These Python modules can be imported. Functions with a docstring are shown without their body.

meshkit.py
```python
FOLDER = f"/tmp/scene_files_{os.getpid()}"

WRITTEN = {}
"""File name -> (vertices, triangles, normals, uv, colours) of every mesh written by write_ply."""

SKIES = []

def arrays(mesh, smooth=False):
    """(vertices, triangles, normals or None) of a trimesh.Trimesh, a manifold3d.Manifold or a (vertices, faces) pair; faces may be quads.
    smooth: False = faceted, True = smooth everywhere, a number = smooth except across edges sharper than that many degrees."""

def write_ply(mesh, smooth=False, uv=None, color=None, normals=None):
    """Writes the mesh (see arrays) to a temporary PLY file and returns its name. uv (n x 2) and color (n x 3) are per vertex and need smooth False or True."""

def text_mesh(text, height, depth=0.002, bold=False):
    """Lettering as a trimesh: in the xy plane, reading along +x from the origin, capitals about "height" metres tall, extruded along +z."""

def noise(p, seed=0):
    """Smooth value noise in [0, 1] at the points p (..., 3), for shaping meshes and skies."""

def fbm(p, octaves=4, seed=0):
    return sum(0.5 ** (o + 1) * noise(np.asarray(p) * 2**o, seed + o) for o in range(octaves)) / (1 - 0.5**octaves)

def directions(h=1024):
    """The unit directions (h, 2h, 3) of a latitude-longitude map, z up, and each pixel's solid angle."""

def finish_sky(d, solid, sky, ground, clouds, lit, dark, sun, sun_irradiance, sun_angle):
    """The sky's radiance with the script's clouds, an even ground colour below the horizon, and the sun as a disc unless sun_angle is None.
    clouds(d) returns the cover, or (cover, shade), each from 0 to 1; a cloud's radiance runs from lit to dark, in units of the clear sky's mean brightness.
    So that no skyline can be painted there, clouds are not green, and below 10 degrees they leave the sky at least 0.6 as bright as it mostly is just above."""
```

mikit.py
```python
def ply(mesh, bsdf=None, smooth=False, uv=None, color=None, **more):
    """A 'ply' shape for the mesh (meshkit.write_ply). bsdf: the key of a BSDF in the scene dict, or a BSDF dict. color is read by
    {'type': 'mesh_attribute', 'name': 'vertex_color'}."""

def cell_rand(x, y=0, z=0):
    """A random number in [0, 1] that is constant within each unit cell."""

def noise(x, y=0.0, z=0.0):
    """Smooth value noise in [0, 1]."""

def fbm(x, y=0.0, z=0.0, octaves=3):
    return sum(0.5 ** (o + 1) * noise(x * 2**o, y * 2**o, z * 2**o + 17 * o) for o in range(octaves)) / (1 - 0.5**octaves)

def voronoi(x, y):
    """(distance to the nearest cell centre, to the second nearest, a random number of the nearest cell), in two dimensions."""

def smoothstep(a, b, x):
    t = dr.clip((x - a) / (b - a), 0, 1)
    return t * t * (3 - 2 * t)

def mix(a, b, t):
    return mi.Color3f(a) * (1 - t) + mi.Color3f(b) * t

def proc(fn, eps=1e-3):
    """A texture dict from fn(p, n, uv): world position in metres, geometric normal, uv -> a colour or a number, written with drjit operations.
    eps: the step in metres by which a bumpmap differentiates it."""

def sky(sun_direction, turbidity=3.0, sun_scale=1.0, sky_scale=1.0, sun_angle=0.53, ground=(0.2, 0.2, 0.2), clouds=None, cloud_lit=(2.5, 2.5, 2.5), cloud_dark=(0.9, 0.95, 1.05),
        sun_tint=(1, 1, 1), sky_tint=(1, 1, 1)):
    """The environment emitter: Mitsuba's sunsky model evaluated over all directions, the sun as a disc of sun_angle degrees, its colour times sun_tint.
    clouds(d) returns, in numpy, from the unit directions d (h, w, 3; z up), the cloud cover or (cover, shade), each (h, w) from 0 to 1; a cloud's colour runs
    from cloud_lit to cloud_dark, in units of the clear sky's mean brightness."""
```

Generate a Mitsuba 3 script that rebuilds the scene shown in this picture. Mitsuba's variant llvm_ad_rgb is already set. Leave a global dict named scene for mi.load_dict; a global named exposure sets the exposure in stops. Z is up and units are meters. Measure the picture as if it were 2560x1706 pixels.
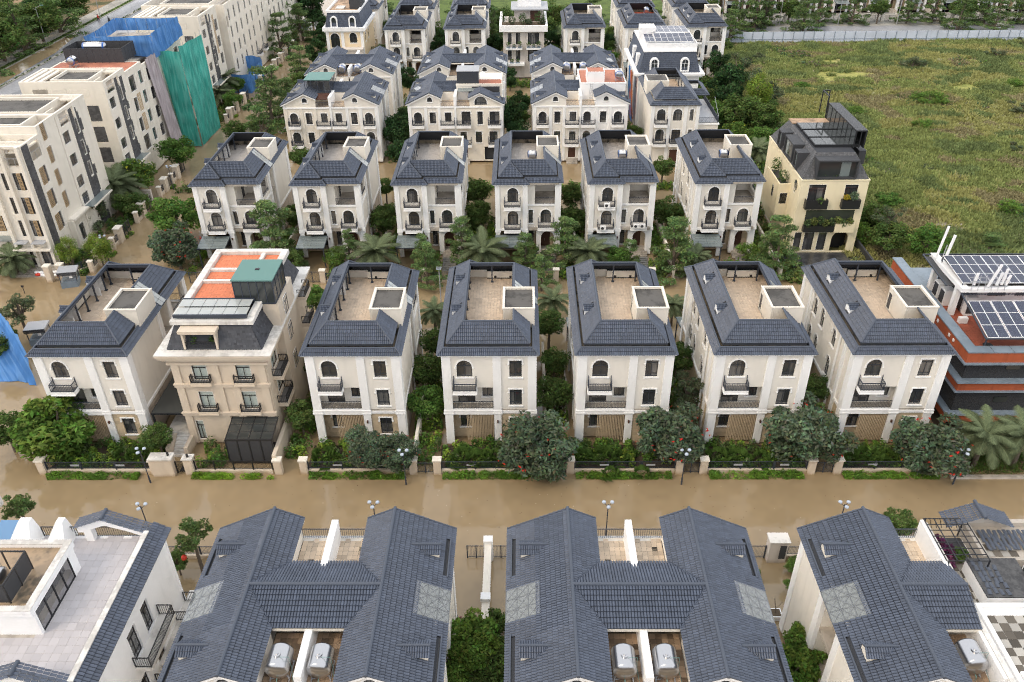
import math, random
import numpy as np
import trimesh, shapely, shapely.geometry as sg, shapely.ops
import mitsuba as mi, drjit as dr
import mikit, meshkit
from mikit import proc, noise, fbm, cell_rand, smoothstep, mix

T = mi.ScalarTransform4f
scene, labels = {}, {}
rng = np.random.default_rng(7)

# ------------------------------------------------------------ camera, sky, exposure
PITCH, YAW, ROLL, CAM_H = 0.5846, -0.0157, -0.0116, 56.864
_fw = np.array([math.sin(YAW) * math.cos(PITCH), math.cos(YAW) * math.cos(PITCH), -math.sin(PITCH)])
_rt = np.array([math.cos(YAW), -math.sin(YAW), 0.0])
_up = np.cross(_rt, _fw)
_up = -_rt * math.sin(ROLL) + _up * math.cos(ROLL)
scene['camera'] = {'type': 'perspective', 'fov': 63.675, 'fov_axis': 'x', 'near_clip': 0.5, 'far_clip': 3000.0,
                   'to_world': T().look_at(origin=[0, 0, CAM_H], target=[float(a) for a in np.array([0, 0, CAM_H]) + _fw * 10], up=[float(a) for a in _up])}
scene['sky'] = mikit.sky([-0.55, -0.45, 0.75], turbidity=4, sun_scale=0.22, sun_angle=26, clouds=lambda d: 1.0,
                         cloud_lit=(2.44, 2.5, 2.62), cloud_dark=(1.0, 1.0, 1.05), sun_tint=(1.0, 0.99, 0.975))
exposure = 2.4

# ------------------------------------------------------------ materials
def two(d): return {'type': 'twosided', 'bsdf': d}
def rgb(c): return {'type': 'rgb', 'value': [float(x) for x in c]}
def prin(c, rough=0.6, **k):
    c = c if isinstance(c, dict) else rgb(c)
    return two({'type': 'principled', 'base_color': c, 'roughness': rough, 'specular': k.pop('spec', 0.4), **k})
VC = {'type': 'mesh_attribute', 'name': 'vertex_color'}

def stucco(base, streak=0.16, joint=0.0):
    def fn(p, n, uv):
        a = fbm(p.x * 1.6 + p.y * 1.1, p.y * 1.6 - p.x, p.z * 0.28, 3)
        b = fbm(p.x * 0.35, p.y * 0.35, p.z * 0.3 + 5, 2)
        g = fbm(p.x * 9, p.y * 9, p.z * 9, 2)
        k = 1 - streak * smoothstep(0.45, 0.8, a) - 0.07 * b - 0.06 * g
        tide = 1 - smoothstep(0.15, 0.75, p.z + 0.5 * noise(p.x * 1.7, p.y * 1.7))
        return mi.Color3f(base) * k * (1 - 0.4 * tide * mi.Color3f(0.8, 1.0, 1.3))
    return proc(fn)
def dirty_flat(base, dirt, amount=0.7, scale=0.5):
    def fn(p, n, uv):
        a = fbm(p.x * scale, p.y * scale, p.z * scale, 4)
        b = fbm(p.x * scale * 6, p.y * scale * 6, 3.0, 2)
        return mix(base, dirt, amount * smoothstep(0.42, 0.72, a * 0.8 + b * 0.25))
    return proc(fn)
scene['m_white'] = prin(stucco((0.85, 0.85, 0.845), 0.06), 0.6)
scene['m_cream'] = prin(stucco((0.765, 0.73, 0.665), 0.06), 0.7)
scene['m_beige'] = prin(stucco((0.63, 0.54, 0.43), 0.07), 0.7)
scene['m_ivory'] = prin(stucco((0.76, 0.71, 0.62), 0.07), 0.7)
scene['m_yellow'] = prin(stucco((0.80, 0.71, 0.50), 0.06), 0.7)
scene['m_peach'] = prin(stucco((0.80, 0.66, 0.45), 0.06), 0.7)
scene['m_greige'] = prin(stucco((0.60, 0.55, 0.50), 0.16), 0.7)
def stone_fn(p, n, uv):
    row = dr.floor(p.z / 0.4)
    c = cell_rand(dr.floor((p.x + p.y) / 0.8 + 0.5 * (row - 2 * dr.floor(row / 2))), row)
    return mi.Color3f(0.50, 0.405, 0.28) * (0.82 + 0.28 * c - 0.12 * fbm(p.x * 8, p.y * 8, p.z * 8, 2))
scene['m_stone'] = prin(proc(stone_fn), 0.7)
scene['m_sidewall'] = prin(stucco((0.50, 0.43, 0.36), 0.2), 0.75)
scene['m_tile'] = prin(VC, 0.42, spec=0.5)
scene['m_cap'] = prin((0.066, 0.079, 0.105), 0.5)
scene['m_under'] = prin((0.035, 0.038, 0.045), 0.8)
scene['m_metal'] = prin((0.035, 0.043, 0.06), 0.4, spec=0.5)
scene['m_black'] = prin((0.016, 0.017, 0.02), 0.4, spec=0.5)
scene['m_charcoal'] = prin((0.045, 0.047, 0.052), 0.6)
scene['m_frame'] = prin((0.04, 0.045, 0.055), 0.35)
scene['m_pane'] = {'type': 'thindielectric', 'int_ior': 1.5}
def blind_fn(p, n, uv):
    r = cell_rand(p.x / 0.8 + 0.13, p.y / 0.8 + 0.13, p.z / 2.6)
    base = mix((0.040, 0.042, 0.046), (0.19, 0.185, 0.18), smoothstep(0.55, 0.9, r))
    return base * (0.75 + 0.35 * noise(p.x * 11, p.y * 11, 0.0)) * (0.7 + 0.5 * noise(p.x, p.y, p.z * 1.5))
scene['m_blind'] = prin(proc(blind_fn), 0.8)
scene['m_paver'] = prin(VC, 0.7)
scene['m_gravel'] = prin(dirty_flat((0.10, 0.095, 0.088), (0.045, 0.043, 0.040), 0.9, 0.8), 0.75)
scene['m_gutter'] = prin(dirty_flat((0.20, 0.165, 0.12), (0.02, 0.02, 0.018), 1.0, 1.2), 0.8)
scene['m_wood'] = prin((0.47, 0.37, 0.25), 0.6)
scene['m_balcony_floor'] = prin((0.16, 0.155, 0.15), 0.7)
scene['m_brown_door'] = prin((0.075, 0.035, 0.025), 0.4)
scene['m_glass_roof'] = two({'type': 'principled', 'base_color': rgb((0.16, 0.19, 0.19)), 'roughness': 0.08, 'specular': 0.7})
scene['m_skylight'] = two({'type': 'principled', 'base_color': rgb((0.36, 0.38, 0.37)), 'roughness': 0.10, 'specular': 0.7})
scene['m_steel'] = two({'type': 'principled', 'base_color': rgb((0.50, 0.50, 0.51)), 'roughness': 0.22, 'metallic': 1.0})
scene['m_concrete'] = prin(dirty_flat((0.42, 0.38, 0.33), (0.20, 0.18, 0.15), 0.7, 0.6), 0.8)
scene['m_terrace_stain'] = prin(dirty_flat((0.42, 0.29, 0.19), (0.16, 0.11, 0.075), 0.9, 0.7), 0.75)
scene['m_grey'] = prin((0.33, 0.34, 0.36), 0.5)
scene['m_whiteplain'] = prin((0.80, 0.80, 0.80), 0.4)
scene['m_blue'] = prin((0.03, 0.12, 0.42), 0.4)
scene['m_red'] = prin((0.55, 0.04, 0.02), 0.5)
scene['m_orange'] = prin((0.75, 0.28, 0.03), 0.5)

# ------------------------------------------------------------ mesh building
class MB:
    def __init__(s): s.v, s.f, s.c, s.n = [], [], [], 0
    def add(s, v, f, c=None):
        v = np.asarray(v, float).reshape(-1, 3); f = np.asarray(f, int)
        if f.shape[1] == 4: f = np.vstack([f[:, [0, 1, 2]], f[:, [0, 2, 3]]])
        s.v.append(v); s.f.append(f + s.n); s.n += len(v)
        if c is not None: s.c.append(np.broadcast_to(np.asarray(c, float), (len(v), 3)))
        return s
    def box(s, x0, x1, y0, y1, z0, z1, c=None):
        v = [(x, y, z) for x in (x0, x1) for y in (y0, y1) for z in (z0, z1)]
        return s.add(v, BOXF, c)
    def fbox(s, fr, u0, u1, z0, z1, d0, d1, c=None):
        return s.add([fr.p(u, z, d) for u in (u0, u1) for d in (d0, d1) for z in (z0, z1)], BOXF, c)
    def bar(s, p, q, w, h=None, c=None):
        p, q = np.asarray(p, float), np.asarray(q, float); h = h or w
        a = q - p; a = a / (np.linalg.norm(a) + 1e-9)
        b = np.cross(a, [0, 0, 1] if abs(a[2]) < 0.95 else [0, 1, 0]); b /= np.linalg.norm(b)
        d = np.cross(b, a)
        v = [e + b * i * w / 2 + d * j * h / 2 for e in (p, q) for i in (-1, 1) for j in (-1, 1)]
        return s.add(v, BOXF, c)
    def tube(s, pts, r, n=8, cap=True, c=None):
        pts = np.asarray(pts, float); r = np.broadcast_to(np.asarray(r, float), len(pts)); k = len(pts)
        t = np.gradient(pts, axis=0); t /= np.linalg.norm(t, axis=1, keepdims=True) + 1e-9
        ref = np.array([0, 0, 1.0]) if abs(t[:, 2]).mean() < 0.8 else np.array([0, 1.0, 0])
        b = np.cross(t, ref); b /= np.linalg.norm(b, axis=1, keepdims=True) + 1e-9
        d = np.cross(b, t); an = np.arange(n) * 2 * np.pi / n
        v = pts[:, None] + r[:, None, None] * (np.cos(an)[None, :, None] * b[:, None] + np.sin(an)[None, :, None] * d[:, None])
        i = np.arange(n); j = (i + 1) % n
        f = np.vstack([np.stack([i + a * n, j + a * n, j + a * n + n, i + a * n + n], 1) for a in range(k - 1)])
        f = np.vstack([f[:, [0, 1, 2]], f[:, [0, 2, 3]]]); v = v.reshape(-1, 3)
        if cap:
            v = np.vstack([v, pts[:1], pts[-1:]])
            f = np.vstack([f, np.stack([j, i, i * 0 + k * n], 1), np.stack([i + (k - 1) * n, j + (k - 1) * n, i * 0 + k * n + 1], 1)])
        return s.add(v, f, c)
    def cyl(s, x, y, z0, z1, r, n=10, r1=None, c=None):
        return s.tube([(x, y, z0), (x, y, z1)], [r, r if r1 is None else r1], n, True, c)
    def quad(s, a, b, c_, d, c=None): return s.add([a, b, c_, d], [[0, 1, 2, 3]], c)
    def poly(s, pts, c=None):
        n = len(pts); return s.add(pts, [[0, i, i + 1] for i in range(1, n - 1)], c)
    def ext(s, poly, fr, d0, d1, c=None):
        for g in getattr(poly, 'geoms', [poly]):
            if g.is_empty or g.geom_type != 'Polygon' or g.area < 1e-6: continue
            m = trimesh.creation.extrude_polygon(g, 1.0, engine='earcut')
            v = np.asarray(m.vertices)
            s.add(fr.o + v[:, :1] * fr.u + v[:, 1:2] * fr.w + (d0 + v[:, 2:3] * (d1 - d0)) * fr.n, m.faces, c)
        return s
    def mesh(s, xf=None):
        v, f = np.vstack(s.v), np.vstack(s.f)
        if xf is not None:
            v = v @ xf[0].T + xf[1]
            if np.linalg.det(xf[0]) < 0: f = f[:, ::-1]
        return v, f
BOXF = np.array([[0, 1, 3, 2], [4, 6, 7, 5], [0, 4, 5, 1], [2, 3, 7, 6], [0, 2, 6, 4], [1, 5, 7, 3]])
class Fr:
    """A facade's frame: u along it, w up, n outward."""
    def __init__(s, o, u, n, w=(0, 0, 1)): s.o, s.u, s.n, s.w = (np.asarray(a, float) for a in (o, u, n, w))
    def p(s, u, z, d=0.0): return s.o + s.u * u + s.w * z + s.n * d
def rect(a, b, c, d): return sg.box(min(a, b), min(c, d), max(a, b), max(c, d))
def arch(x0, x1, z0, z1, n=14):
    r = (x1 - x0) / 2; cx = (x0 + x1) / 2; zs = z1 - r
    return sg.Polygon([(x0, z0), (x1, z0)] + [(cx + r * math.cos(t), zs + r * math.sin(t)) for t in np.linspace(0, math.pi, n)])

# ------------------------------------------------------------ things and parts
_count = {}
def numbered(name):
    n = _count.get(name, 0); _count[name] = n + 1
    return name if n == 0 else f'{name}_{n:03d}'
class Proto:
    """Parts of a thing, built once and placed any number of times. xf = (3x3, offset) is baked in (a mirrored model)."""
    def __init__(s, xf=None): s.parts, s.names, s.xf, s.lab = [], {}, xf, {}
    def name(s, path):
        n = s.names.get(path, 0); s.names[path] = n + 1
        return path if n == 0 else f'{path}_{n:03d}'
    def add(s, path, mb, mat, smooth=False, lab=None, stuff=False):
        """path: 'part' or (returned key, 'sub_part'); returns the part's key."""
        if isinstance(path, tuple): path = path[0] + '__' + path[1]
        key = s.name(path)
        if mb is not None and mb.n:
            col = np.vstack(mb.c) if mb.c else None
            s.parts.append((key, mikit.ply(mb.mesh(s.xf), mat, smooth, color=col)))
        d = {}
        if lab: d['label'] = lab
        if stuff: d['kind'] = 'stuff'
        if d: s.lab[key] = d
        return key
    def copy_ref(s, path, shape, M):
        if isinstance(path, tuple): path = path[0] + '__' + path[1]
        key = s.name(path); s.parts.append((key, {**shape, 'to_world': M})); return key
    def place(s, name, label, cat, M=None, group=None, kind=None, skip=()):
        key = numbered(name)
        for k, sh in s.parts:
            if any(k.startswith(x) for x in skip): continue
            sh = dict(sh)
            if M is not None: sh['to_world'] = M @ sh['to_world'] if 'to_world' in sh else M
            scene[f'{key}__{k}'] = sh
        for k, d in s.lab.items():
            if not any(k.startswith(x) for x in skip) and f'{key}__{k}' in scene: labels[f'{key}__{k}'] = d
        labels[key] = {'label': label, 'category': cat}
        if group: labels[key]['group'] = group
        if kind: labels[key]['kind'] = kind
        return key
def single(name, mb, mat, label, cat, group=None, smooth=False, M=None):
    key = numbered(name)
    col = np.vstack(mb.c) if mb.c else None
    scene[key] = mikit.ply(mb.mesh(), mat, smooth, color=col)
    if M is not None: scene[key]['to_world'] = M
    labels[key] = {'label': label, 'category': cat}
    if group: labels[key]['group'] = group
    return key
def struct(name, mb, mat, smooth=False, kind='structure', label=None):
    key = numbered(name)
    scene[key] = mikit.ply(mb.mesh() if isinstance(mb, MB) else mb, mat, smooth, color=np.vstack(mb.c) if isinstance(mb, MB) and mb.c else None)
    labels[key] = {'kind': kind}
    if label: labels[key]['label'] = label
    return key
def TR(x, y, z=0.0, rz=0.0, s=1.0): return T().translate([float(x), float(y), float(z)]).rotate([0, 0, 1], float(rz)).scale(s if isinstance(s, (list, tuple)) else float(s))

# ------------------------------------------------------------ pieces that buildings share
TILE_C = np.array([0.062, 0.077, 0.110])
def tiles(mb, O, U, V, lo, hi, L, holes=(), tw=0.2, th=0.38, seed=1, tint=TILE_C, rise=0.055):
    """Barrel roof tiles on the plane O + u U + v V (V up the slope), u from lo(v) to hi(v); rows overlap, each tile's lower lip stands proud."""
    O, U, V = (np.asarray(a, float) for a in (O, U, V)); N = np.cross(U, V); N = N / np.linalg.norm(N); N = N if N[2] > 0 else -N
    r = np.random.default_rng(seed)
    vs = np.linspace(0, L, 9); u0 = min(lo(v) for v in vs); u1 = max(hi(v) for v in vs)
    nr = max(1, int(round(L / th))); th = L / nr
    prof = np.array([[0.05, 0.0], [0.26, 0.75], [0.55, 1.0], [0.80, 0.7], [0.93, 0.0]])
    for i in range(nr):
        va, vb = i * th, (i + 1) * th
        us = np.arange(math.floor(u0 / tw), math.ceil(u1 / tw)) * tw
        vm = (va + vb) / 2
        keep = (us + tw > min(lo(va), lo(vb))) & (us < max(hi(va), hi(vb)))
        for (a, b, c, d) in holes:
            keep &= ~((us + tw / 2 > a) & (us + tw / 2 < b) & (vm > c) & (vm < d))
        us = us[keep]
        if not len(us): continue
        n = len(us)
        jit = r.normal(0, 0.004, n)
        u = us[:, None] + prof[None, :, 0] * tw
        h = prof[None, :, 1] * rise
        ua = np.clip(u, lo(va), max(lo(va), hi(va))); ub = np.clip(u, lo(vb), max(lo(vb), hi(vb)))
        def P3(uu, v, hh): return O + uu[..., None] * U + v * V + hh[..., None] * N
        lip = 0.055
        A = P3(ua, va, h + lip + jit[:, None]); B = P3(ub, vb - .026, h + jit[:, None] * 0.5); Cc = P3(ua, va, h * 0 + 0.012)
        vv = np.concatenate([A, B, Cc], 1)
        f = []
        for k in range(4): f += [[k, k + 1, 5 + k + 1, 5 + k], [10 + k, 10 + k + 1, k + 1, k]]
        f = np.array(f); ff = (f[None] + (np.arange(n) * 15)[:, None, None]).reshape(-1, 4)
        col = tint * (1 + r.normal(0, 0.09, (n, 1))) * (1 + 0.22 * (meshkit.noise(np.stack([us * 0.5, us * 0 + vm * 0.6, us * 0 + seed], -1))[:, None] - 0.5))
        mb.add(vv.reshape(-1, 3), ff, np.repeat(np.clip(col, 0.01, 1), 15, 0))
    return mb
def pavers(mb, x0, x1, y0, y1, z, s=0.4, base=(0.55, 0.44, 0.33), gap=0.016, seed=3, var=0.05, stain=0.12, holes=()):
    r = np.random.default_rng(seed)
    nx, ny = max(1, round((x1 - x0) / s)), max(1, round((y1 - y0) / s)); sx, sy = (x1 - x0) / nx, (y1 - y0) / ny
    for i in range(nx):
        for j in range(ny):
            a, b = x0 + i * sx, y0 + j * sy
            if any(a + sx / 2 > h[0] and a + sx / 2 < h[1] and b + sy / 2 > h[2] and b + sy / 2 < h[3] for h in holes): continue
            dz = r.normal(0, 0.003)
            st = meshkit.fbm(np.array([a * 0.6 + seed, b * 0.6, seed * 1.7]), 3)
            c = np.array(base) * (1 + r.normal(0, var)) * (1 - stain * max(0, st - 0.42) * 3.0)
            g = gap / 2
            v = [(a + g, b + g, z + dz), (a + sx - g, b + g, z + dz), (a + sx - g, b + sy - g, z + dz), (a + g, b + sy - g, z + dz)]
            w = [(p[0], p[1], z - 0.02) for p in v]
            mb.add(v + w, [[0, 1, 2, 3], [0, 4, 5, 1], [1, 5, 6, 2], [2, 6, 7, 3], [3, 7, 4, 0]], np.clip(c, 0.02, 0.9))
    return mb
def rail(mb, pts, z0, z1, step=0.14, w=0.022, top=0.06, curve=0.0):
    pts = [np.asarray(p, float) for p in pts]
    for p, q in zip(pts[:-1], pts[1:]):
        L = np.linalg.norm(q - p); d = (q - p) / L
        mb.bar((*p, z1), (*q, z1), top, top * 0.8); mb.bar((*p, z0 + 0.08), (*q, z0 + 0.08), top * 0.6)
        n = max(1, int(L / step))
        for i in range(n + 1):
            x = p + d * (i * L / n); big = i in (0, n)
            mb.bar((*x, z0), (*x, z1), top * 0.9 if big else w)
    return mb
def window(pr, fr, x0, x1, z0, z1, arched=False, trim='m_white', surround=True, frame='m_frame', depth=0.16, cols=2, transom=0.28, sill=True, glass='m_pane', blind='m_blind', fan=3, name='window', low=0.0):
    """A window in a hole of a wall whose outer face is fr's plane: surround, frame, pane and what hangs behind it."""
    hole = arch(x0, x1, z0, z1) if arched else rect(x0, x1, z0, z1)
    t = MB()
    if surround:
        ring = hole.buffer(0.13, join_style=2).difference(hole)
        zc = z1 - (x1 - x0) / 2 - 0.15 if arched else z1 - 0.42
        ring = ring.intersection(rect(x0 - 0.2, x1 + 0.2, zc, z1 + 0.3))
        t.ext(ring, fr, -0.02, 0.07)
        t.fbox(fr, x0 - 0.19, x0 - 0.006, zc - 0.05, zc + 0.06, 0.001, 0.09); t.fbox(fr, x1 + 0.006, x1 + 0.19, zc - 0.05, zc + 0.06, 0.001, 0.09)
        cx = (x0 + x1) / 2
        t.fbox(fr, cx - 0.1, cx + 0.1, z1 + 0.05, z1 + 0.22, 0.072, 0.12)
    if not t.n: t.ext(hole.buffer(0.03, join_style=2).difference(hole), fr, -0.02, 0.02)
    k = pr.add(name, t, trim)
    if sill: pr.add((k, 'sill'), MB().fbox(fr, x0 - 0.15, x1 + 0.15, z0 - 0.12, z0 + 0.004, -0.05, 0.1), trim)
    f = MB(); d = -depth
    f.ext(hole.difference(hole.buffer(-0.065, join_style=2)), fr, d - 0.05, d + 0.03)
    top = z1 - (x1 - x0) / 2 if arched else z1 - (z1 - z0) * transom
    if transom or arched: f.fbox(fr, x0 + 0.06, x1 - 0.06, top - 0.03, top + 0.03, d - 0.045, d + 0.025)
    zt = top if (transom or arched) else z1
    for i in range(1, cols):
        x = x0 + (x1 - x0) * i / cols
        f.fbox(fr, x - 0.03, x + 0.03, z0 + 0.06, zt - 0.03, d - 0.044, d + 0.024)
    if low: f.fbox(fr, x0 + 0.06, x1 - 0.06, z0 + low - 0.025, z0 + low + 0.025, d - 0.04, d + 0.02)
    if arched and fan:
        cx, r = (x0 + x1) / 2, (x1 - x0) / 2
        for a in np.linspace(0, math.pi, fan + 2)[1:-1]:
            f.bar(fr.p(cx, top, d - 0.01), fr.p(cx + math.cos(a) * (r - 0.05), top + math.sin(a) * (r - 0.05), d - 0.01), 0.05, 0.04)
    pr.add((k, 'frame'), f, frame)
    g = MB(); pts = list(hole.buffer(-0.03, join_style=2).exterior.coords)[:-1]
    g.poly([fr.p(a, b, d - 0.01) for a, b in pts]); pr.add((k, 'pane'), g, glass)
    b = MB(); q = hole.bounds
    b.quad(fr.p(q[0] - 0.02, q[1] - 0.02, d - 0.14), fr.p(q[2] + 0.02, q[1] - 0.02, d - 0.14), fr.p(q[2] + 0.02, q[3] + 0.02, d - 0.14), fr.p(q[0] - 0.02, q[3] + 0.02, d - 0.14))
    pr.add((k, 'blind'), b, blind)
    return k
def balcony(pr, fr, x0, x1, zf, out=0.95, h=0.85, mat='m_white', rm='m_metal', thick=0.42, scroll=True):
    m = MB(); m.fbox(fr, x0, x1, zf - thick, zf, -0.02, out); m.fbox(fr, x0 - 0.03, x1 + 0.03, zf - thick - 0.09, zf - thick + 0.03, -0.01, out + 0.04)
    k = pr.add('balcony', m, mat)
    pr.add((k, 'floor'), MB().fbox(fr, x0 + .05, x1 - .05, zf + .002, zf + .02, .0, out - .05), 'm_balcony_floor')
    r = MB(); e = 0.07
    def q(u, d): return fr.p(u, 0, d)[:2]
    rail(r, [q(x0 + e, 0.03), q(x0 + e, out - e), q(x1 - e, out - e), q(x1 - e, 0.03)], zf, zf + h, 0.15, 0.03, 0.075)
    if scroll:
        for x in (x0 + e, x1 - e): r.bar(fr.p(x, zf + h, 0.06), fr.p(x, zf + h + 0.42, -0.0), 0.07)
    pr.add((k, 'railing'), r, rm)
    return k
# ------------------------------------------------------------ the villa type (y: 0 = plain garden side, 17.7 = side with loggia and porch)
def wallp(mb, fr, outline, holes, t=0.3):
    mb.ext(sg.Polygon(outline).difference(shapely.ops.unary_union(holes)) if holes else sg.Polygon(outline), fr, -t, 0.0); return mb
def hip_roof(mb, O, U, V, w, L, h0=1.0, h1=1.0, **k):
    """trapezoid slope: eave width w; each end runs in by h0 / h1 times the distance up the slope"""
    return tiles(mb, O, U, V, lambda v: v * h0, lambda v: w - v * h1, L, **k)
S2 = math.sqrt(0.5)
def build_villa(xf=None, terrace=(0.56, 0.45, 0.34), seed=1, red=False):
    p = Proto(xf); W, DL, DR = 10.0, 17.7, 17.03
    ZE, ZB = 11.57, 0.2
    # ---- walls
    P = Fr((0, 0.48, 0), (1, 0, 0), (0, -1, 0)); Lf = Fr((0, DL - 0.48, 0), (1, 0, 0), (0, 1, 0)); Lm = Fr((0, DR - 0.48, 0), (1, 0, 0), (0, 1, 0))
    WL = Fr((0.55, 0, 0), (0, 1, 0), (-1, 0, 0)); WR = Fr((9.6, 0, 0), (0, 1, 0), (1, 0, 0))
    a3, a2 = (1.84, 3.37, 8.7, 10.74), None
    w = MB()
    right = [(7.05, 8.28, 8.68, 10.72), (7.05, 8.28, 5.15, 7.18)]
    wallp(w, P, [(6.0, 4.2), (9.6, 4.2), (9.6, 11.5), (6.0, 11.5)], [rect(a, b, c, d) for a, b, c, d in right])
    wallp(w, P, [(0.55, 7.45), (6.0, 7.45), (6.0, 11.5), (0.55, 11.5)], [arch(*a3)])
    # recessed back wall of the first-floor loggia and its cheeks
    PB = Fr((0, 1.5, 0), (1, 0, 0), (0, -1, 0))
    wallp(w, PB, [(0.55, 4.7), (5.9, 4.7), (5.9, 7.6), (0.55, 7.6)], [rect(1.75, 3.5, 4.74, 7.0), rect(4.25, 5.3, 5.55, 7.0)])
    w.box(0.56, 0.86, 0.49, 2.0, 4.5, 7.5); w.box(5.75, 6.04, 0.5, 2.0, 4.5, 7.46); w.box(0.6, 6.0, 0.5, 2.1, 7.4, 7.47)
    lw = [(5.75, 8.46, 10.52), (9.62, 8.35, 10.65), (12.0, 8.46, 10.52)]
    l2 = [(5.75, 4.76, 7.14), (10.0, 4.9, 7.04), (12.2, 4.9, 7.01)]
    holes = [arch(y, y + 1.05, a, b) for y, a, b in lw + l2]
    wallp(w, WL, [(0.5, 4.2), (DL - 0.5, 4.2), (DL - 0.5, 11.5), (0.5, 11.5)], holes)
    # loggia side: left bay
    b3, b2, c2 = (2.15, 3.65, 8.75, 10.95), (2.15, 3.65, 5.25, 7.45), (6.85, 8.35, 5.2, 7.35)
    wallp(w, Lf, [(0.55, 4.3), (4.95, 4.3), (4.95, 11.5), (0.55, 11.5)], [arch(*b3), arch(*b2)])
    w.box(4.66, 4.94, DR - 0.6, DL - 0.5, 0.3, 11.5)
    wallp(w, Lm, [(4.95, 4.3), (9.6, 4.3), (9.6, 11.5), (4.95, 11.5)], [arch(*c2), rect(5.15, 5.75, 5.2, 7.3), rect(6.05, 8.9, 8.15, 11.15)])
    # loggia room
    w.box(5.7, 6.0, 11.6, DR - 0.78, 7.9, 11.4); w.box(6.0, 9.3, 11.35, 11.62, 7.9, 9.1)
    # right wall in two runs with a light well
    wallp(w, WR, [(0.5, 4.2), (9.2, 4.2), (9.2, 11.5), (0.5, 11.5)], [])
    wallp(w, WR, [(11.2, 4.3), (DR - 0.5, 4.3), (DR - 0.5, 11.5), (11.2, 11.5)], [rect(12.4, 15.8, 8.9, 11.1)])
    w.box(8.0, 8.2, 9.0, 11.4, 0.3, 11.5); w.box(8.2, 9.3, 9.0, 9.19, 0.3, 11.5); w.box(8.2, 9.3, 11.21, 11.4, 0.3, 11.5)
    p.add('wall', w, 'm_cream')
    # ---- ground storey in stone
    g = MB()
    wallp(g, P, [(6.0, ZB), (9.6, ZB), (9.6, 4.2), (6.0, 4.2)], [rect(7.05, 8.28, 1.45, 3.58)])
    wallp(g, PB, [(0.55, ZB), (6.0, ZB), (6.0, 4.3), (0.55, 4.3)], [rect(1.9, 2.95, 1.6, 3.3)])
    g.box(5.8, 6.02, 0.5, 2.0, ZB, 4.2)
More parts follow.
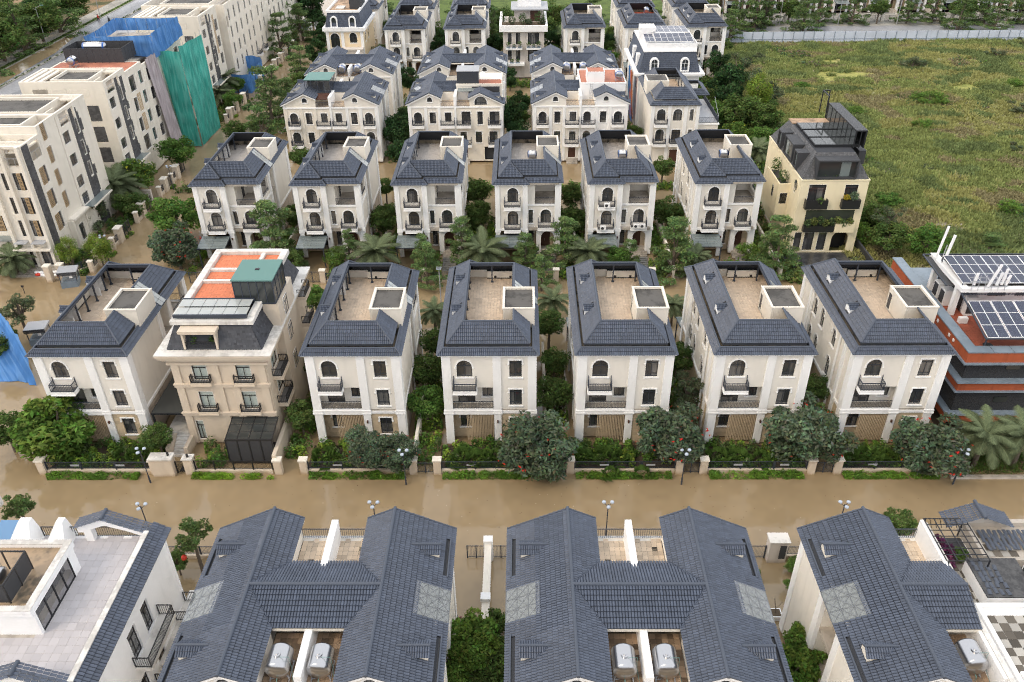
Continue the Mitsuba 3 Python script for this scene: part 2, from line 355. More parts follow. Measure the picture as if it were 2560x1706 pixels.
    wallp(g, WL, [(0.5, ZB), (DL - 0.5, ZB), (DL - 0.5, 4.2), (0.5, 4.2)], [rect(6, 7.2, 1.4, 3.4)])
    LB = Fr((0, DL - 2.4, 0), (1, 0, 0), (0, 1, 0))
    wallp(g, LB, [(0.55, ZB), (9.6, ZB), (9.6, 4.4), (0.55, 4.4)], [rect(5.2, 5.9, 1.2, 3.6), rect(7.0, 8.3, 0.9, 3.4), rect(1.3, 4.0, 0.4, 3.1)])
    p.add('stone_wall', g, 'm_stone')
    sd = MB()
    wallp(sd, WR, [(0.5, ZB), (9.2, ZB), (9.2, 4.2), (0.5, 4.2)], []); wallp(sd, WR, [(11.2, ZB), (DR - 2.2, ZB), (DR - 2.2, 4.3), (11.2, 4.3)], [])
    p.add('side_wall', sd, 'm_sidewall')
    s = MB(); s.box(0.7, 9.4, 0.6, DL - 0.7, 11.3, 11.56); s.box(0.6, 9.5, 1.0, DR - 0.7, 7.75, 8.05); s.box(0.9, 9.3, 0.46, DL - 0.6, 4.32, 4.7); s.box(0.9, 9.3, 2.2, DL - 2.8, 0.2, 0.6)
    p.add('floor_slab', s, 'm_concrete')
    # ---- pillars, belts, eaves board
    for x0, x1, y0, y1, z1 in ((0.39, 1.27, 0.33, 0.62, 11.5), (5.41, 6.21, 0.33, 0.6, 11.5), (8.87, 9.74, 0.33, 0.62, 11.5),
                               (0.39, 1.05, DL - 0.62, DL - 0.33, 11.5), (4.28, 5.0, DL - 0.6, DL - 0.33, 11.5), (8.87, 9.74, DR - 0.62, DR - 0.33, 11.5)):
        m = MB(); m.box(x0, x1, y0, y1, 4.62, z1); lo = y0 if y0 < 5 else y0 - 0.06; hi = y1 + 0.06 if y0 > 5 else y1
        m.box(x0 - 0.06, x1 + 0.06, y0 - (0.06 if y0 < 5 else 0), y1 + (0.06 if y0 > 5 else 0), 4.12, 4.62); m.box(x0 + 0.03, x1 - 0.03, y0 + 0.003, y1 - 0.003, ZB, 4.12)
        m.box(x0 - 0.09, x1 + 0.09, y0 - (0.1 if y0 < 5 else 0), y1 + (0.1 if y0 > 5 else 0), 4.2, 4.33)
        p.add('pillar', m, 'm_white')
    for y0, y1 in ((0.63, 1.3), (8.45, 9.19), (11.21, 11.9), (DR - 1.15, DR - 0.63)):
        p.add('pilaster', MB().box(9.5, 9.742, y0, y1, 4.3, 11.5).box(9.5, 9.72, y0 + 0.03, y1 - 0.03, ZB, 4.3), 'm_white')
    for y0, y1 in ((0.63, 1.3), (2.6, 3.2), (13.9, 14.5), (DL - 1.1, DL - 0.63)): p.add('pilaster', MB().box(0.386, 0.62, y0, y1, ZB, 11.5), 'm_white')
    m = MB()
    m.box(6.22, 8.86, 0.38, 0.56, 4.18, 4.5); m.box(1.27, 5.4, 0.36, 0.6, 4.05, 4.76); m.box(1.27, 5.4, 0.3, 0.62, 4.5, 4.62)
    m.box(9.55, 9.70, 1.3, 8.4, 4.2, 4.5); m.box(9.55, 9.71, 11.9, DR - 1.2, 4.2, 4.5)
    m.box(0.43, 0.6, 1.3, DL - 1.1, 4.2, 4.5)
    m.box(1.05, 4.27, DL - 0.55, DL - 0.38, 4.35, 4.7); m.box(5.0, 8.86, DR - 0.56, DR - 0.38, 4.35, 4.7); m.box(5.0, 8.86, DR - 0.56, DR - 0.36, 7.95, 8.2)
    m.box(9.5, 9.72, 12.0, DR - 1.2, 7.95, 8.2)
    p.add('belt_course', m, 'm_white')
    e = MB(); E0 = 0.1
    for x0, x1, y0, y1 in ((E0, W - E0, 0.1, 0.5), (E0, 5.0, DL - 0.5, DL - 0.1), (5.0, W - E0, DR - 0.5, DR - 0.1), (E0, 0.5, 0.5, DL - 0.5), (9.5, W - E0, 0.5, DR - 0.5)):
        e.box(x0, x1, y0, y1, 11.44, 11.58)
    p.add('eaves_board', e, 'm_white')
    # ---- windows
    window(p, P, *a3[:2], *a3[2:], True, low=0.0); 
    for q in right: window(p, P, *q, transom=0.2, low=0.36)
    window(p, P, 7.05, 8.28, 1.45, 3.58, transom=0.2, low=0.36)
    window(p, PB, 1.75, 3.5, 4.74, 7.0, transom=0, sill=False, depth=0.1); window(p, PB, 4.25, 5.3, 5.55, 7.0, surround=False, depth=0.1)
    window(p, PB, 1.9, 2.95, 1.6, 3.3, depth=0.1)
    for y, a, b in lw + l2: window(p, WL, y, y + 1.05, a, b, True)
    window(p, WL, 6, 7.2, 1.4, 3.4)
    for q in (b3, b2): window(p, Lf, *q, arched=True, sill=False)
    window(p, Lm, *c2, arched=True, sill=False); window(p, Lm, 5.15, 5.75, 5.2, 7.3, cols=1, transom=0, low=0.7)
    window(p, LB, 5.2, 5.9, 1.2, 3.6, cols=1)
    k = p.add('door', MB().fbox(LB, 7.0, 8.3, 0.9, 3.38, -0.16, -0.10).fbox(LB, 7.62, 7.68, 0.92, 3.36, -0.1, -0.085), 'm_brown_door')
    p.add((k, 'handle'), MB().fbox(LB, 7.52, 7.56, 1.8, 2.1, -0.1, -0.04), 'm_steel')
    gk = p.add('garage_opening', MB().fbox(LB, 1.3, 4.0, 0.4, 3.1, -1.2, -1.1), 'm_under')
    k = p.add('loggia_door', MB().box(6.0, 6.04, 12.6, 13.6, 8.1, 10.5).box(6.02, 6.06, 13.2, 13.28, 8.1, 10.5), 'm_frame')
    # ---- balconies and railings
    balcony(p, P, 1.42, 3.8, 7.6, thick=0.34)
    for x0, x1, z in ((1.62, 4.0, 8.35), (1.62, 4.0, 4.85)): balcony(p, Lf, x0, x1, z, out=0.9)
    balcony(p, Lm, 6.45, 8.8, 4.85, out=0.9)
    r = MB(); rail(r, [(1.27, 0.47), (5.4, 0.47)], 4.76, 5.66); p.add('railing', r, 'm_metal')
    r = MB(); rail(r, [(6.05, DR - 0.5), (8.88, DR - 0.5)], 8.2, 9.15); p.add('railing', r, 'm_metal')
    r = MB(); rail(r, [(9.58, 12.45), (9.58, 15.8)], 8.3, 9.3); p.add('railing', r, 'm_metal')
    r = MB(); rail(r, [(6.05, 11.5), (9.25, 11.5)], 9.1, 9.9); p.add('railing', r, 'm_metal')
    for i in range(17): p.add('slat', MB().box(2.62 + i * 0.165, 2.69 + i * 0.165, 0.5, 0.62, 0.5, 3.98), 'm_wood')
    for fr, x, z, sd in ((P, 5.8, 3.2, 1), (Lf, 4.64, 3.3, 1)):
        p.add('wall_lamp', MB().fbox(fr, x - 0.07, x + 0.07, z - 0.12, z + 0.16, 0.15, 0.36), 'm_brown_door')
    for y in (4.35, 13.3):
        m = MB(); m.cyl(0.4, y, 0.3, 11.4, 0.13, 10)
        for z in (2.5, 4.9, 6.7, 8.8): m.cyl(0.4, y, z, z + 0.1, 0.155, 10)
        p.add('downpipe', m, 'm_white', 40)
    # ---- porch and car port on the loggia side
    m = MB(); po = sg.Polygon([(6.25, 0.3), (9.7, 0.3), (9.7, 4.35), (6.25, 4.35)]).difference(arch(6.95, 8.85, 0.0, 3.95))
    m.ext(po, Fr((0, DR - 0.38, 0), (1, 0, 0), (0, 1, 0)), -0.6, 0.0); p.add('porch_arch', m, 'm_white')
    m = MB(); m.box(6.3, 9.6, DR - 1.9, DR - 0.4, 0.5, 0.9)
    for i in range(4): m.box(6.7, 9.2, DR - 0.36 + i * 0.34, DR - 0.02 + i * 0.34, 0.1, 0.75 - i * 0.17)
    p.add('step', m, 'm_concrete')
    m = MB(); y0, y1 = DL - 0.3, DL + 2.75; za, zb = 3.75, 3.25
    for x in (0.35, 2.35, 4.35): m.bar((x, y0, za - 0.06), (x, y1, zb - 0.06), 0.09, 0.12)
    for t in np.linspace(0, 1, 6): m.bar((0.3, y0 + (y1 - y0) * t, za + (zb - za) * t - 0.05), (4.4, y0 + (y1 - y0) * t, za + (zb - za) * t - 0.05), 0.07, 0.08)
    for x in (0.5, 4.2): m.bar((x, y1 - 0.25, -0.6), (x, y1 - 0.25, zb), 0.14)
    k = p.add('carport', m, 'm_metal')
    for i in range(2):
        for j in range(5):
            t0, t1 = j / 5 + 0.006, (j + 1) / 5 - 0.006; xa, xb = 0.34 + i * 2.02, 2.34 + i * 2.02
            ya, yb, zc, zd = y0 + (y1 - y0) * t0, y0 + (y1 - y0) * t1, za + (zb - za) * t0 + 0.03, za + (zb - za) * t1 + 0.03
            p.add((k, 'glass_pane'), MB().quad((xa, ya, zc), (xb, ya, zc), (xb, yb, zd), (xa, yb, zd)), 'm_glass_roof')
    # ---- roof: outer skirt
    th, cp, un, gt = MB(), MB(), MB(), MB()
    SK, HZ = 0.62, 0.53; sl = math.hypot(SK, HZ); cs, sn = SK / sl, HZ / sl; hh = cs
    def skirt(O, U, In, w, h0=hh, h1=hh, holes=(), sd=1): hip_roof(th, O, U, np.array(In) * cs + np.array([0, 0, sn]), w, sl, h0, h1, holes=holes, seed=seed * 50 + sd, th=0.4)
    skirt((0, 0, ZE), (1, 0, 0), (0, 1, 0), W, sd=1); skirt((0, 0, ZE), (0, 1, 0), (1, 0, 0), DL, sd=2)
    skirt((W, 0, ZE), (0, 1, 0), (-1, 0, 0), DR, holes=[(9.44, 10.8, -1, 9)], sd=3)
    skirt((0, DL, ZE), (1, 0, 0), (0, -1, 0), 5.25, sd=4); skirt((5.25, DR, ZE), (1, 0, 0), (0, -1, 0), W - 5.25, -hh, hh, sd=5)
    t = SK
    def cap(a, b, r=0.085): cp.tube([a, b], r, 8)
    zt = ZE + HZ + 0.05
    ring = [(t, t), (W - t, t), (W - t, DR - t), (5.25 - t, DR - t), (5.25 - t, DL - t), (t, DL - t), (t, t)]
    for a, b in zip(ring[:-1], ring[1:]):
        if abs(a[0] - (W - t)) < 1e-6 and abs(b[0] - (W - t)) < 1e-6: cap((*a, zt), (a[0], 9.4, zt)); cap((a[0], 10.82, zt), (*b, zt))
        else: cap((*a, zt), (*b, zt))
        # inner face of the skirt, gutter floor
        A, B = np.array(a), np.array(b)
    for a, b in (((0, 0), (t, t)), ((W, 0), (W - t, t)), ((W, DR), (W - t, DR - t)), ((0, DL), (t, DL - t)), ((5.25, DL), (5.25 - t, DL - t))):
        cap((a[0], a[1], ZE + 0.05), (b[0], b[1], zt))
    un.box(t, t + 0.05, t, DL - t, 11.6, zt); un.box(t, W - t, t, t + 0.05, 11.6, zt); un.box(W - t - 0.05, W - t, t, DR - t, 11.6, zt - 0.02)
    un.box(t, 5.25 - t, DL - t - 0.05, DL - t, 11.6, zt); un.box(5.2 - t, W - t, DR - t - 0.05, DR - t, 11.6, zt)
    for O, U, V, wd in (((0, 0, 0), (1, 0, 0), (0, 1, 0), W), ):
        pass
    z0 = ZE - 0.02
    un.quad((0.03, 0.03, z0), (W - .03, 0.03, z0), (W - t, t, zt - .07), (t, t, zt - .07)); un.quad((0.03, 0.03, z0), (t, t, zt - .07), (t, DL - t, zt - .07), (0.03, DL - .03, z0))
    un.quad((W - .03, 0.03, z0), (W - .03, DR - .03, z0), (W - t, DR - t, zt - .07), (W - t, t, zt - .07)); un.quad((0.03, DL - .03, z0), (5.2, DL - .03, z0), (5.25 - t, DL - t, zt - .07), (t, DL - t, zt - .07))
    un.quad((5.2, DR - .03, z0), (W - .03, DR - .03, z0), (W - t, DR - t, zt - .07), (5.2 - t, DR - t, zt - .07)); un.quad((5.2, DR - .03, z0), (5.2 - t, DR - t, zt - .07), (5.2 - t, DL - t, zt - .07), (5.2, DL - .03, z0))
    # ---- upper roof
    b, ZB2, ZR = 0.92, 12.36, 13.96; rl = 2.53; UL = math.hypot(rl - b, ZR - ZB2)
    def upper(O, U, In, w, h0=S2, h1=S2, holes=(), sd=1, L=UL): hip_roof(th, O, U, np.array(In) * S2 + np.array([0, 0, S2]), w, L, h0, h1, holes=holes, seed=seed * 50 + 10 + sd)
    upper((b, b, ZB2), (1, 0, 0), (0, 1, 0), W - 2 * b, sd=1)
    dorm = [6.2, 12.4]
    upper((b, b, ZB2), (0, 1, 0), (1, 0, 0), DL - 2 * b, sd=2, holes=[(d - b - 0.5, d - b + 0.5, 0.5, 1.75) for d in dorm])
    upper((W - b, b, ZB2), (0, 1, 0), (-1, 0, 0), 3.85, S2, 0.0, sd=3)
    upper((W - b, 9.16, ZB2), (0, 1, 0), (-1, 0, 0), DR - b - 9.16, 0.0, S2, holes=[(0.28, 1.64, -1, 9)], sd=4)
    upper((b, DL - b, ZB2), (1, 0, 0), (0, -1, 0), 5.25 - 2 * b, S2, (5.25 - 2 * b - (rl - b)) / UL, sd=5)
    upper((5.25 - b, DR - b, ZB2), (1, 0, 0), (0, -1, 0), W - 5.25, -(5.25 - b - rl) / UL, S2, sd=6)
    zr = ZR + 0.05; R = rl
    yl, yr = DL - rl, DR - 2.53
    cap((R, R, zr), (W - R, R, zr), .1); cap((R, R, zr), (R, yl, zr), .1); cap((R, yr, zr), (W - R, yr, zr), .1); cap((W - R, R, zr), (W - R, 4.75, zr), .1); cap((W - R, 9.2, zr), (W - R, yr, zr), .1)
    zb = ZB2 + 0.05
    for q0, q1 in (((b, b), (R, R)), ((W - b, b), (W - R, R)), ((b, DL - b), (R, yl)), ((5.25 - b, DL - b), (R, yl)), ((W - b, DR - b), (W - R, yr))): cap((*q0, zb), (*q1, zr), .09)
    # roof deck under the tiles (it is seen from the terrace) with battens, and the fascia along the eave
    dz = -0.035
    def deck(*q): un.quad(*[(x, y, z + dz) for x, y, z in q]); un.quad(*[(x, y, z + dz - 0.1) for x, y, z in q])
    deck((b, b, ZB2), (W - b, b, ZB2), (W - R, R, ZR), (R, R, ZR)); deck((b, b, ZB2), (R, R, ZR), (R, yl, ZR), (b, DL - b, ZB2))
    deck((W - b, b, ZB2), (W - b, 4.77, ZB2), (W - R, 4.77, ZR), (W - R, R, ZR)); deck((W - b, 9.16, ZB2), (W - b, 9.44, ZB2), (W - R, 9.44, ZR), (W - R, 9.16, ZR))
    deck((W - b, 10.8, ZB2), (W - b, DR - b, ZB2), (W - R, yr, ZR), (W - R, 10.8, ZR))
    deck((b, DL - b, ZB2), (5.25 - b, DL - b, ZB2), (R, yl, ZR), (R, yl, ZR)); deck((5.25 - b, DR - b, ZB2), (W - b, DR - b, ZB2), (W - R, yr, ZR), (R, yr, ZR))
    un.quad((5.25 - b, DL - b, ZB2), (R, yl, ZR), (R, yr, ZR), (5.25 - b, DR - b, ZB2))
    for x0, x1, y0, y1 in ((b, W - b, b, b + .04), (b, b + .04, b, DL - b), (W - b - .04, W - b, b, 4.77), (W - b - .04, W - b, 10.8, DR - b), (b, 5.25 - b, DL - b - .04, DL - b), (5.25 - b, W - b, DR - b - .04, DR - b)):
        un.box(x0, x1, y0, y1, ZB2 - 0.24, ZB2 - 0.01)
    for i in range(5):
        f = (i + .5) / 5; un.bar((R + .3, DR - b - (2.53 - b) * f, ZB2 + (ZR - ZB2) * f - .18), (W - R, DR - b - (2.53 - b) * f, ZB2 + (ZR - ZB2) * f - .18), .07)
    for i in range(7): 
        x = R + .4 + i * .75; un.bar((x, DR - b, ZB2 - .16), (x, yr, ZR - .16), .06, .1)
    # low wall under the upper roof, gutter floor
    bw = b + 0.08
    for x0, x1, y0, y1 in ((bw, W - bw, bw, bw + .15), (bw, bw + .15, bw + .15, DL - bw), (W - bw - .15, W - bw, bw + .15, DR - bw), (bw + .15, 5.25 - bw, DL - bw - .15, DL - bw), (5.25 - bw, W - bw - .15, DR - bw - .15, DR - bw)):
        gt.box(x0, x1, y0, y1, 11.4, ZB2 - 0.2)
    gt.box(t + .05, W - t - .05, t + .05, bw, 11.5, 11.72); gt.box(t + .05, bw, bw, DL - bw, 11.5, 11.72); gt.box(W - bw, W - t - .05, bw, DR - bw, 11.5, 11.72); gt.box(bw, 5.2 - t, DL - bw, DL - t - .05, 11.5, 11.72); gt.box(5.2 - bw, W - bw, DR - bw, DR - t - .05, 11.5, 11.72)
    k = p.add('roof', un, 'm_under')
    p.add((k, 'tile'), th, 'm_tile', stuff=True); p.add((k, 'ridge_cap'), cp, 'm_cap', 40)
    p.add('gutter', gt, 'm_gutter')
    # dormers
    for d in dorm:
        m = MB(); hw, xo, zr2, ze2 = 0.55, 1.28, 13.62, 13.3
        m.poly([(xo, d - hw, 12.72), (xo, d + hw, 12.72), (xo, d + hw, ze2), (xo, d, zr2 - .04), (xo, d - hw, ze2)])
        for s_ in (-1, 1): m.poly([(xo, d + s_ * hw, 12.7), (1.86, d + s_ * hw, 13.28), (xo, d + s_ * hw, ze2)])
        m.box(xo - .05, xo + .03, d - hw - .04, d - hw + .1, 12.6, ze2); m.box(xo - .05, xo + .03, d + hw - .1, d + hw + .04, 12.6, ze2)
        for s_ in (-1, 1): m.box(1.3, 2.5, d + s_ * .6 - .05, d + s_ * .6 + .05, 11.6, 12.6); m.poly([(1.3, d + s_ * .6, 12.6), (2.5, d + s_ * .6, 12.6), (2.5, d + s_ * .6, 13.7)])
        k2 = p.add('dormer', m, 'm_white')
        tm, cm = MB(), MB()
        for s_ in (-1, 1):
            V = np.array([0, -s_ * hw, zr2 - ze2]); L = np.linalg.norm(V) + 0.0; V = V / L
            O = np.array([xo - .12, d + s_ * (hw + .1), ze2 - .06])
            tiles(tm, O, (1, 0, 0), V, lambda v: 0, lambda v: 0.62 + v * 0.75, L + .12, seed=seed + 77, tw=.15, th=.3)
            cm.quad((xo - .1, d + s_ * hw, ze2 - .03), (1.9, d + s_ * hw, ze2 - .03), (2.2, d, zr2 - .04), (xo - .1, d, zr2 - .04))
        cm.tube([(xo - .16, d, zr2 + .05), (2.35, d, zr2 + .05)], .085, 8)
        k3 = p.add((k2, 'roof_cap'), cm, 'm_cap', 40); p.add((k2, 'roof_tile'), tm, 'm_tile', stuff=True)
    # terrace
    m = MB()
    if not red:
        pavers(m, 1.1, W - 1.1, 1.2, DR - 1.1, 11.62, 0.33, terrace, seed=seed, holes=[(6.45, 9.5, 4.85, 9.1)])
    else:
        pavers(m, 1.1, W - 1.1, 1.2, DR - 1.1, 11.62, 0.5, (0.42, 0.10, 0.06), seed=seed)
    p.add('terrace_paver', m, 'm_paver', stuff=True)
    m = MB()
    m.box(1.15, 1.27, 2.5, DL - 3.2, 11.6, 12.42); m.box(4.4, 7.6, DR - 1.75, DR - 1.6, 11.6, 12.5); m.box(1.3, 4.4, DR - 1.35, DR - 1.22, 11.6, 12.5)
    k = p.add('parapet', m, 'm_ivory')
    n_ = MB(); n_.box(1.27, 1.3, 2.5, DL - 3.2, 11.62, 11.74); n_.box(4.4, 7.6, DR - 1.78, DR - 1.753, 11.62, 11.72)
    for x in (5.2, 6.9): n_.box(x, x + .25, DR - 1.79, DR - 1.753, 11.72, 11.98)
    p.add((k, 'waterproofing'), n_, 'm_black')
    if not red:
        m = MB()
        for y in (3.2, 6.53, 8.52, 10.65, 12.92, 14.3): m.box(R - .07, R + .07, y - .07, y + .07, 11.62, ZR - .08); m.box(R - .15, R + .15, y - .15, y + .15, 11.62, 11.70)
        for x in (5.0, ): m.box(x - .07, x + .07, yr - .07, yr + .07, 11.62, ZR - .08); m.box(x - .15, x + .15, yr - .15, yr + .15, 11.62, 11.7)
        m.box(7.4, 7.54, yr - .07, yr + .07, 11.62, ZR - .08)
        m.box(R + .06, R + .2, R + .1, yl - .1, ZR - .24, ZR - .04); m.box(R, W - R, yr - .2, yr - .06, ZR - .24, ZR - .04); m.box(W - R - .2, W - R - .06, 9.2, yr, ZR - .24, ZR - .04)
        p.add('pergola_frame', m, 'm_metal')
        # stair box
        m = MB(); x0, x1, y0, y1, zt2 = 6.4, 9.58, 4.8, 9.14, 14.07
        bx = Fr((x0, 0, 0), (0, 1, 0), (-1, 0, 0))
        wallp(m, bx, [(y0, 11.6), (y1, 11.6), (y1, zt2), (y0, zt2)], [rect(8.2, 8.98, 11.62, 13.4)], .18)
        m.box(x0 + .18, x1, y0, y0 + .18, 11.6, zt2); m.box(x0 + .18, x1, y1 - .18, y1, 11.6, zt2); m.box(x1 - .18, x1, y0 + .18, y1 - .18, 11.4, zt2)
        m.box(x0 - .06, x1 + .05, y0 - .06, y0, zt2 - .12, zt2 + .02); m.box(x0 - .06, x0, y0, y1 + .05, zt2 - .12, zt2 + .02); m.box(x1, x1 + .05, y0, y1 + .05, zt2 - .12, zt2 + .02)
        k = p.add('stair_box', m, 'm_ivory')
        p.add((k, 'roof_gravel'), MB().box(x0 + .15, x1 - .15, y0 + .15, y1 - .15, 13.3, 13.82), 'm_gravel')
        p.add((k, 'door'), MB().fbox(bx, 8.2, 8.98, 11.62, 13.4, -.12, -.06), 'm_frame')
    # skylight strip down the right slope
    m, gl = MB(), MB(); y0, y1 = 9.46, 10.78
    pts = [(W - R + .05, ZR + .06), (W - b, ZB2 + .1), (W - t, zt - .02), (W + .0, ZE + .08)]
    for y in (y0, (y0 + y1) / 2, y1):
        for a, c in zip(pts[:-1], pts[1:]): m.bar((a[0], y, a[1]), (c[0], y, c[1]), .05, .05)
    q = [(W - R + .05, ZR + .06), (W - .02, ZE + .1)]
    k = p.add('skylight', m, 'm_metal')
    for i in range(5):
        f0, f1 = i / 5, (i + 1) / 5 - .008
        for ya, yb in ((y0, (y0 + y1) / 2 - .02), ((y0 + y1) / 2 + .02, y1)):
            a = [q[0][j] + (q[1][j] - q[0][j]) * f0 for j in (0, 1)]; c = [q[0][j] + (q[1][j] - q[0][j]) * f1 for j in (0, 1)]
            p.add((k, 'glass_pane'), MB().quad((a[0], ya, a[1]), (a[0], yb, a[1]), (c[0], yb, c[1]), (c[0], ya, c[1])), 'm_skylight')
    return p
def mirror_y(d): return (np.diag([1.0, -1.0, 1.0]), np.array([0, d, 0.0]))
VILLA_BACK = build_villa(None, (0.56, 0.45, 0.34), 1)
VILLA_FRONT = build_villa(mirror_y(17.7), (0.40, 0.37, 0.34), 2)
row2 = [(-48.58, 'cream three-storey villa at the left end of the front row, beside the flooded crossing'),
        (-21.8, 'cream villa with tiled terrace in the front row, just right of the beige mansard house'),
        (-8.39, 'cream villa with tiled roof terrace in the front row, fourth house from the left'),
        (5.02, 'cream villa with tiled roof terrace in the front row, fifth house from the left'),
        (18.47, 'cream villa in the front row, second to the left of the red and black house'),
        (31.8, 'cream front-row villa with one casement open, next to the red and black house')]
for x, l in row2: VILLA_BACK.place('villa', l, 'villa', TR(x, 65.81), 'villas of the front row along the flooded street')
row3 = [(-46.9, 'cream villa with grey terrace at the left end of the second row'),
        (-32.7, 'cream villa in the second row, second from the left, behind the orange roof terrace'),
        (-18.45, 'cream villa in the second row, third from the left, above a date palm'),
        (-4.25, 'cream villa in the second row, fourth from the left, above grey steps'),
        (9.1, 'cream villa in the second row with air conditioners standing on its balconies'),
        (24.0, 'cream villa in the second row, next to the pale yellow slate-roofed house')]
for i, (x, l) in enumerate(row3): VILLA_FRONT.place('villa', l, 'villa', TR(x, 107.8), 'villas of the second row with glass car ports')
# ------------------------------------------------------------ ground, flood water
def water_bump(p, n, uv):
    return 0.02 * fbm(p.x * 0.9, p.y * 1.3, 0.0, 2) + 0.006 * noise(p.x * 4.5, p.y * 5.5)
def water_col(p, n, uv):
    a = fbm(p.x * 0.09, p.y * 0.14, 1.0, 3)
    return mix((0.300, 0.225, 0.133), (0.258, 0.190, 0.110), a) * (0.95 + 0.1 * noise(p.x * 1.3, p.y * 1.3))
scene['m_water'] = two({'type': 'bumpmap', 'tex': proc(water_bump, 0.02), 'scale': 0.3,
                        'bsdf': {'type': 'principled', 'base_color': proc(water_col), 'roughness': 0.03, 'specular': 0.5}})
struct('flood_water', MB().add([(-109, 5, 0), (90, 5, 0), (90, 68, 0), (-109, 68, 0), (44.2, 68, 0), (44.2, 330, 0), (-109, 330, 0)], [[0, 1, 2], [0, 2, 3], [3, 4, 5], [3, 5, 6]]), 'm_water')
scene['m_mud'] = prin((0.10, 0.075, 0.05), 0.9)
struct('ground', MB().quad((-900, -200, -0.8), (900, -200, -0.8), (900, 1500, -0.8), (-900, 1500, -0.8)), 'm_mud')
# ------------------------------------------------------------ semi-detached pairs (y: 0 = tank-terrace side, 13.9 = street side; one unit is u 0..8.9)
def absorb(dst, src):
    m = {}
    for k, sh in src.parts + [(k, None) for k in src.lab]:
        top = k.split('__')[0]
        if top not in m:
            base = top[:-4] if top[-4:-3] == '_' and top[-3:].isdigit() else top
            m[top] = dst.name(base)
        nk = m[top] + k[len(top):]
        if sh is not None: dst.parts.append((nk, sh))
        if k in src.lab: dst.lab[nk] = src.lab[k]
TILE_ONE = {}
def single_tiles(p, holder, O, U, V, us, vs, th, tw, xf=None):
    """the largest tiles in view, one part each"""
    U, V = np.asarray(U, float), np.asarray(V, float); N = np.cross(U, V); N /= np.linalg.norm(N); N = N if N[2] > 0 else -N
    if not TILE_ONE:
        for i in range(6):
            mb = MB(); prof = np.array([[0.05, 0.0], [0.26, 0.75], [0.55, 1.0], [0.80, 0.7], [0.93, 0.0]]); h = prof[:, 1] * 0.055; u = prof[:, 0] * tw
            A = np.stack([u, u * 0, h + 0.055], 1); B = np.stack([u, u * 0 + th - .035, h], 1); C = np.stack([u, u * 0, h * 0 + 0.012], 1)
            f = []
            for k in range(4): f += [[k, k + 1, 6 + k, 5 + k], [10 + k, 11 + k, k + 1, k]]
            mb.add(np.vstack([A, B, C]), f, TILE_C * (0.86 + 0.056 * i))
            TILE_ONE[i] = mikit.ply(mb.mesh(), 'm_tile', False, color=np.vstack(mb.c))
    r = np.random.default_rng(5)
    for v in vs:
        for u in us:
            o = np.asarray(O, float) + U * u + V * v
            A, b = p.xf if p.xf is not None else (np.eye(3), np.zeros(3))
            u_, v_, n_, o_ = A @ U, A @ V, A @ N, A @ o + b
            if np.dot(np.cross(u_, v_), n_) < 0: o_ = o_ + u_ * tw; u_ = -u_
            M = np.eye(4); M[:3, 0], M[:3, 1], M[:3, 2], M[:3, 3] = u_, v_, n_, o_
            p.copy_ref((holder, 'tile'), TILE_ONE[int(r.integers(6))], T(M))
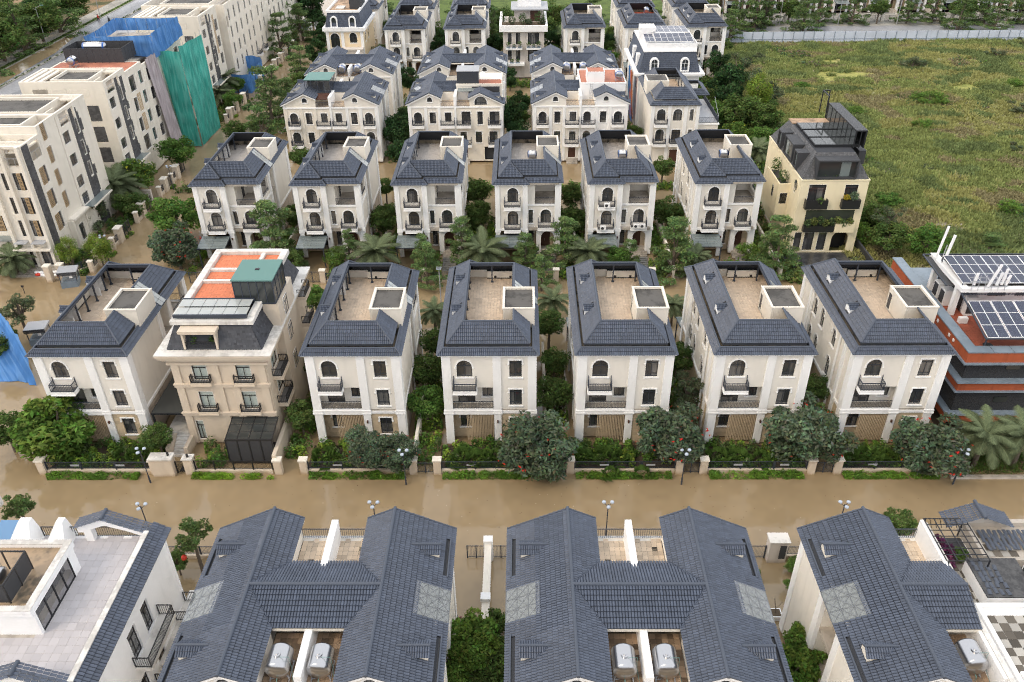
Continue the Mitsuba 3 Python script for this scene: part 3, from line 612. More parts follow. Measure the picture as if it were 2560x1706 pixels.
def twin_unit(kind='std', xf=None, seed=1, near=True, tiles_each=False, fine_pave=False):
    p = Proto(xf); ZE, ZR, XR, XI, ZI, Lx, YM = 11.0, 13.1, 4.45, 6.53, 12.12, 13.9, 6.9
    wm = {'std': 'm_cream', 'glass': 'm_ivory', 'reno': 'm_ivory', 'white': 'm_white'}[kind]
    F = Fr((0, 13.45, 0), (1, 0, 0), (0, 1, 0)); B = Fr((0, 0.45, 0), (1, 0, 0), (0, -1, 0)); S = Fr((0.45, 0, 0), (0, 1, 0), (-1, 0, 0))
    TZ, PW = 10.5, 8.78
    full = kind in ('std', 'glass')
    # walls
    w = MB()
    a1, a2, n1, n2, c1, c2 = (1.4, 2.85, 7.35, 9.5), (1.4, 2.85, 3.75, 5.95), (4.25, 5.35, 7.4, 9.5), (4.25, 5.35, 3.8, 5.9), (7.0, 8.15, 7.7, 9.45), (7.0, 8.15, 4.1, 5.85)
    if kind == 'reno': a1, c1, n1 = (1.0, 2.75, 7.25, 9.6), (6.2, 7.8, 7.25, 9.6), (4.0, 4.95, 7.2, 9.6)
    if kind == 'white': c1, c2 = (7.0, 8.35, 7.35, 9.5), (7.0, 8.35, 3.75, 5.95)
    ar = kind != 'reno'
    gab = [(0.45, 0.3), (PW, 0.3), (PW, TZ), (6.3, TZ), (6.3, 12.12), (XR, 12.98), (0.45, 11.15)]
    def hole(q, arched): return arch(*q) if arched else rect(*q)
    gw = (3.97, 4.83, 11.35, 12.2)
    hs = [hole(a1, ar), hole(a2, ar), rect(*n1), rect(*n2), hole(c1, kind == 'white'), hole(c2, kind == 'white'), rect(6.9, 8.2, 0.9, 3.1), rect(1.3, 3.8, .5, 3.0)]
    gwin = (3.2, 5.4, 10.75, 12.3) if kind == 'reno' else gw
    hs.append(arch(*gwin))
    wallp(w, F, gab, hs)
    wallp(w, B, gab, [arch(*gw), rect(1.3, 2.6, 7.6, 9.4), rect(4.3, 5.3, 7.6, 9.4)] if full else [])
    wallp(w, S, [(0.45, 0.3), (5.3, 0.3), (5.3, 11.0), (0.45, 11.0)], [rect(1.7, 2.5, 5.2, 7.0)]); wallp(w, S, [(8.1, 0.3), (13.45, 0.3), (13.45, 11.0), (8.1, 11.0)], [])
    S2f = Fr((2.5, 0, 0), (0, 1, 0), (-1, 0, 0)); wallp(w, S2f, [(5.0, 0.3), (8.4, 0.3), (8.4, 11.9), (5.0, 11.9)], [rect(6.1, 7.0, 8.2, 9.9), rect(6.1, 7.0, 4.7, 6.6)])
    w.box(0.75, 2.3, 5.0, 5.3, 0.3, 11.4); w.box(0.75, 2.3, 8.1, 8.4, 0.3, 11.4)
    w.box(6.0, 6.3, 9.6, 13.1, TZ, 12.1); w.box(6.0, 6.3, 0.75, 4.3, TZ, 12.1)
    if full: w.box(6.3, PW, 9.5, 9.7, TZ, 12.0); 
    p.add('wall', w, wm)
    m = MB(); m.box(0.7, 8.9, 0.6, 13.3, 10.1, TZ - 0.03); m.box(0.7, 8.9, 0.7, 13.2, 6.9, 7.2); m.box(0.7, 8.9, 0.7, 13.2, 3.4, 3.7); p.add('floor_slab', m, 'm_concrete')
    # trim
    for x0, x1 in ((0.38, 1.0), (3.3, 3.85), (5.75, 6.25)) if kind != 'reno' else ((0.38, 0.9),):
        p.add('pilaster', MB().box(x0, x1, 13.42, 13.55, 0.3, 10.3), 'm_white' if kind != 'glass' else 'm_ivory')
    for y0, y1 in ((0.4, 1.1), (4.6, 5.32), (8.08, 8.8), (12.8, 13.5)):
        p.add('pilaster', MB().box(0.38, 0.7, y0, y1, 0.3, 11.0), 'm_white')
    m = MB(); m.box(0.36, 8.9, 13.4, 13.6, 10.3, 10.55); p.add('belt_course', m, 'm_white')
    p.add('belt_course', MB().box(0.36, 6.3, 0.3, 0.5, 10.3, 10.5), 'm_white')
    for y0, y1 in ((13.5, 13.84), (0.06, 0.4)):
        m = MB()
        for (xa, za), (xb, zb) in (((0.1, ZE - .02), (XR, ZR - .06)), ((XR, ZR - .06), (XI - .05, ZI - .02))): m.add([(xa, y0, za - .22), (xb, y0, zb - .22), (xb, y0, zb - .03), (xa, y0, za - .03), (xa, y1, za - .22), (xb, y1, zb - .22), (xb, y1, zb - .03), (xa, y1, za - .03)], [[0, 1, 2, 3], [4, 5, 6, 7], [0, 1, 5, 4], [3, 2, 6, 7]])
        p.add('bargeboard', m, 'm_white')
    m = MB(); m.box(PW - .05, 8.9, 13.3, 13.62, 0.3, 11.1)
    m.box(PW - 0.12, 8.9, 9.0, 13.5, TZ - .2, 12.35)
    p.add('party_wall', m, 'm_white')
    if near: p.add('party_wall', MB().box(PW - 0.12, 8.9, 0.7, 5.8, TZ - .2, 12.0), 'm_white')
    # windows
    window(p, F, *a1, arched=ar, sill=False); window(p, F, *a2, arched=ar, sill=False)
    for q in (n1, n2): window(p, F, *q, cols=1, low=0.7)
    for q in (c1, c2): window(p, F, *q, arched=kind == 'white', sill=False)
    window(p, F, *gwin, arched=True, sill=kind != 'reno', cols=1 if kind != 'reno' else 2)
    if full:
        window(p, B, *gw, arched=True, cols=1)
        for q in ((1.3, 2.6, 7.6, 9.4), (4.3, 5.3, 7.6, 9.4)): window(p, B, *q)
    window(p, S, 1.7, 2.5, 5.2, 7.0)
    for q in ((6.1, 7.0, 8.2, 9.9), (6.1, 7.0, 4.7, 6.6)): window(p, S2f, *q)
    k = p.add('door', MB().fbox(F, 6.9, 8.2, .9, 3.1, -.2, -.14).fbox(F, 7.52, 7.58, .92, 3.08, -.14, -.12), 'm_brown_door')
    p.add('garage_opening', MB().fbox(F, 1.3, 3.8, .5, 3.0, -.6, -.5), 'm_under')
    for i in range(3): p.add('step', MB().box(6.6, 8.6, 13.5 + .35 * i, 13.86 + .35 * i, 0.0, 0.8 - .25 * i), 'm_concrete')
    for z in (7.3, 3.7): balcony(p, F, a1[0] - .35, a1[1] + .35, z, out=.9); balcony(p, F, 6.15, 8.75, z, out=.9)
    r = MB(); rail(r, [(6.3, 13.42), (PW - .1, 13.42)], TZ + .05, TZ + .95, .15, .03); p.add('railing', r, 'm_metal')
    if near and kind != 'reno': r = MB(); rail(r, [(6.3, .5), (PW - .1, .5)], TZ, TZ + .95, .15, .03); p.add('railing', r, 'm_metal')
    # roof
    th, cp, un = MB(), MB(), MB(); sl = math.hypot(XR, ZR - ZE); VO = np.array([XR, 0, ZR - ZE]) / sl
    si = math.hypot(XR - XI, ZR - ZI); VI = np.array([XR - XI, 0, ZR - ZI]) / si
    sm = math.hypot(YM - 4.15, ZR - ZI); VN = np.array([0, YM - 4.15, ZR - ZI]) / sm; VF = np.array([0, YM - 9.7, ZR - ZI]) / math.hypot(YM - 9.7, ZR - ZI); sf = math.hypot(YM - 9.7, ZR - ZI)
    y_in = 0.0 if full else (9.7 if kind == 'white' else 10.2)
    sky = (5.3 - y_in, 8.1 - y_in, -1, 2.55); slots = [(0.85 - y_in, 4.3 - y_in, .42, .72), (9.1 - y_in, 12.6 - y_in, .42, .72)]
    dorm = [2.7, 11.1] if full else [11.6]
    holes = slots + ([sky] if full else []) + [(d - y_in - .4, d - y_in + .4, 1.2, 2.6) for d in dorm]
    TH, TW = sl / round(sl / .39), 0.2
    if tiles_each:
        us = [TW * i for i in range(22, 42)]; us = [u for u in us if not any(a < u + .1 < b and c < .05 for a, b, c, d in holes)]
        rows = [TH * j for j in (8, 9, 10)] if False else [TH * j for j in range(6, 12)]
        us = [TW * i for i in range(20, 70)]
        allh = holes + [(us[0] - .01, us[-1] + TW + .01, rows[0] - .01, rows[-1] + TH + .01)]
    else: allh = holes
    tiles(th, (0, y_in, ZE), (0, 1, 0), VO, lambda v: 0, lambda v: Lx - y_in, sl, holes=allh, seed=seed)
    if full:
        tiles(th, (XI, 0, ZI), (0, 1, 0), VI, lambda v: 0, lambda v: 4.15 + (YM - 4.15) * v / si, si, seed=seed + 1)
        tiles(th, (XI, 0, ZI), (0, 1, 0), VI, lambda v: 9.7 - (9.7 - YM) * v / si, lambda v: Lx, si, seed=seed + 2)
        tiles(th, (0, 4.15, ZI), (1, 0, 0), VN, lambda v: XI - (XI - XR) * v / sm, lambda v: 8.9, sm, seed=seed + 3)
        tiles(th, (0, 9.7, ZI), (1, 0, 0), VF, lambda v: XI - (XI - XR) * v / sf, lambda v: 8.9, sf, seed=seed + 4)
    else:
        tiles(th, (XI, y_in, ZI), (0, 1, 0), VI, lambda v: 0, lambda v: Lx - y_in, si, seed=seed + 1)
    def cap(a, b, r=.1): cp.tube([a, b], r, 8)
    cap((XR, y_in - .05, ZR + .05), (XR, Lx + .08, ZR + .05), .12)
    if full: cap((XR, YM, ZR + .05), (8.9, YM, ZR + .05), .12)
    for y in ((.03, Lx - .03) if full else (Lx - .03,)): cap((0, y, ZE + .05), (XR, y, ZR + .05), .06); cap((XI, y, ZI + .05), (XR, y, ZR + .05), .06)
    d = -.05
    un.quad((0.02, y_in + .02, ZE + d), (XR, y_in + .02, ZR + d), (XR, Lx - .02, ZR + d), (0.02, Lx - .02, ZE + d))
    if full:
        un.quad((XI, .02, ZI + d), (XI, 4.2, ZI + d), (XR, YM, ZR + d), (XR, .02, ZR + d)); un.quad((XI, Lx - .02, ZI + d), (XI, 9.7, ZI + d), (XR, YM, ZR + d), (XR, Lx - .02, ZR + d))
        un.quad((XI, 4.17, ZI + d), (8.9, 4.17, ZI + d), (8.9, YM, ZR + d), (XR, YM, ZR + d)); un.quad((XI, 9.68, ZI + d), (8.9, 9.68, ZI + d), (8.9, YM, ZR + d), (XR, YM, ZR + d))
    else: un.quad((XI, y_in, ZI + d), (XR, y_in, ZR + d), (XR, Lx - .02, ZR + d), (XI, Lx - .02, ZI + d))
    k = p.add('roof', un, 'm_under'); p.add((k, 'tile_field'), th, 'm_tile', stuff=True); p.add((k, 'ridge_cap'), cp, 'm_cap', 40)
    if tiles_each: single_tiles(p, k, (0, 0, ZE), (0, 1, 0), VO, us, rows, TH, TW)
    if full:
        m = MB(); m.box(XI, 8.9, 4.15, 4.35, ZI - .3, ZI - .08); m.box(XI, 8.9, 9.5, 9.68, ZI - .3, ZI - .08); p.add('eaves_board', m, 'm_ivory')
    # gutter slots
    for a, b in ((0.85, 4.3), (9.1, 12.6)):
        if a < y_in: continue
        m = MB(); x0, x1 = .42 * VO[0], .72 * VO[0]
        m.box(x0 - .1, x0, a - .05, b + .05, ZE + .12, ZE + .32); m.box(x1 + .02, x1 + .1, a - .05, b + .05, ZE + .25, ZE + .38)
        k = p.add('gutter_slot', m, 'm_cap'); p.add((k, 'gutter_floor'), MB().quad((x0, a, ZE + .17), (x1, a, ZE + .2), (x1, b, ZE + .2), (x0, b, ZE + .17)), 'm_black')
    # skylight
    if full:
        m = MB(); L = 2.5; gl = lambda y, v: np.array([0, y, ZE + .03]) + VO * v
        ys, vs = np.linspace(5.34, 8.06, 4), np.linspace(0.0, L, 4)
        for y in ys: m.bar(gl(y, 0), gl(y, L), .05, .06)
        for v in vs: m.bar(gl(ys[0], v), gl(ys[-1], v), .05, .05)
        for i in range(3):
            for j in range(3):
                o = np.array([0, 0, -.14]); c = gl((ys[i] + ys[i + 1]) / 2, (vs[j] + vs[j + 1]) / 2) + o
                for yy in (ys[i], ys[i + 1]):
                    for vv in (vs[j], vs[j + 1]): m.bar(c + [0, 0, .17], gl(yy, vv) + [0, 0, .03], .035)
        k = p.add('skylight', m, 'm_skyframe')
        for i in range(3):
            for j in range(3):
                a, b, c, e = ys[i] + .03, ys[i + 1] - .03, vs[j] + .03, vs[j + 1] - .03
                p.add((k, 'glass_pane'), MB().quad(gl(a, c) + [0, 0, .07], gl(b, c) + [0, 0, .07], gl(b, e) + [0, 0, .07], gl(a, e) + [0, 0, .07]), 'm_pane')
        p.add((k, 'liner'), MB().quad(gl(5.3, 0) - [0, 0, .02], gl(8.1, 0) - [0, 0, .02], gl(8.1, L) - [0, 0, .02], gl(5.3, L) - [0, 0, .02]), 'm_skyliner')
    for dd in dorm:
        m = MB(); hw, xo, zr2, ze2 = .5, .95, 12.35, 12.02
        m.poly([(xo + .06, dd - hw, 11.5), (xo + .06, dd + hw, 11.5), (xo + .06, dd + hw, ze2), (xo + .06, dd, zr2 - .05), (xo + .06, dd - hw, ze2)])
        for s_ in (-1, 1): m.poly([(xo + .06, dd + s_ * hw, 11.45), (2.2, dd + s_ * hw, ze2), (xo + .06, dd + s_ * hw, ze2)])
        k2 = p.add('dormer', m, 'm_ivory'); tm, cm = MB(), MB()
        for s_ in (-1, 1):
            V = np.array([0, -s_ * (hw + .12), zr2 - ze2 + .07]); L = np.linalg.norm(V); V = V / L
            tiles(tm, (xo - .08, dd + s_ * (hw + .12), ze2 - .07), (1, 0, 0), V, lambda v: 0, lambda v: 1.12 + v * 1.25, L, seed=seed + 7, tw=.16, th=.35)
            cm.quad((xo - .06, dd + s_ * (hw + .1), ze2 - .1), (2.05, dd + s_ * (hw + .1), ze2 - .1), (2.85, dd, zr2 - .04), (xo - .06, dd, zr2 - .04))
        cm.tube([(xo - .1, dd, zr2 + .06), (2.95, dd, zr2 + .06)], .085, 8)
        p.add((k2, 'roof_cap'), cm, 'm_cap', 40); p.add((k2, 'roof_tile'), tm, 'm_tile', stuff=True)
    # terraces
    stained, clean = (0.40, 0.28, 0.185), (0.60, 0.49, 0.37)
    if fine_pave:
        r_ = np.random.default_rng(seed)
        for (y0, y1, col, st) in ((9.75, 13.35, clean, .3), (.55, 5.0, stained, .9)):
            nx, ny = 6, int((y1 - y0) / .39); sx, sy = 2.35 / nx, (y1 - y0) / ny
            for i in range(nx):
                for j in range(ny):
                    mb = MB(); pavers(mb, 6.35 + i * sx, 6.35 + (i + 1) * sx, y0 + j * sy, y0 + (j + 1) * sy, TZ + float(r_.normal(0, .003)), .6, col, seed=seed * 31 + i * 40 + j, stain=st, var=.07)
                    p.add('terrace_paver', mb, 'm_paver')
        p.add('terrace_bed', MB().box(6.3, PW, .5, 13.4, TZ - .1, TZ - .008), 'm_gutter')
    else:
        mb = MB(); pavers(mb, 6.35, 8.7, 9.75, 13.35, TZ, .39, clean, seed=seed); pavers(mb, 6.35, 8.7, .55, 5.0, TZ, .39, stained, seed=seed + 3, stain=.9); p.add('terrace_paver', mb, 'm_paver', stuff=True)
    # what owners added
    if kind == 'glass':
        m = MB(); x0, x1, y0, y1, z0, z1 = 6.3, 8.75, 6.0, 10.8, TZ, 14.6
        x0 = 4.2
        for x in np.linspace(x0, x1, 5): m.bar((x, y1, 12.3), (x, y1, z1), .1); m.bar((x, y0, 13), (x, y0, z1), .1)
        for y in np.linspace(y0, y1, 5): m.bar((x1, y, 11), (x1, y, z1), .1); m.bar((x0, y, 12.6), (x0, y, z1), .1)
        for z in (12.3, z1): m.bar((x0, y1, z), (x1, y1, z), .1); m.bar((x1, y0, z), (x1, y1, z), .1); m.bar((x0, y0, z), (x0, y1, z), .1)
        k = p.add('roof_room', m, 'm_metal')
        g = MB()
        for i in range(4):
            xa, xb = x0 + (x1 - x0) * i / 4 + .05, x0 + (x1 - x0) * (i + 1) / 4 - .05; ya, yb = y0 + (y1 - y0) * i / 4 + .05, y0 + (y1 - y0) * (i + 1) / 4 - .05
            p.add((k, 'glass_pane'), MB().quad((xa, y1, 12.35), (xb, y1, 12.35), (xb, y1, z1 - .05), (xa, y1, z1 - .05)), 'm_pane'); p.add((k, 'glass_pane'), MB().quad((x1, ya, 12), (x1, yb, 12), (x1, yb, z1 - .05), (x1, ya, z1 - .05)), 'm_pane')
        p.add((k, 'lining'), MB().box(x0 + .1, x1 - .1, y0 + .1, y1 - 1.5, 12.2, z1 - .1), 'm_charcoal')
        p.add((k, 'green_roof'), MB().box(x0 - .12, x1 + .12, y0 - .12, y1 + .12, z1, z1 + .1), 'm_teal')
        p.add('awning', MB().add([(6.1, 10.9, 12.3), (8.8, 10.9, 12.3), (8.8, 13.2, 11.9), (6.1, 13.2, 11.9), (6.1, 10.9, 12.2), (8.8, 10.9, 12.2), (8.8, 13.2, 11.8), (6.1, 13.2, 11.8)], [[0, 1, 2, 3], [4, 5, 6, 7], [3, 2, 6, 7], [0, 3, 7, 4], [1, 2, 6, 5]]), 'm_brown_door')
        p.add('awning_post', MB().box(6.2, 6.3, 13.0, 13.1, TZ, 11.8), 'm_wood')
    if kind == 'white':
        m = MB(); m.box(.6, 8.85, .6, 9.6, 10.4, 13.2)
        for q in ((.5, 8.9, 9.45, 9.65), (.5, 8.9, .5, .7), (.5, .7, .7, 9.45), (8.7, 8.9, .7, 9.45)): m.box(*q, 13.2, 13.5)
        k = p.add('roof_block', m, 'm_white'); p.add((k, 'roof_paver'), MB().box(.7, 8.7, .7, 9.45, 13.15, 13.26), 'm_redtile')
        m2 = MB(); m2.box(4.4, 7.6, 5.6, 8.6, 13.2, 15.1); p.add('stair_box', m2, 'm_white'); p.add('stair_box_roof', MB().box(4.55, 7.45, 5.75, 8.45, 15.05, 15.14), 'm_redtile')
        l = MB(); [l.bar((x, 9.75, 10.5), (x, 9.75, 13.4), .04) for x in (6.6, 7.05)]; [l.bar((6.6, 9.75, z), (7.05, 9.75, z), .03) for z in np.linspace(10.8, 13.2, 8)]; p.add('ladder', l, 'm_grey')
    if kind == 'reno':
        m = MB(); m.box(.6, 8.85, .6, 9.2, 10.4, 12.9); m.box(.5, 8.9, 9.0, 9.3, 12.9, 13.3); p.add('roof_block', m, 'm_ivory')
        p.add('roof_deck', MB().box(.7, 8.7, 5.5, 9.0, 12.85, 12.98), 'm_redtile'); r = MB(); rail(r, [(.8, 8.9), (4.6, 8.9)], 12.95, 14.0, .12, .05); p.add('red_fence', r, 'm_redtile')
        m = MB(); m.box(4.8, 8.7, 5.2, 8.8, 12.9, 15.4); k = p.add('roof_cabin', m, 'm_metal')
        sl_ = MB(); [sl_.box(4.85, 8.65, 8.8, 8.84, 13.2 + i * .16, 13.28 + i * .16) for i in range(13)]; p.add((k, 'louvre'), sl_, 'm_charcoal', stuff=True)
        p.add((k, 'roof_sheet'), MB().box(4.7, 8.8, 5.1, 8.95, 15.4, 15.52), 'm_grey')
        p.add('dark_tile_wall', MB().box(1.0, 6.0, 9.3, 9.4, 10.6, 12.8), 'm_charcoal')
        for i in range(4): p.add('glass_canopy_pane', MB().box(5.2 + i * .85, 6.0 + i * .85, 9.3, 11.3, 12.55, 12.6), 'm_glass_roof')
        p.add('kitchen_wall', MB().box(5.9, 8.6, 9.5, 9.6, 10.5, 12.4), 'm_whiteplain')
    return p
def ident(): return (np.eye(3), np.zeros(3))
def comp(a, b): return (a[0] @ b[0], a[0] @ b[1] + a[1])
RIGHT = (np.diag([-1.0, 1, 1]), np.array([17.8, 0, 0]))
scene['m_skyframe'] = prin((0.14, 0.15, 0.16), .5); scene['m_teal'] = prin((0.10, 0.21, 0.19), 0.5)
scene['m_redtile'] = prin(dirty_flat((0.42, 0.17, 0.11), (0.26, 0.10, 0.07), 0.6, 0.7), 0.7)
scene['m_skyliner'] = prin((0.17, 0.185, 0.18), 0.7)
def build_twin(kl, kr, mirror=False, seed=1, **k):
    base = mirror_y(13.9) if mirror else ident()
    tw = Proto()
    if kl: absorb(tw, twin_unit(kl, base, seed, **k))
    if kr: absorb(tw, twin_unit(kr, comp(base, RIGHT), seed + 20, **k))
    return tw
tw_std = build_twin('std', 'std', False, 11, tiles_each=True, fine_pave=True)
GT = 'semi-detached pairs of the near row, seen from their roofs'
tw_std.place('twin_villa', 'pair of villas under one tile roof with two steel tanks, left of the water gap', 'twin villa', TR(-22.8, 29.9), GT)
tw_std.place('twin_villa', 'pair of villas under one tile roof with two steel tanks, right of the water gap', 'twin villa', TR(-1.2, 29.9), GT)
build_twin('std', None, False, 15, tiles_each=True).place('twin_villa', 'left half of a villa pair with triangular-trussed skylight, joined to a renovated white half', 'twin villa', TR(20.4, 29.9), GT)
G4 = 'semi-detached pairs behind the second row'
build_twin('glass', 'std', True, 21).place('twin_villa', 'villa pair with a green-roofed glass room on its left half', 'twin villa', TR(-43.3, 145.65), G4)
build_twin('std', 'reno', True, 22).place('twin_villa', 'villa pair whose right half has a louvred roof cabin and red fence', 'twin villa', TR(-20.9, 145.65), G4)
build_twin('std', 'white', True, 23).place('twin_villa', 'villa pair whose right half is painted white with a boxy white roof storey', 'twin villa', TR(1.55, 145.65), G4)
far = build_twin('std', 'std', False, 24)
far.place('twin_villa', 'villa pair with two white-and-blue tanks, behind the green-roofed glass room', 'twin villa', TR(-43.3, 165.0), G4)
far.place('twin_villa', 'villa pair behind the louvred roof cabin, dark cabin on its ridge', 'twin villa', TR(-20.8, 165.0), G4)
far.place('twin_villa', 'villa pair with two tanks, left of the white mansard house', 'twin villa', TR(1.6, 165.0), G4)
# ------------------------------------------------------------ water tanks
def build_tank(blue):
    p = Proto(); n = 20; m = MB(); prof = [(-.98, .0), (-.96, .35), (-.88, .62), (-.76, .74)] + [(y, .75 + (.012 if i % 2 else 0)) for i, y in enumerate(np.linspace(-.7, .7, 15))] + [(.76, .74), (.88, .62), (.96, .35), (.98, .0)]
    m.tube([(0, y, 1.15) for y, r in prof], [max(r, .01) for y, r in prof], n, False); p.add('barrel', m, 'm_steel', 50)
    if blue:
        m = MB(); an = np.linspace(.5, 2.6, 10)
        for y0 in (-.45,):
            for a, b in zip(an[:-1], an[1:]): m.quad((.77 * math.cos(a), -.5, 1.15 + .77 * math.sin(a)), (.77 * math.cos(b), -.5, 1.15 + .77 * math.sin(b)), (.77 * math.cos(b), .5, 1.15 + .77 * math.sin(b)), (.77 * math.cos(a), .5, 1.15 + .77 * math.sin(a)))
        p.add('white_label', m, 'm_whiteplain')
        m = MB(); m.tube([(0, -.86, 1.15), (0, -.72, 1.15)], [.66, .765], n, False); p.add('blue_band', m, 'm_blue', 50); p.add('blue_band', MB().tube([(0, .72, 1.15), (0, .86, 1.15)], [.765, .66], n, False), 'm_blue', 50)
    m = MB(); m.cyl(0, -.1, 1.86, 2.0, .24, 14); k = p.add('lid', m, 'm_steel', 40); p.add((k, 'knob'), MB().cyl(0, -.1, 2.0, 2.05, .1, 10), 'm_steel', 40)
    m = MB()
    for y in (-.6, .6):
        for x in (-.6, .6): m.bar((x, y, 0), (x * .85, y, .85), .06)
        m.bar((-.6, y, .12), (.6, y, .5), .05); m.bar((-.55, y, .45), (.55, y, .45), .06)
    for x in (-.6, .6): m.bar((x, -.75, .08), (x, .75, .08), .06)
    p.add('stand', m, 'm_grey')
    m = MB(); m.tube([(0, -.98, .7), (0, -1.15, .62), (0, -1.15, .2)], .03, 6); m.tube([(.2, -.3, 1.9), (.75, -.3, 1.9), (.8, -.3, .9), (1.0, -1.2, .05)], .016, 5); p.add('pipe', m, 'm_teal', 40)
    return p
TANK, TANKB = build_tank(False), build_tank(True)
GS = 'steel water tanks on the near terraces'
for x, y, l in ((-15.35, 32.0, 'horizontal steel water tank left of the white party wall of the left villa pair'), (-12.75, 32.0, 'horizontal steel water tank right of the white party wall of the left villa pair'),
                (6.25, 32.0, 'horizontal steel water tank left of the white party wall of the right villa pair'), (8.85, 32.0, 'horizontal steel water tank right of the white party wall of the right villa pair'),
                (27.95, 32.4, 'horizontal steel water tank at the lower right, on the stained terrace')):
    TANK.place('water_tank', l, 'water tank', TR(x, y, 10.52), GS)
GB = 'white and blue labelled roof tanks'
for x, y, z, l in ((-36.0, 167.6, 10.5, 'blue-labelled tank on the left terrace of the pair behind the green-roofed glass room'), (-32.9, 167.6, 10.5, 'blue-labelled tank on the right terrace of the pair behind the green-roofed glass room'),
                   (8.9, 167.6, 10.5, 'blue-labelled tank on the left terrace of the pair left of the white mansard house'), (12.2, 167.6, 10.5, 'blue-labelled tank on the right terrace of the pair left of the white mansard house'),
                   (17.6, 152.0, 13.3, 'blue-labelled tank on the red roof of the white-painted half house')):
    TANKB.place('water_tank', l, 'water tank', TR(x, y, z), GB)
for x, l in ((-4.25, 'blue and white tank beside the stair box of the fourth second-row villa'), (9.1, 'blue and white tank beside the stair box of the fifth second-row villa'), (24.0, 'blue and white tank beside the stair box of the sixth second-row villa')):
    TANKB.place('water_tank', l, 'water tank', TR(x + 5.7, 117.2, 11.65, 90, .72), GB)
# ------------------------------------------------------------ tall town houses along the left side street
scene['m_darkstone'] = prin(proc(lambda p, n, uv: mi.Color3f(0.070, 0.070, 0.074) * (0.7 + 0.7 * cell_rand(dr.floor(p.x / .5 + p.y / .5), dr.floor(p.z / .25)))), 0.6)
scene['m_louvre'] = prin((0.42, 0.30, 0.17), .6)
def glass_rail(p, q0, q1, z0, z1):
    q0, q1 = np.array(q0, float), np.array(q1, float)
    m = MB(); m.bar((*q0, z1), (*q1, z1), .05)
    n = max(1, round(np.linalg.norm(q1 - q0) / 1.0))
    for i in range(n + 1): x = q0 + (q1 - q0) * i / n; m.bar((*x, z0), (*x, z1), .04)
    k = p.add('glass_railing', m, 'm_grey')
    for i in range(n):
        a, b = q0 + (q1 - q0) * (i + .04) / n, q0 + (q1 - q0) * (i + .96) / n
        p.add((k, 'pane'), MB().quad((*a, z0 + .05), (*b, z0 + .05), (*b, z1 - .05), (*a, z1 - .05)), 'm_pane')
def louvre(p, fr, x0, x1, z0, z1, vert=False):
    m = MB(); m.fbox(fr, x0, x0 + .06, z0, z1, .0, .07); m.fbox(fr, x1 - .06, x1, z0, z1, 0, .07); m.fbox(fr, x0, x1, z1 - .06, z1, 0.001, .072); m.fbox(fr, x0, x1, z0, z0 + .06, 0.001, .072)
    for z in np.arange(z0 + .16, z1 - .1, .21): m.fbox(fr, x0 + .06, x1 - .06, z, z + .085, .005, .065)
    p.add('wood_louvre', m, 'm_louvre', stuff=True)
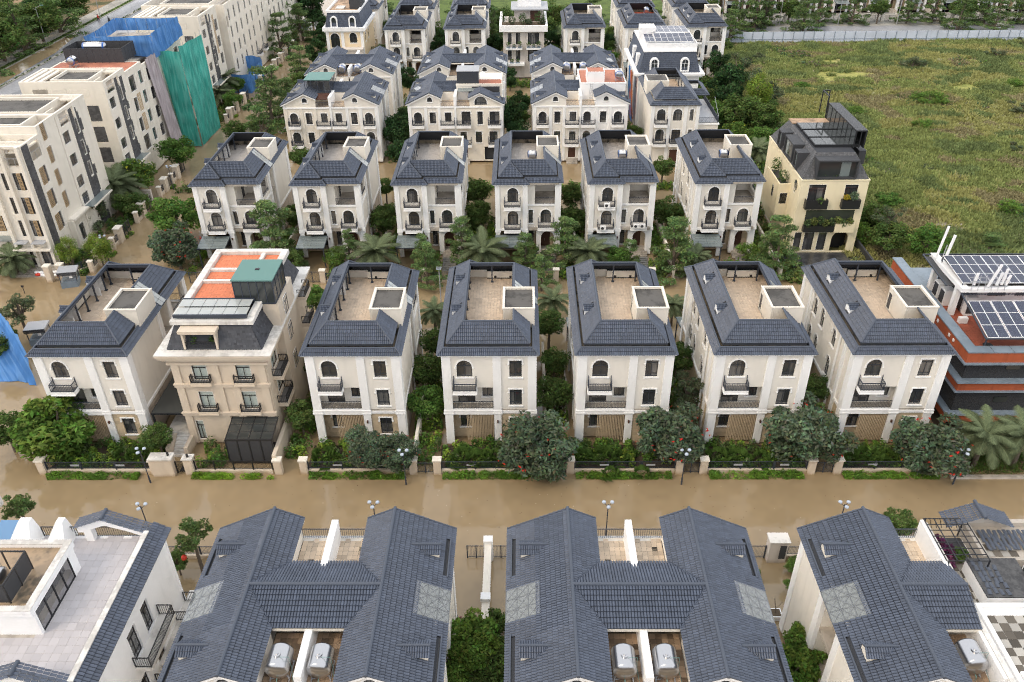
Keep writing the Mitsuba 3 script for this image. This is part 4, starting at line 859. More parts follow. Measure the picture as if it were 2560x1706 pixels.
class Town:
    def __init__(s, xl, xr, y0, y1, top, mat='m_ivory'):
        s.p = Proto(); s.b = (xl, xr, y0, y1, top); s.mat = mat
        s.R = Fr((xr, 0, 0), (0, 1, 0), (1, 0, 0)); s.F = Fr((0, y0, 0), (1, 0, 0), (0, -1, 0)); s.hr, s.hf, s.w = [], [], []
    def win(s, side, a, b, z0, z1, cols=2, lv=None, transom=.25):
        (s.hr if side == 'R' else s.hf).append(rect(a, b, z0, z1)); s.w.append((side, a, b, z0, z1, cols, lv, transom))
    def opening(s, side, a, b, z0, z1): (s.hr if side == 'R' else s.hf).append(rect(a, b, z0, z1))
    def build(s, par=.9, zlow=0.2):
        xl, xr, y0, y1, top = s.b; m = MB()
        wallp(m, s.R, [(y0, zlow), (y1, zlow), (y1, top), (y0, top)], s.hr); wallp(m, s.F, [(xl, zlow), (xr - .3, zlow), (xr - .3, top), (xl, top)], s.hf)
        m.box(xl, xl + .3, y0 + .3, y1, zlow, top); m.box(xl + .3, xr - .3, y1 - .3, y1, zlow, top)
        s.p.add('wall', m, s.mat)
        m = MB()
        for z in np.arange(3.9, top - 1.5, 3.45): m.box(xl + .3, xr - .3, y0 + .3, y1 - .3, z - .2, z)
        m.box(xl + 3.4, xr - 2.6, y0 + .3, y1 - .3, top - .4 - par, top - par); s.p.add('floor_slab', m, 'm_concrete')
        for side, a, b, z0, z1, cols, lv, tr in s.w:
            fr = s.R if side == 'R' else s.F
            window(s.p, fr, a, b, z0, z1, surround=False, cols=cols, sill=False, transom=tr)
            if lv: louvre(s.p, fr, a + (b - a) * lv[0], a + (b - a) * lv[1], z0 + .03, z1 - .03)
    def roof(s, gx0, gx1, gy0, gy1, beams=True):
        xl, xr, y0, y1, top = s.b; p = s.p
        m = MB(); m.box(gx0 - .25, gx0, gy0 - .25, gy1 + .25, top - 1.2, top + .12); m.box(gx1, gx1 + .25, gy0 - .25, gy1 + .25, top - 1.2, top + .10); m.box(gx0, gx1, gy0 - .25, gy0, top - 1.2, top + .12); m.box(gx0, gx1, gy1, gy1 + .25, top - 1.2, top + .12)
        k = p.add('roof_curb', m, s.mat); p.add((k, 'roof_gravel'), MB().box(gx0, gx1, gy0, gy1, top - .5, top - .28), 'm_gravel')
        if beams:
            m = MB()
            for i in range(3): m.box(xl + .5 + i * .9, xl + 1.1 + i * .9, y0 + .35, y1 - .35, top - .35 - .12 * i, top - .1 - .12 * i)
            p.add('roof_beam', m, s.mat, stuff=True)
            m = MB(); n = int((xr - gx1) / .42)
            for i in range(5): m.box(gx1 + .3, xr - .32, y1 - .55 - i * .42, y1 - .37 - i * .42, top - .3, top - .08)
            p.add('pergola_beam', m, s.mat, stuff=True)
    def strip(s, a, b, z0, z1, side='R', jag=False):
        m = MB(); fr = s.R if side == 'R' else s.F
        if not jag: m.fbox(fr, a, b, z0, z1, -.05, .03)
        else:
            r = np.random.default_rng(int(a * 10)); z = z0
            while z < z1: h = r.uniform(1.1, 2.0); m.fbox(fr, a, b + r.choice([-.35, 0, .35]), z, min(z + h, z1), -.05, .03); z += h
        return m
XR_ = -66.95
GL = 'cream town houses along the left side street'
def right_bay(t, y, top, storeys=4):
    """glass balcony on top, grid windows, dark stone strip with slot windows, as on every house of the row"""
    t.opening('R', y + .9, y + 3.7, top - 2.3, top - .4)
    for z in (14.7, 11.3, 7.9, 5.2)[:storeys]: t.win('R', y + .6, y + 2.5, z, z + 1.7, 3, transom=.5)
    for z in (15.0, 11.6, 8.2): t.win('R', y + 4.9, y + 5.7, z, z + 2.2, 1, transom=.3)
    t.opening('R', y + 4.7, y + 5.4, top - 2.4, top - .5)
def right_bay_done(t, y, top):
    for a, b, z0, z1 in ((3.85, 4.85, .3, top - .6), (4.85, 5.8, .3, 8.0), (4.85, 5.8, 10.5, 11.5), (4.85, 5.8, 13.9, 14.9), (5.8, 6.5, .3, top - .9)):
        m = t.strip(y + a, y + b, z0, z1, jag=a == 5.8); t.p.add('dark_stone', m, 'm_darkstone')
    glass_rail(t.p, (XR_ - .1, y + .95), (XR_ - .1, y + 3.65), top - 2.3, top - 1.2)
    t.p.add('balcony_room', MB().box(XR_ - 2.2, XR_ - 2.0, y + .5, y + 4.0, top - 2.4, top - .3), 'm_ivory')
    k = t.p.add('canopy', MB().box(XR_, XR_ + 1.5, y + .4, y + 6.8, 5.0, 5.08), 'm_glass_roof'); t.p.add((k, 'beam'), MB().box(XR_ + 1.5, XR_ + 1.62, y + .4, y + 6.8, 4.92, 5.16), 'm_ivory')
# nearest house
t = Town(-72.4, XR_, 105.3, 110.2, 18.45)
for z in (12.24, 8.69, 5.24):
    t.win('F', -70.95, -70.1, z, z + 2.5, 1); t.win('F', -69.38, -67.68, z, z + 2.5, 3, (.36, .66))
for z in (11.94, 8.49, 4.93): t.win('R', 107.6, 109.5, z, z + 2.45, 2, (.02, .62))
t.opening('F', -72.0, -70.3, 15.7, 18.1); t.opening('F', -69.5, -67.3, 15.7, 18.1); t.opening('R', 107.15, 109.75, 15.6, 18.0)
t.win('F', -70.95, -70.2, .65, 3.27, 1, transom=0); t.win('F', -69.3, -67.8, .65, 3.27, 3, transom=0)
t.build(.6)
for x in (-72.4, -70.05, -67.6): t.p.add('fin', MB().box(x, x + .42, 104.75, 105.28, .3, 18.45), 'm_ivory')
t.p.add('dark_stone', t.strip(105.35, 107.0, .3, 18.3), 'm_darkstone')
glass_rail(t.p, (XR_ - .1, 107.2), (XR_ - .1, 109.7), 15.6, 16.8); glass_rail(t.p, (-72.0, 105.2), (-67.4, 105.2), 15.6, 16.8)
t.p.add('entrance_slab', MB().box(-72.5, -67.2, 104.2, 105.25, 3.4, 3.62), 'm_ivory')
for a, b in ((-71.9, -70.2), (-69.5, -67.6)): t.p.add('canopy', MB().box(a, b, 104.0, 105.25, 4.6, 4.68), 'm_grey')
m = MB()
for i in range(5): m.box(-72.6 - .1 * i, -67.2, 104.6 - (i + 1) * .36, 104.6 - i * .36, 0, .62 - i * .14)
t.p.add('step', m, 'm_concrete'); t.p.add('ramp_cheek', MB().box(-73.2, -72.9, 102.6, 105.0, 0, .9), 'm_charcoal')
m = MB(); m.box(-72.1, -67.25, 105.6, 109.9, 17.4, 17.6); [m.box(-71.9, -67.4, 105.9 + .5 * i, 106.1 + .5 * i, 17.6, 18.2) for i in range(5)]; t.p.add('pergola_beam', m, 'm_ivory', stuff=True)
t.p.place('town_house', 'white corner town house with dark stone strip and timber louvres above sandbagged steps', 'town house', None, GL)
t = Town(-84, XR_ - .02, 110.25, 115.4, 19.5)
for z in (17.1, 13.78, 10.4, 7.0): t.win('R', 111.1, 112.4, z, z + 2.35, 2, (.02, .7))
t.win('R', 112.8, 114.2, .8, 3.4, 2, transom=0)
for z in (12.2, 8.7, 5.2): t.win('F', -82.5, -81.0, z, z + 2.4); t.win('F', -79.5, -77.5, z, z + 2.4, 3, (.3, .7))
t.build(); t.roof(-80, -69.5, 111.0, 114.8, False)
t.p.add('entrance_slab', MB().box(XR_, XR_ + 1.1, 110.5, 115.2, 5.15, 5.42), 'm_ivory'); t.p.add('entrance_wall', MB().box(XR_ - .0, XR_ + .9, 110.25, 110.5, .3, 5.14), 'm_ivory')
t.p.place('town_house', 'white town house with a long gravel roof and louvred side windows, second from the crossing', 'town house', None, GL)
# left annexe of the corner house
t = Town(-84, -72.75, 107.2, 110.2, 18.3)
for z in (12.2, 8.7, 5.2): t.win('F', -75.6, -74.2, z, z + 2.4, 2, (.1, .9)); t.win('F', -79, -77, z, z + 2.4, 2)
t.build(); t.p.add('canopy', MB().box(-77, -73, 105.4, 107.1, 4.4, 4.5), 'm_glass_roof')
t.p.place('town_house', 'white wing at the left edge behind the corner town house, with glass entrance canopy', 'town house', None, GL)
t = Town(-84, XR_, 115.5, 125.0, 19.5); right_bay(t, 115.5, 19.5); t.build(); right_bay_done(t, 115.5, 19.5); t.roof(-79.5, -70.0, 116.4, 123.0)
t.p.place('town_house', 'cream town house with ragged dark stone band, left of the date palm', 'town house', None, GL)
def panels(t):
    for z in (13.0, 9.5, 6.0, 2.4): t.p.add('dark_panel', MB().fbox(t.F, -70.55, -68.7, z, z + 2.55, -.05, .04), 'm_darkstone')
    for a, b in ((-78.6, -76.2), (-75.7, -73.2), (-72.7, -69.6)): t.p.add('frieze_panel', MB().fbox(t.F, a, b, 17.0, 18.2, 0.0, .03), 'm_concrete' if a < -78 else 'm_ivory')
t = Town(-80.5, XR_, 131.9, 140.1, 19.4); right_bay(t, 131.9, 19.4); t.build(); right_bay_done(t, 131.9, 19.4); panels(t); t.roof(-75.5, -69.8, 132.9, 138.4)
t.p.place('town_house', 'cream town house with dark panels on its end wall, before the red roof deck', 'town house', None, GL)
t = Town(-81, XR_, 140.15, 147.0, 18.6)
for z in (14.9, 4.6): t.win('R', 140.9, 143.2, z, z + 2.6, 2)
for z in (8.0, 11.5): t.win('R', 140.9, 142.3, z, z + 2.4, 2); louvre(t.p, t.R, 142.5, 143.8, z - .2, z + 2.7)
for z in (15.2, 11.8, 8.4, 5.0): t.win('R', 145.0, 146.4, z, z + 2.2, 1)
t.build(.3); t.p.add('roof_deck', MB().box(-80.6, -67.3, 140.5, 146.7, 18.4, 18.56), 'm_redtile')
m = MB(); x0, x1, y0, y1, z0, z1 = -79.5, -69.4, 146.2, 151.5, 18.6, 21.0
for x in np.linspace(x0, x1, 9): m.bar((x, y0, z0), (x, y0, z1), .08); m.bar((x, y1, z0), (x, y1, z1), .08)
for y in np.linspace(y0, y1, 5): m.bar((x1, y, z0), (x1, y, z1), .08); m.bar((x0, y, z0), (x0, y, z1), .08)
for z in (z1,): m.bar((x0, y0, z), (x1, y0, z), .1); m.bar((x1, y0, z), (x1, y1, z), .1); m.bar((x0, y1, z), (x1, y1, z), .1); m.bar((x0, y0, z), (x0, y1, z), .1)
k = t.p.add('roof_screen', m, 'm_charcoal')
for i in range(8):
    a, b = x0 + (x1 - x0) * i / 8 + .05, x0 + (x1 - x0) * (i + 1) / 8 - .05
    t.p.add((k, 'mesh_panel'), MB().box(a, b, y0 - .02, y0 + .01, z0 + .1, z1 - .05), 'm_charcoal'); t.p.add((k, 'mesh_panel'), MB().box(a, b, y1 - .02, y1 + .01, z0 + .1, z1 - .05), 'm_charcoal')
for i in range(4):
    a, b = y0 + (y1 - y0) * i / 4 + .05, y0 + (y1 - y0) * (i + 1) / 4 - .05
    for xx in (x0, x1): t.p.add((k, 'mesh_panel'), MB().box(xx - .02, xx + .01, a, b, z0 + .1, z1 - .05), 'm_charcoal')
t.p.place('town_house', 'town house with red roof deck and dark mesh screen round its rooftop tank', 'town house', None, GL)
TANKB.place('water_tank', 'white and blue tank standing on the red roof deck of the town house', 'water tank', TR(-77.2, 143.9, 18.6, 0, .9), GB)
TANKB.place('water_tank', 'long white tank inside the dark rooftop mesh screen', 'water tank', TR(-75.2, 148.8, 19.6, 90, [1.0, 2.2, 1.0]), GB)
# house wrapped for rebuilding
t = Town(-82, XR_, 147.05, 166.5, 18.0)
for z in (14.8, 11.4, 8.0, 4.6):
    for y in (148.5, 162.5): t.win('R', y, y + 1.8, z, z + 2.2, 2)
t.build(.4); t.p.add('screed_roof', MB().box(-81, -68.5, 153.5, 165.8, 19.0, 19.2), 'm_concrete'); m = MB(); m.box(-80.2, -69, 154, 165.4, 18.0, 19.0); t.p.add('top_storey', m, 'm_concrete')
t.p.place('town_house', 'town house under rebuilding, wrapped in blue, grey and green sheeting', 'town house', None, GL)
def cloth(name, c, top, bot, mat, label, n=(28, 40), amp=.22, seed=1, group='sheets hung on the scaffold'):
    """a hanging sheet between a top and a bottom line, gathered in folds"""
    top, bot = np.asarray(top, float), np.asarray(bot, float); r = np.random.default_rng(seed)
    us, vs = np.linspace(0, 1, n[0]), np.linspace(0, 1, n[1])
    def lerp(P, u): t_ = u * (len(P) - 1); i = min(int(t_), len(P) - 2); return P[i] + (P[i + 1] - P[i]) * (t_ - i)
    V = []
    for v in vs:
        for u in us:
            a, b = lerp(top, u), lerp(bot, u); q = a + (b - a) * v; d = lerp(top, min(u + .02, 1)) - lerp(top, max(u - .02, 0)); d = np.array([d[1], -d[0], 0]); d /= np.linalg.norm(d) + 1e-9
            w = meshkit.fbm(np.array([u * 7 + seed, v * 1.6, seed]), 3) - .5; w2 = meshkit.noise(np.array([u * 26, v * 3, seed + 4.0])) - .5
            V.append(q + d * (w * 2.2 * amp + w2 * amp * .7) + np.array([0, 0, -.5 * amp * math.sin(u * math.pi * 3) * (1 - v)]))
    f = [[j * n[0] + i, j * n[0] + i + 1, (j + 1) * n[0] + i + 1, (j + 1) * n[0] + i] for j in range(n[1] - 1) for i in range(n[0] - 1)]
    return single(name, MB().add(V, f), mat, label, 'construction sheet', group, smooth=True)
def mesh_cloth(base, alt, sx=.3):
    def fn(p, n, uv):
        s_ = smoothstep(.35, .65, noise((p.x + p.y) * 5.5, p.z * .5)); g = noise(p.x * 1.2, p.y * 1.2, p.z * .6)
        return mix(base, alt, .55 * s_) * (.75 + .45 * g)
    return proc(fn)
def sheet(c, alt, tr=.35):
    return {'type': 'principledthin', 'base_color': mesh_cloth(c, alt), 'roughness': .6, 'diff_trans': tr}
scene['m_net_green'] = sheet((0.06, 0.36, 0.30), (0.16, 0.48, 0.42)); scene['m_tarp_blue'] = sheet((0.075, 0.20, 0.47), (0.16, 0.32, 0.60)); scene['m_tarp_grey'] = sheet((0.42, 0.37, 0.39), (0.52, 0.48, 0.50), .1); scene['m_tarp_orange'] = sheet((0.62, 0.20, 0.09), (0.55, 0.16, 0.08), .2)
xg = -62.6
cloth('green_net', 0, [(-66.7, 154.3, 18.6), (xg - .1, 154.4, 18.4)], [(-65.9, 154.8, .3), (xg, 154.9, .3)], 'm_net_green', 'near face of the teal scaffold net on the wrapped town house', n=(16, 40), seed=2, amp=.16)
cloth('green_net', 0, [(xg, 154.4, 19.3), (xg, 160, 18.9), (xg, 166.8, 18.6)], [(xg + .15, 154.9, .3), (xg + .2, 160, .3), (xg + .3, 166, .3)], 'm_net_green', 'street face of the teal scaffold net on the wrapped town house', n=(30, 40), seed=4, amp=.2)
cloth('grey_sheet', 0, [(XR_ + .25, 148.6, 18.6), (XR_ + .4, 152.6, 18.7)], [(XR_ + 1.0, 150.2, .8), (XR_ + 1.4, 154.3, .8)], 'm_tarp_grey', 'grey striped sheet hanging between the windows and the green net', seed=5, amp=.35)
z0, z1 = 17.8, 21.6
cloth('blue_sheet', 0, [(-78.6, 152.6, z1), (-66.6, 152.7, z1 + .1), (-66.3, 158, z1 + .5), (-66.2, 165.5, z1 + .6)], [(-78.4, 152.5, 19.0), (-66.2, 152.4, z0), (-65.9, 158, 18.2), (-65.9, 166, 18.6)], 'm_tarp_blue', 'blue sheet wrapped around the top storey of the town house', n=(60, 14), seed=7, amp=.25)
cloth('blue_sheet', 0, [(-66.2, 166, 21.9), (-78.5, 166.1, 21.7), (-78.6, 152.9, 21.5)], [(-66.2, 165.8, 19.6), (-78.5, 165.8, 19.6), (-78.6, 153, 19.4)], 'm_tarp_blue', 'far side of the blue roof sheet, seen from inside', n=(50, 8), seed=8, amp=.2)
p = Proto()
for x in np.linspace(-78.4, -66.5, 7):
    for y in (152.8, 165.9): p.add('pole', MB().tube([(x, y, 17.5), (x, y, 22.6)], .03, 5), 'm_grey')
for y in np.linspace(155.2, 167, 6): p.add('pole', MB().tube([(-63.0, y, .2), (-63.0, y, 19.4)], .04, 5), 'm_grey')
for z in (20.2, 21.4): p.add('ledger', MB().tube([(-78.4, 152.8, z), (-66.3, 152.8, z)], .03, 5), 'm_grey')
for z in (4, 8, 12, 16): p.add('ledger', MB().tube([(-63, 155, z), (-63, 167, z)], .035, 5), 'm_grey'); p.add('deck_board', MB().box(-64.6, -63.1, 155.2, 166.8, z, z + .06), 'm_wood')
p.place('scaffold', 'tube scaffold behind the green net of the town house being rebuilt', 'scaffold')
t = Town(-80.5, XR_, 178.2, 189.8, 19.4); right_bay(t, 178.6, 19.4); 
for z in (14.5, 11.0, 7.4): t.win('R', 187.2, 189.0, z, z + 2.3, 2)
t.build(); right_bay_done(t, 178.6, 19.4); panels(t); t.roof(-75.5, -69.8, 179.6, 187)
louvre(t.p, t.R, 186.2, 187.0, 10, 18)
t.p.place('town_house', 'cream town house with panelled end wall, beyond the wrapped one', 'town house', None, GL)
t = Town(-84, XR_ + 1.2, 191.5, 224, 19.0)
for y in (193.6, 197.6, 201.4, 206, 210, 215.5, 219.5):
    for z in (15.2, 11.6, 8.0, 4.4): t.win('R', y, y + 1.0, z, z + 2.5, 1)
t.opening('R', 191.9, 193.0, 14, 16.5); t.build(); t.roof(-80, -69.5, 193, 221, False)
for y, z in ((209.5, 3.9), (214.8, 3.9)): balcony(t.p, t.R, y, y + 2.0, z, out=1.0, scroll=False)
t.p.place('town_house', 'long pale town house with slim windows at the top left, beside the guard booth', 'town house', None, GL)
t = Town(-84, XR_ + .6, 226, 262, 19.0)
for y in (228, 232, 237, 241, 246, 251):
    for z in (15.2, 11.6, 8.0, 4.4): t.win('R', y, y + 1.3, z, z + 2.5, 2)
t.build(); t.roof(-80, -69.5, 228, 258, False)
t.p.place('town_house', 'farthest pale town house at the top edge, left of the side street', 'town house', None, GL)
# blue-wrapped porch further along
cloth('blue_sheet', 0, [(-66.3, 189.6, 4.6), (-62.3, 189.7, 4.4), (-62.2, 195, 4.6), (-62.1, 200, 5.2)], [(-66.2, 189.5, .3), (-62.2, 189.3, .2), (-62.0, 195, .2), (-62.0, 200, .2)], 'm_tarp_blue', 'blue sheet fence round a front yard of the side street', n=(48, 12), seed=11, amp=.3)
cloth('blue_sheet', 0, [(-62.2, 200.2, 5.6), (-66.2, 200.2, 6.0)], [(-62.2, 200.2, .4), (-66.2, 200.2, .4)], 'm_tarp_blue', 'back piece of the blue sheet fence of the side street', n=(20, 10), seed=12, amp=.25)
cloth('blue_sheet', 0, [(-70, 84, 6.2), (-62.5, 83.5, 6.2), (-58.5, 79.5, 5.4)], [(-70, 77, .1), (-59.5, 77.5, .1), (-56.6, 76.6, .1)], 'm_tarp_blue', 'big blue sheet at the left edge, beside the leftmost front-row villa', n=(40, 20), seed=31, amp=.35)
# ------------------------------------------------------------ main road at the far left
def asphalt(p, n, uv):
    w = smoothstep(.48, .68, fbm(p.x * .12, p.y * .05, 2.0, 3)); return mix((0.26, 0.265, 0.28), (0.15, 0.155, 0.165), w) * (.9 + .2 * noise(p.x * 3, p.y * 3))
scene['m_asphalt'] = prin(proc(asphalt), .35, spec=.5); scene['m_pavement'] = prin(dirty_flat((0.30, 0.29, 0.26), (0.17, 0.16, 0.14), .6, .4), .8)
scene['m_turf'] = prin(dirty_flat((0.085, 0.125, 0.03), (0.05, 0.075, 0.02), .8, .6), .9)
struct('road', MB().quad((-123.6, 120, .02), (-109.5, 120, .02), (-109.5, 345, .02), (-123.6, 345, .02)), 'm_asphalt')
struct('road', MB().quad((-131.4, 120, -.05), (-124.6, 120, -.05), (-124.6, 345, .03), (-131.4, 345, .03)), 'm_asphalt')
struct('verge', MB().box(-109.5, -86, 118, 345, -.3, .12), 'm_turf')
struct('kerb', MB().box(-124.6, -123.6, 120, 345, -.3, .18), 'm_pavement'); struct('kerb', MB().box(-131.75, -131.4, 120, 345, -.3, .14), 'm_pavement')
struct('pavement', MB().box(-138, -133.3, 120, 345, -.3, .14), 'm_pavement'); struct('verge', MB().box(-133.3, -131.75, 120, 345, -.3, .16), 'm_turf')
struct('road_puddle', MB().poly([(-131.38, 150, .012), (-126.2, 150, .012), (-125.6, 200, .012), (-126.2, 228, .012), (-129.0, 246, .012), (-131.38, 254, .012)]), 'm_water')
struct('park_ground', MB().box(-400, -138, 120, 420, -.4, .1), 'm_parkmud')
scene['m_parkmud'] = prin(dirty_flat((0.22, 0.15, 0.085), (0.05, 0.06, 0.025), .9, .12), .9)
# ------------------------------------------------------------ one-off houses
scene['m_slate'] = prin(VC, .6); scene['m_bluegrey'] = prin(dirty_flat((0.20, 0.25, 0.30), (0.13, 0.165, 0.20), .7, .5), .4); scene['m_rust'] = prin(stucco((0.36, 0.085, 0.033), .2), .65); scene['m_orangetile'] = prin(VC, .7)
scene['m_marble'] = prin(dirty_flat((0.66, 0.64, 0.60), (0.36, 0.34, 0.31), .7, .9), .5); scene['m_solar'] = two({'type': 'principled', 'base_color': proc(lambda p, n, uv: mix((0.018, 0.024, 0.05), (0.10, 0.12, 0.19), dr.maximum(smoothstep(.93, .96, uv.x * 6 - dr.floor(uv.x * 6)), smoothstep(.95, .97, uv.y * 10 - dr.floor(uv.y * 10))))), 'roughness': .12, 'specular': .6})
scene['m_darkglass'] = two({'type': 'principled', 'base_color': rgb((0.035, 0.04, 0.04)), 'roughness': .06, 'specular': .7}); scene['m_curtain'] = prin((0.52, 0.60, 0.56), .8); scene['m_darkdeck'] = prin(dirty_flat((0.035, 0.035, 0.037), (0.12, 0.12, 0.12), .5, 1.5), .25)
def slates(mb, O, U, V, lo, hi, L, tint=(0.055, 0.058, 0.066), tw=.28, th=.22, seed=1, holes=()):
    O, U, V = (np.asarray(a, float) for a in (O, U, V)); N = np.cross(U, V); N /= np.linalg.norm(N); r = np.random.default_rng(seed)
    if N[2] < 0: N = -N
    nr = int(L / th)
    for i in range(nr):
        va, vb = i * L / nr, (i + 1) * L / nr; a0, a1 = lo((va + vb) / 2), hi((va + vb) / 2); us = a0 + (np.arange(int((a1 - a0) / tw) + 1) - .5 * (i % 2)) * tw
        ua, ub = np.clip(us, a0, a1), np.clip(us + tw - .012, a0, a1); k = ub - ua > .02
        for h in holes: k &= ~((ua + tw / 2 > h[0]) & (ua + tw / 2 < h[1]) & (va > h[2]) & (va < h[3]))
        ua, ub = ua[k], ub[k]; n = len(ua)
        if not n: continue
        e = .03 + r.uniform(0, .012, n)
        def P3(u, v, h): return O + u[:, None] * U + v * V + h[:, None] * N
        vv = np.stack([P3(ua, va, e), P3(ub, va, e), P3(ub, vb, e * .3), P3(ua, vb, e * .3), P3(ua, va, e * 0), P3(ub, va, e * 0)], 1).reshape(-1, 3)
        f = (np.array([[0, 1, 2, 3], [4, 5, 1, 0]])[None] + (np.arange(n) * 6)[:, None, None]).reshape(-1, 4)
        c = np.array(tint) * np.clip(1 + r.normal(0, .16, (n, 1)), .5, 1.6); mb.add(vv, f, np.repeat(c, 6, 0))
    return mb
def mansard(p, x0, x1, y0, y1, z0, z1, inset, tint=(0.055, 0.058, 0.066), holes_front=(), seed=1, barrel=False, sides='FLRB'):
    sm, un = MB(), MB(); L = math.hypot(inset, z1 - z0); k = inset / L; w, d = x1 - x0, y1 - y0
    for s_, O, U, In, wd in (('F', (x0, y0, z0), (1, 0, 0), (0, 1, 0), w), ('L', (x0, y0, z0), (0, 1, 0), (1, 0, 0), d), ('R', (x1, y0, z0), (0, 1, 0), (-1, 0, 0), d), ('B', (x0, y1, z0), (1, 0, 0), (0, -1, 0), w)):
        O, U, V = np.array(O, float), np.array(U, float), np.array(In, float) * k + np.array([0, 0, (z1 - z0) / L])
        h = holes_front if s_ == 'F' else ()
        if s_ in sides:
            (tiles if barrel else slates)(sm, O, U, V, lambda v: v * k, lambda v: wd - v * k, L, seed=seed + ord(s_), holes=h, **({} if barrel else {'tint': tint}))
        n = np.cross(U, V); n = n if n[2] > 0 else -n; o = -n * .03
        un.quad(O + o, O + U * wd + o, O + U * (wd - inset) + V * L + o, O + U * inset + V * L + o)
    un.box(x0 + inset, x1 - inset, y0 + inset, y1 - inset, z1 - .2, z1 - .02)
    kk = p.add('mansard_roof', un, 'm_under'); p.add((kk, 'slate' if not barrel else 'tile'), sm, 'm_slate' if not barrel else 'm_tile', stuff=True); return kk
def solar(p, O, U, V, nu, nv, w=1.0, h=1.65, gap=.03, holder=None):
    O, U, V = (np.asarray(a, float) for a in (O, U, V)); N = np.cross(U, V)
    for i in range(nu):
        for j in range(nv):
            a = O + U * i * w + V * j * h; q = [a + U * gap + V * gap, a + U * (w - gap) + V * gap, a + U * (w - gap) + V * (h - gap), a + U * gap + V * (h - gap)]
            mb = MB().add(q + [x - N * .04 for x in q], [[0, 1, 2, 3], [0, 4, 5, 1], [1, 5, 6, 2], [2, 6, 7, 3], [3, 7, 4, 0]])
            k = p.name('solar_panel' if not holder else holder + '__solar_panel'); p.parts.append((k, mikit.ply(mb.mesh(), 'm_solar', False, uv=np.array([[0, 0], [1, 0], [1, 1], [0, 1]] * 2, float))))
    m = MB(); 
    for i in range(nu + 1): m.bar(O + U * i * w, O + U * i * w + V * nv * h, .05)
    for j in range(nv + 1): m.bar(O + V * j * h, O + V * j * h + U * nu * w, .05)
    p.add('solar_frame' if not holder else (holder, 'solar_frame'), m, 'm_whiteplain')
def body(p, x0, x1, y0, y1, z0, z1, mat, front=(), left=(), right=(), arched=(), **kw):
    F = Fr((0, y0, 0), (1, 0, 0), (0, -1, 0)); L = Fr((x0, 0, 0), (0, 1, 0), (-1, 0, 0)); R = Fr((x1, 0, 0), (0, 1, 0), (1, 0, 0)); m = MB()
    H = lambda q: arch(*q) if q in arched else rect(*q)
    wallp(m, F, [(x0, z0), (x1, z0), (x1, z1), (x0, z1)], [H(q) for q in front])
    wallp(m, L, [(y0 + .3, z0), (y1, z0), (y1, z1), (y0 + .3, z1)], [H(q) for q in left]); wallp(m, R, [(y0 + .3, z0), (y1, z0), (y1, z1), (y0 + .3, z1)], [H(q) for q in right])
    m.box(x0 + .3, x1 - .3, y1 - .3, y1, z0, z1); m.box(x0 + .3, x1 - .3, y0 + .3, y1 - .3, z1 - .35, z1 - .06)
    p.add('wall', m, mat)
    for fr, qs in ((F, front), (L, left), (R, right)):
        for q in qs: window(p, fr, *q, arched=q in arched, **kw)
    return F, L, R
def bush_pot(p, x, y, z, r=.35, h=.7):
    p.add('planter_box', MB().box(x - .45, x + .45, y - .22, y + .22, z, z + .35), 'm_bluegrey'); leafball(p, x, y, z + .35, r, h)
def leafball(p, x, y, z, r, h, n=90, col=(0.05, 0.09, 0.02), path='plant', mat='m_leaf'):
    g = np.random.default_rng(int(abs(x * 131 + y * 17 + z * 7)) % 99991); d = g.normal(size=(n, 3)); d /= np.linalg.norm(d, axis=1, keepdims=True); q = d * g.uniform(.5, 1, (n, 1)) * [r, r, h / 2] + [x, y, z + h / 2]
    m = MB(); leaves(m, q, g, .16, np.array(col)); p.add(path, m, mat, stuff=True)
def leaves(m, pos, g, size, col, var=.3, up=.6, yellow=.0):
    """one bent leaf (4 triangles) at each position; pos (n,3); up: how far the leaves face upward"""
    n = len(pos); a = g.normal(size=(n, 3)); a[:, 2] *= .5; a /= np.linalg.norm(a, axis=1, keepdims=True) + 1e-9
    nn = g.normal(size=(n, 3)) * (1 - up) + [0, 0, up + .15]; nn -= a * (a * nn).sum(1, keepdims=True); nn /= np.linalg.norm(nn, axis=1, keepdims=True) + 1e-9
    b = np.cross(nn, a); s = size * g.uniform(.65, 1.35, (n, 1)) if np.ndim(size) == 0 else np.asarray(size)[:, None]
    v = np.stack([pos - a * s, pos + b * s * .45 + nn * s * .12, pos + a * s - nn * s * .18, pos - b * s * .45 + nn * s * .12], 1).reshape(-1, 3)
    f = (np.array([[0, 1, 3], [1, 2, 3]])[None] + (np.arange(n) * 4)[:, None, None]).reshape(-1, 3)
    col = np.broadcast_to(np.asarray(col, float), (n, 3)); c = col * [1.62, 1.52, 2.1] * np.exp(g.normal(0, var, (n, 1))) * (1 + g.normal(0, .1, (n, 3)))
    m.add(v, f, np.repeat(np.clip(c, .005, .6), 4, 0)); return m
scene['m_leaf'] = {'type': 'principledthin', 'base_color': VC, 'roughness': .45, 'diff_trans': .55, 'spec_trans': 0.0}
scene['m_bark'] = prin(proc(lambda p, n, uv: mix((0.16, 0.13, 0.10), (0.07, 0.055, 0.045), fbm(p.x * 6, p.y * 6, p.z * 1.5, 2))), .9)

